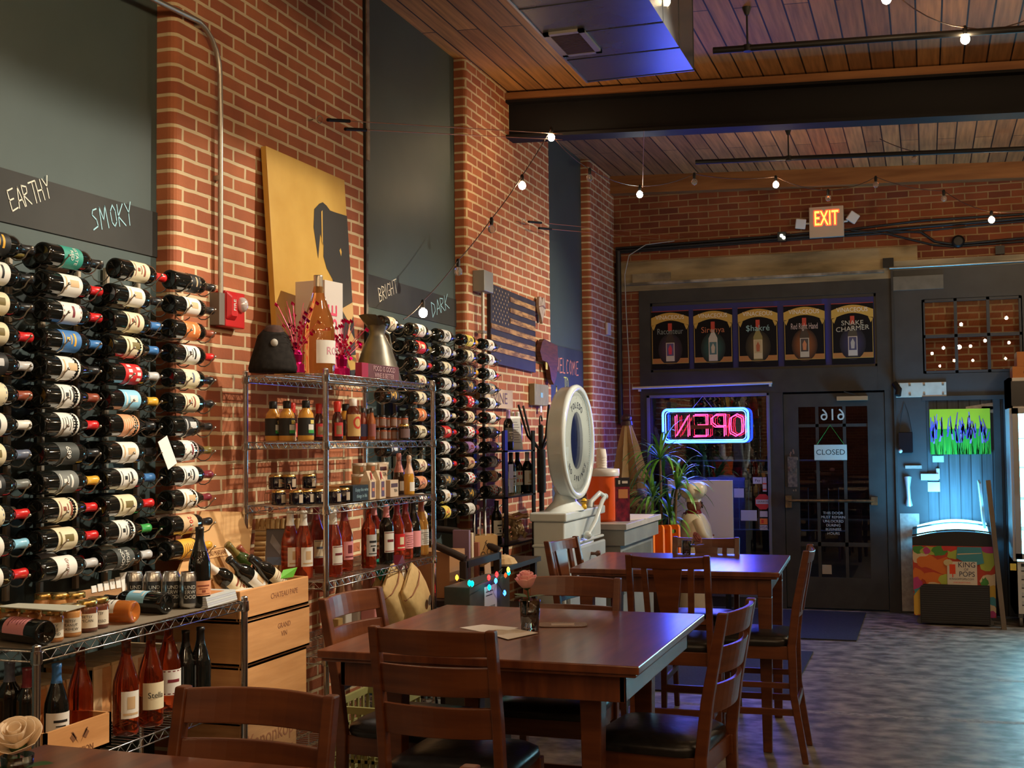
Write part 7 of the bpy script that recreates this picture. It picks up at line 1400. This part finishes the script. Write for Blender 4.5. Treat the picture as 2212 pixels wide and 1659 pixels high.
b = MB().mat(mat('badge cream', (.66, .6, .48), .5)); b.T = Matrix.Translation((.41, -.016, .47)); b.rbox(-.12, .13, -.003, 0, -.105, .1, .001, 1); b.mat(mat('wrap 624004', (.6, .5, .25), .5)); b.add([(-.11+.04*math.cos(k*.6), -.004, .09+.03*math.sin(k*.6)) for k in range(10)], [tuple(range(10))]); b.mat(mat('pop red', (.75, .06, .01), .4)); b.box(-.1, -.05, -.0045, -.003, -.01, .075); b.box(-.078, -.07, -.0045, -.003, -.04, -.01); b.mat(mat('wrap ink', (.01, .012, .05), .5)); b.text('KING', frame_at((.045, -.0035, .07), (1, 0, 0), (0, 0, 1)), .065, .0004, sx=.95); b.text('OF', frame_at((.04, -.0035, .03), (1, 0, 0), (0, 0, 1)), .03, .0004); b.text('POPS', frame_at((.045, -.0035, -.012), (1, 0, 0), (0, 0, 1)), .065, .0004, sx=.9)
b.text('KINGOFPOPS.COM', frame_at((.0, -.0035, -.055), (1, 0, 0), (0, 0, 1)), .024, .0003); b.mat(mat('pop red')); b.text('UNFORGETTABLE', frame_at((.0, -.0035, -.085), (1, 0, 0), (0, 0, 1)), .018, .0003); b.build('brand_badge', t)
b = MB().mat(mat('freezer black', (.015, .015, .015), .5)); b.add([(.055, -.035, .02), (W_-.05, -.035, .02), (W_-.05, -.035, .365), (.09, -.035, .365), (.055, -.035, .33), (.055, 0, .02), (W_-.05, 0, .02), (W_-.05, 0, .365), (.09, 0, .365), (.055, 0, .33)], [(0, 1, 2, 3, 4), (0, 5, 6, 1), (1, 6, 7, 2), (2, 7, 8, 3), (3, 8, 9, 4), (4, 9, 5, 0)]); 
for k in range(17): b.mat(mat('grille line', (.04, .04, .04), .5)); b.box(.065, W_-.06, -.038, -.035, .035+k*.0195, .041+k*.0195)
b.build('compressor_grille', t)
b = MB().mat(mat('freezer black')); n = 14; fr = [(W_*k/n, 0, .705) for k in range(n+1)]+[(W_*k/n, 0, .78+.03*(k/n)+.04*math.sin(PI*k/n)) for k in range(n+1)]; bk = [(x, D_, z+.05) for x, y_, z in fr]
b.add(fr+bk, [(k, k+1, n+2+k, n+1+k) for k in range(n)]+[(2*n+2+k, 3*n+3+k, 3*n+4+k, 2*n+3+k) for k in range(n)]+[(0, n+1, 3*n+3, 2*n+2), (n, 3*n+2-0, 4*n+3, 2*n+1)]); b.build('lid_surround', t)
b = MB().mat(CY); b.add([(W_*(.06+.88*k/n), .012, .79+.03*(k/n)+.04*math.sin(PI*k/n)) for k in range(n+1)]+[(W_*(.06+.88*k/n), D_-.04, .85+.03*(k/n)+.045*math.sin(PI*k/n)) for k in range(n+1)], [(k, k+1, n+2+k, n+1+k) for k in range(n)]); b.build('lit_glass_lid', t)
b = MB().mat(mat('lid rim', (.02, .025, .03), .3)); b.tube([(W_*k/n, .35, .83+.03*(k/n)+.043*math.sin(PI*k/n)) for k in range(n+1)], .008, 6); b.tube([(W_*k/n, .005, .795+.03*(k/n)+.04*math.sin(PI*k/n)) for k in range(n+1)], .007, 6); b.build('lid_frames', t)
for x in (.05, W_-.05):
    for y_ in (.05, D_-.05): b = MB().mat(mat('caster', (.12, .12, .12), .4)); b.tube([(x, y_-.012, .03), (x, y_+.012, .03)], .03, 12); b.box(x-.015, x+.015, y_-.015, y_+.015, .05, .08); b.build('caster', t)
b = MB().mat(mat('upright lid back', (.4, .6, .7), .4)); b.add([(W_-.06, .1, .86), (W_-.06+.0, .5, .9), (W_-.09, .5, 1.28), (W_-.09, .1, 1.26)], [(0, 1, 2, 3)]); b.build('raised_side_panel', t).modifiers.new('s', 'SOLIDIFY').thickness = .02
t = thing('leaning_plank', 'grey weathered plank leaning between the freezer and the glass fridge', 'plank', (.6, 11.43, 0), rot=(0, -.075, 0)); b = MB().mat(noisy('weathered plank', (.16, .13, .1), (.24, .2, .15), 6, .8, (1, 1, .3))); b.box(-.02, .02, 0, .09, 0, 1.3); b.build('board', t)
# glass-door fridge, its doorway light falls on the floor
t = thing('glass_door_fridge', 'white upright fridge with brightly lit glass door at the right edge', 'fridge', (.7, 11.6, 0)); FW = mat('fridge white', (.62, .62, .6), .35); W_, D_ = .72, .62
b = MB().mat(FW); b.box(0, .03, 0, D_, .12, 2.2); b.box(W_-.03, W_, 0, D_, .12, 2.2); b.box(0, W_, D_-.03, D_, .12, 2.2); b.box(0, W_, 0, D_, .12, .58); b.box(0, W_, 0, D_, 1.93, 2.2); b.build('cabinet', t)
b = MB().mat(mat('fridge header', (.02, .02, .025), .3)); b.box(.02, W_-.02, -.012, 0, 1.95, 2.17); b.build('header_panel', t)
b = MB().mat(mat('fridge interior light', (.5, .95, 1), .5, emit=7.5, ecol=(.2, .78, .95))); b.box(.03, W_-.03, D_-.08, D_-.03, .6, 1.92); b.box(.03, .045, .03, D_-.08, .6, 1.92); b.build('lit_interior', t)
d_ = MB().mat(mat('door frame grey', (.3, .31, .33), .35, .4)); 
for a in ((.02, .07, .6, 1.93), (W_-.07, W_-.02, .6, 1.93), (.02, W_-.02, .6, .65), (.02, W_-.02, 1.88, 1.93)): d_.box(a[0], a[1], -.04, 0, a[2], a[3])
d_ = d_.build('door', t); b = MB().mat(pane_mat('fridge glass', (.8, .97, 1), .08)); b.quad((.07, -.02, .65), (W_-.07, -.02, .65), (W_-.07, -.02, 1.88), (.07, -.02, 1.88)); b.build('pane', d_)
for z in (.85, 1.12, 1.4, 1.66): b = MB().mat(CHROME); [b.tube([(.045, y_, z), (W_-.04, y_, z)], .004, 5) for y_ in (.05, .15, .25, .35, .45)]; b.build('wire_shelf', t)
b = MB().mat(FW); 
for k in range(5): b.add([(.06, -.003, .2+k*.075), (W_-.06, -.003, .2+k*.075), (W_-.06, -.02, .235+k*.075), (.06, -.02, .235+k*.075)], [(0, 1, 2, 3)])
b.mat(mat('louvre shadow gap', (.04, .04, .04), .6)); [b.box(.06, W_-.06, -.002, 0, .19+k*.075, .2+k*.075) for k in range(5)]; b.mat(INK); b.box(.06, .09, -.004, 0, .53, .56); b.build('louvres', t)
b = MB().mat(colmat((.75, .6, .1))); b.box(-.03, .02, -.015, -.01, .5, .56); b.build('yellow_tag', t)
for x in (.05, W_-.05): b = MB().mat(mat('caster')); b.tube([(x-.012, .06, .05), (x+.012, .06, .05)], .05, 12); b.box(x-.02, x+.02, .03, .09, .08, .12); b.build('caster', t)
for i, (x, z, z_) in enumerate(((.32, .74, 1), (.5, .74, 0), (.25, 1.02, 1), (.48, 1.29, 0), (.3, 1.57, 1))): tag(MB().mat(mat('pale carton %d' % i, [(.7, .75, .8), (.3, .5, .7), (.75, .8, .75), (.6, .3, .2), (.7, .7, .6)][i], .5)).lathe([(.001, 0), (.035, 0), (.035, .12), (.015, .16), (.015, .19), (.001, .19)], 14).build('drink_bottle', loc=(.7+x, 11.8+.1*z_, [.854, .854, 1.124, 1.404, 1.664][i])), '%s drink bottle seen in the lit fridge' % ('lowest left', 'lowest right', 'second-shelf', 'third-shelf', 'top-shelf')[i], 'bottle', 'bottles in the lit fridge')
for i, (x, z, w_, h_) in enumerate(((.74, 2.202, .4, .1), (.78, 2.303, .35, .13))):
    t = thing('orange_box', '%s orange cardboard box on top of the glass fridge' % ('lower', 'upper')[i], 'box', (x, 11.65, z)); b = MB().mat(noisy('orange card', (.45, .17, .05), (.52, .21, .06), 5, .7)); b.box(0, w_, 0, .35, 0, h_); b.build('box_body', t); b = MB().mat(INK); b.text('hiver', frame_at((.12, -.001, h_*.45), (1, 0, 0), (0, 0, 1)), .03, .0003) if i == 0 else b.box(.1, .14, -.001, 0, .03, .034); b.build('print', t)
# glow of the fridge and freezer lamps
lamp('AREA', (1.06, 11.5, 1.3), (.78, .94, 1), 9, (1.0, 8.5, 0), .5)
lamp('AREA', (.2, 11.8, .95), (.12, .55, 1), 24, (.2, 12.2, 1.5), .45)
lamp('AREA', (-2.1, 12.1, 1.82), (.08, .16, 1), 17, (-1.6, 9.0, 1.5), .7)
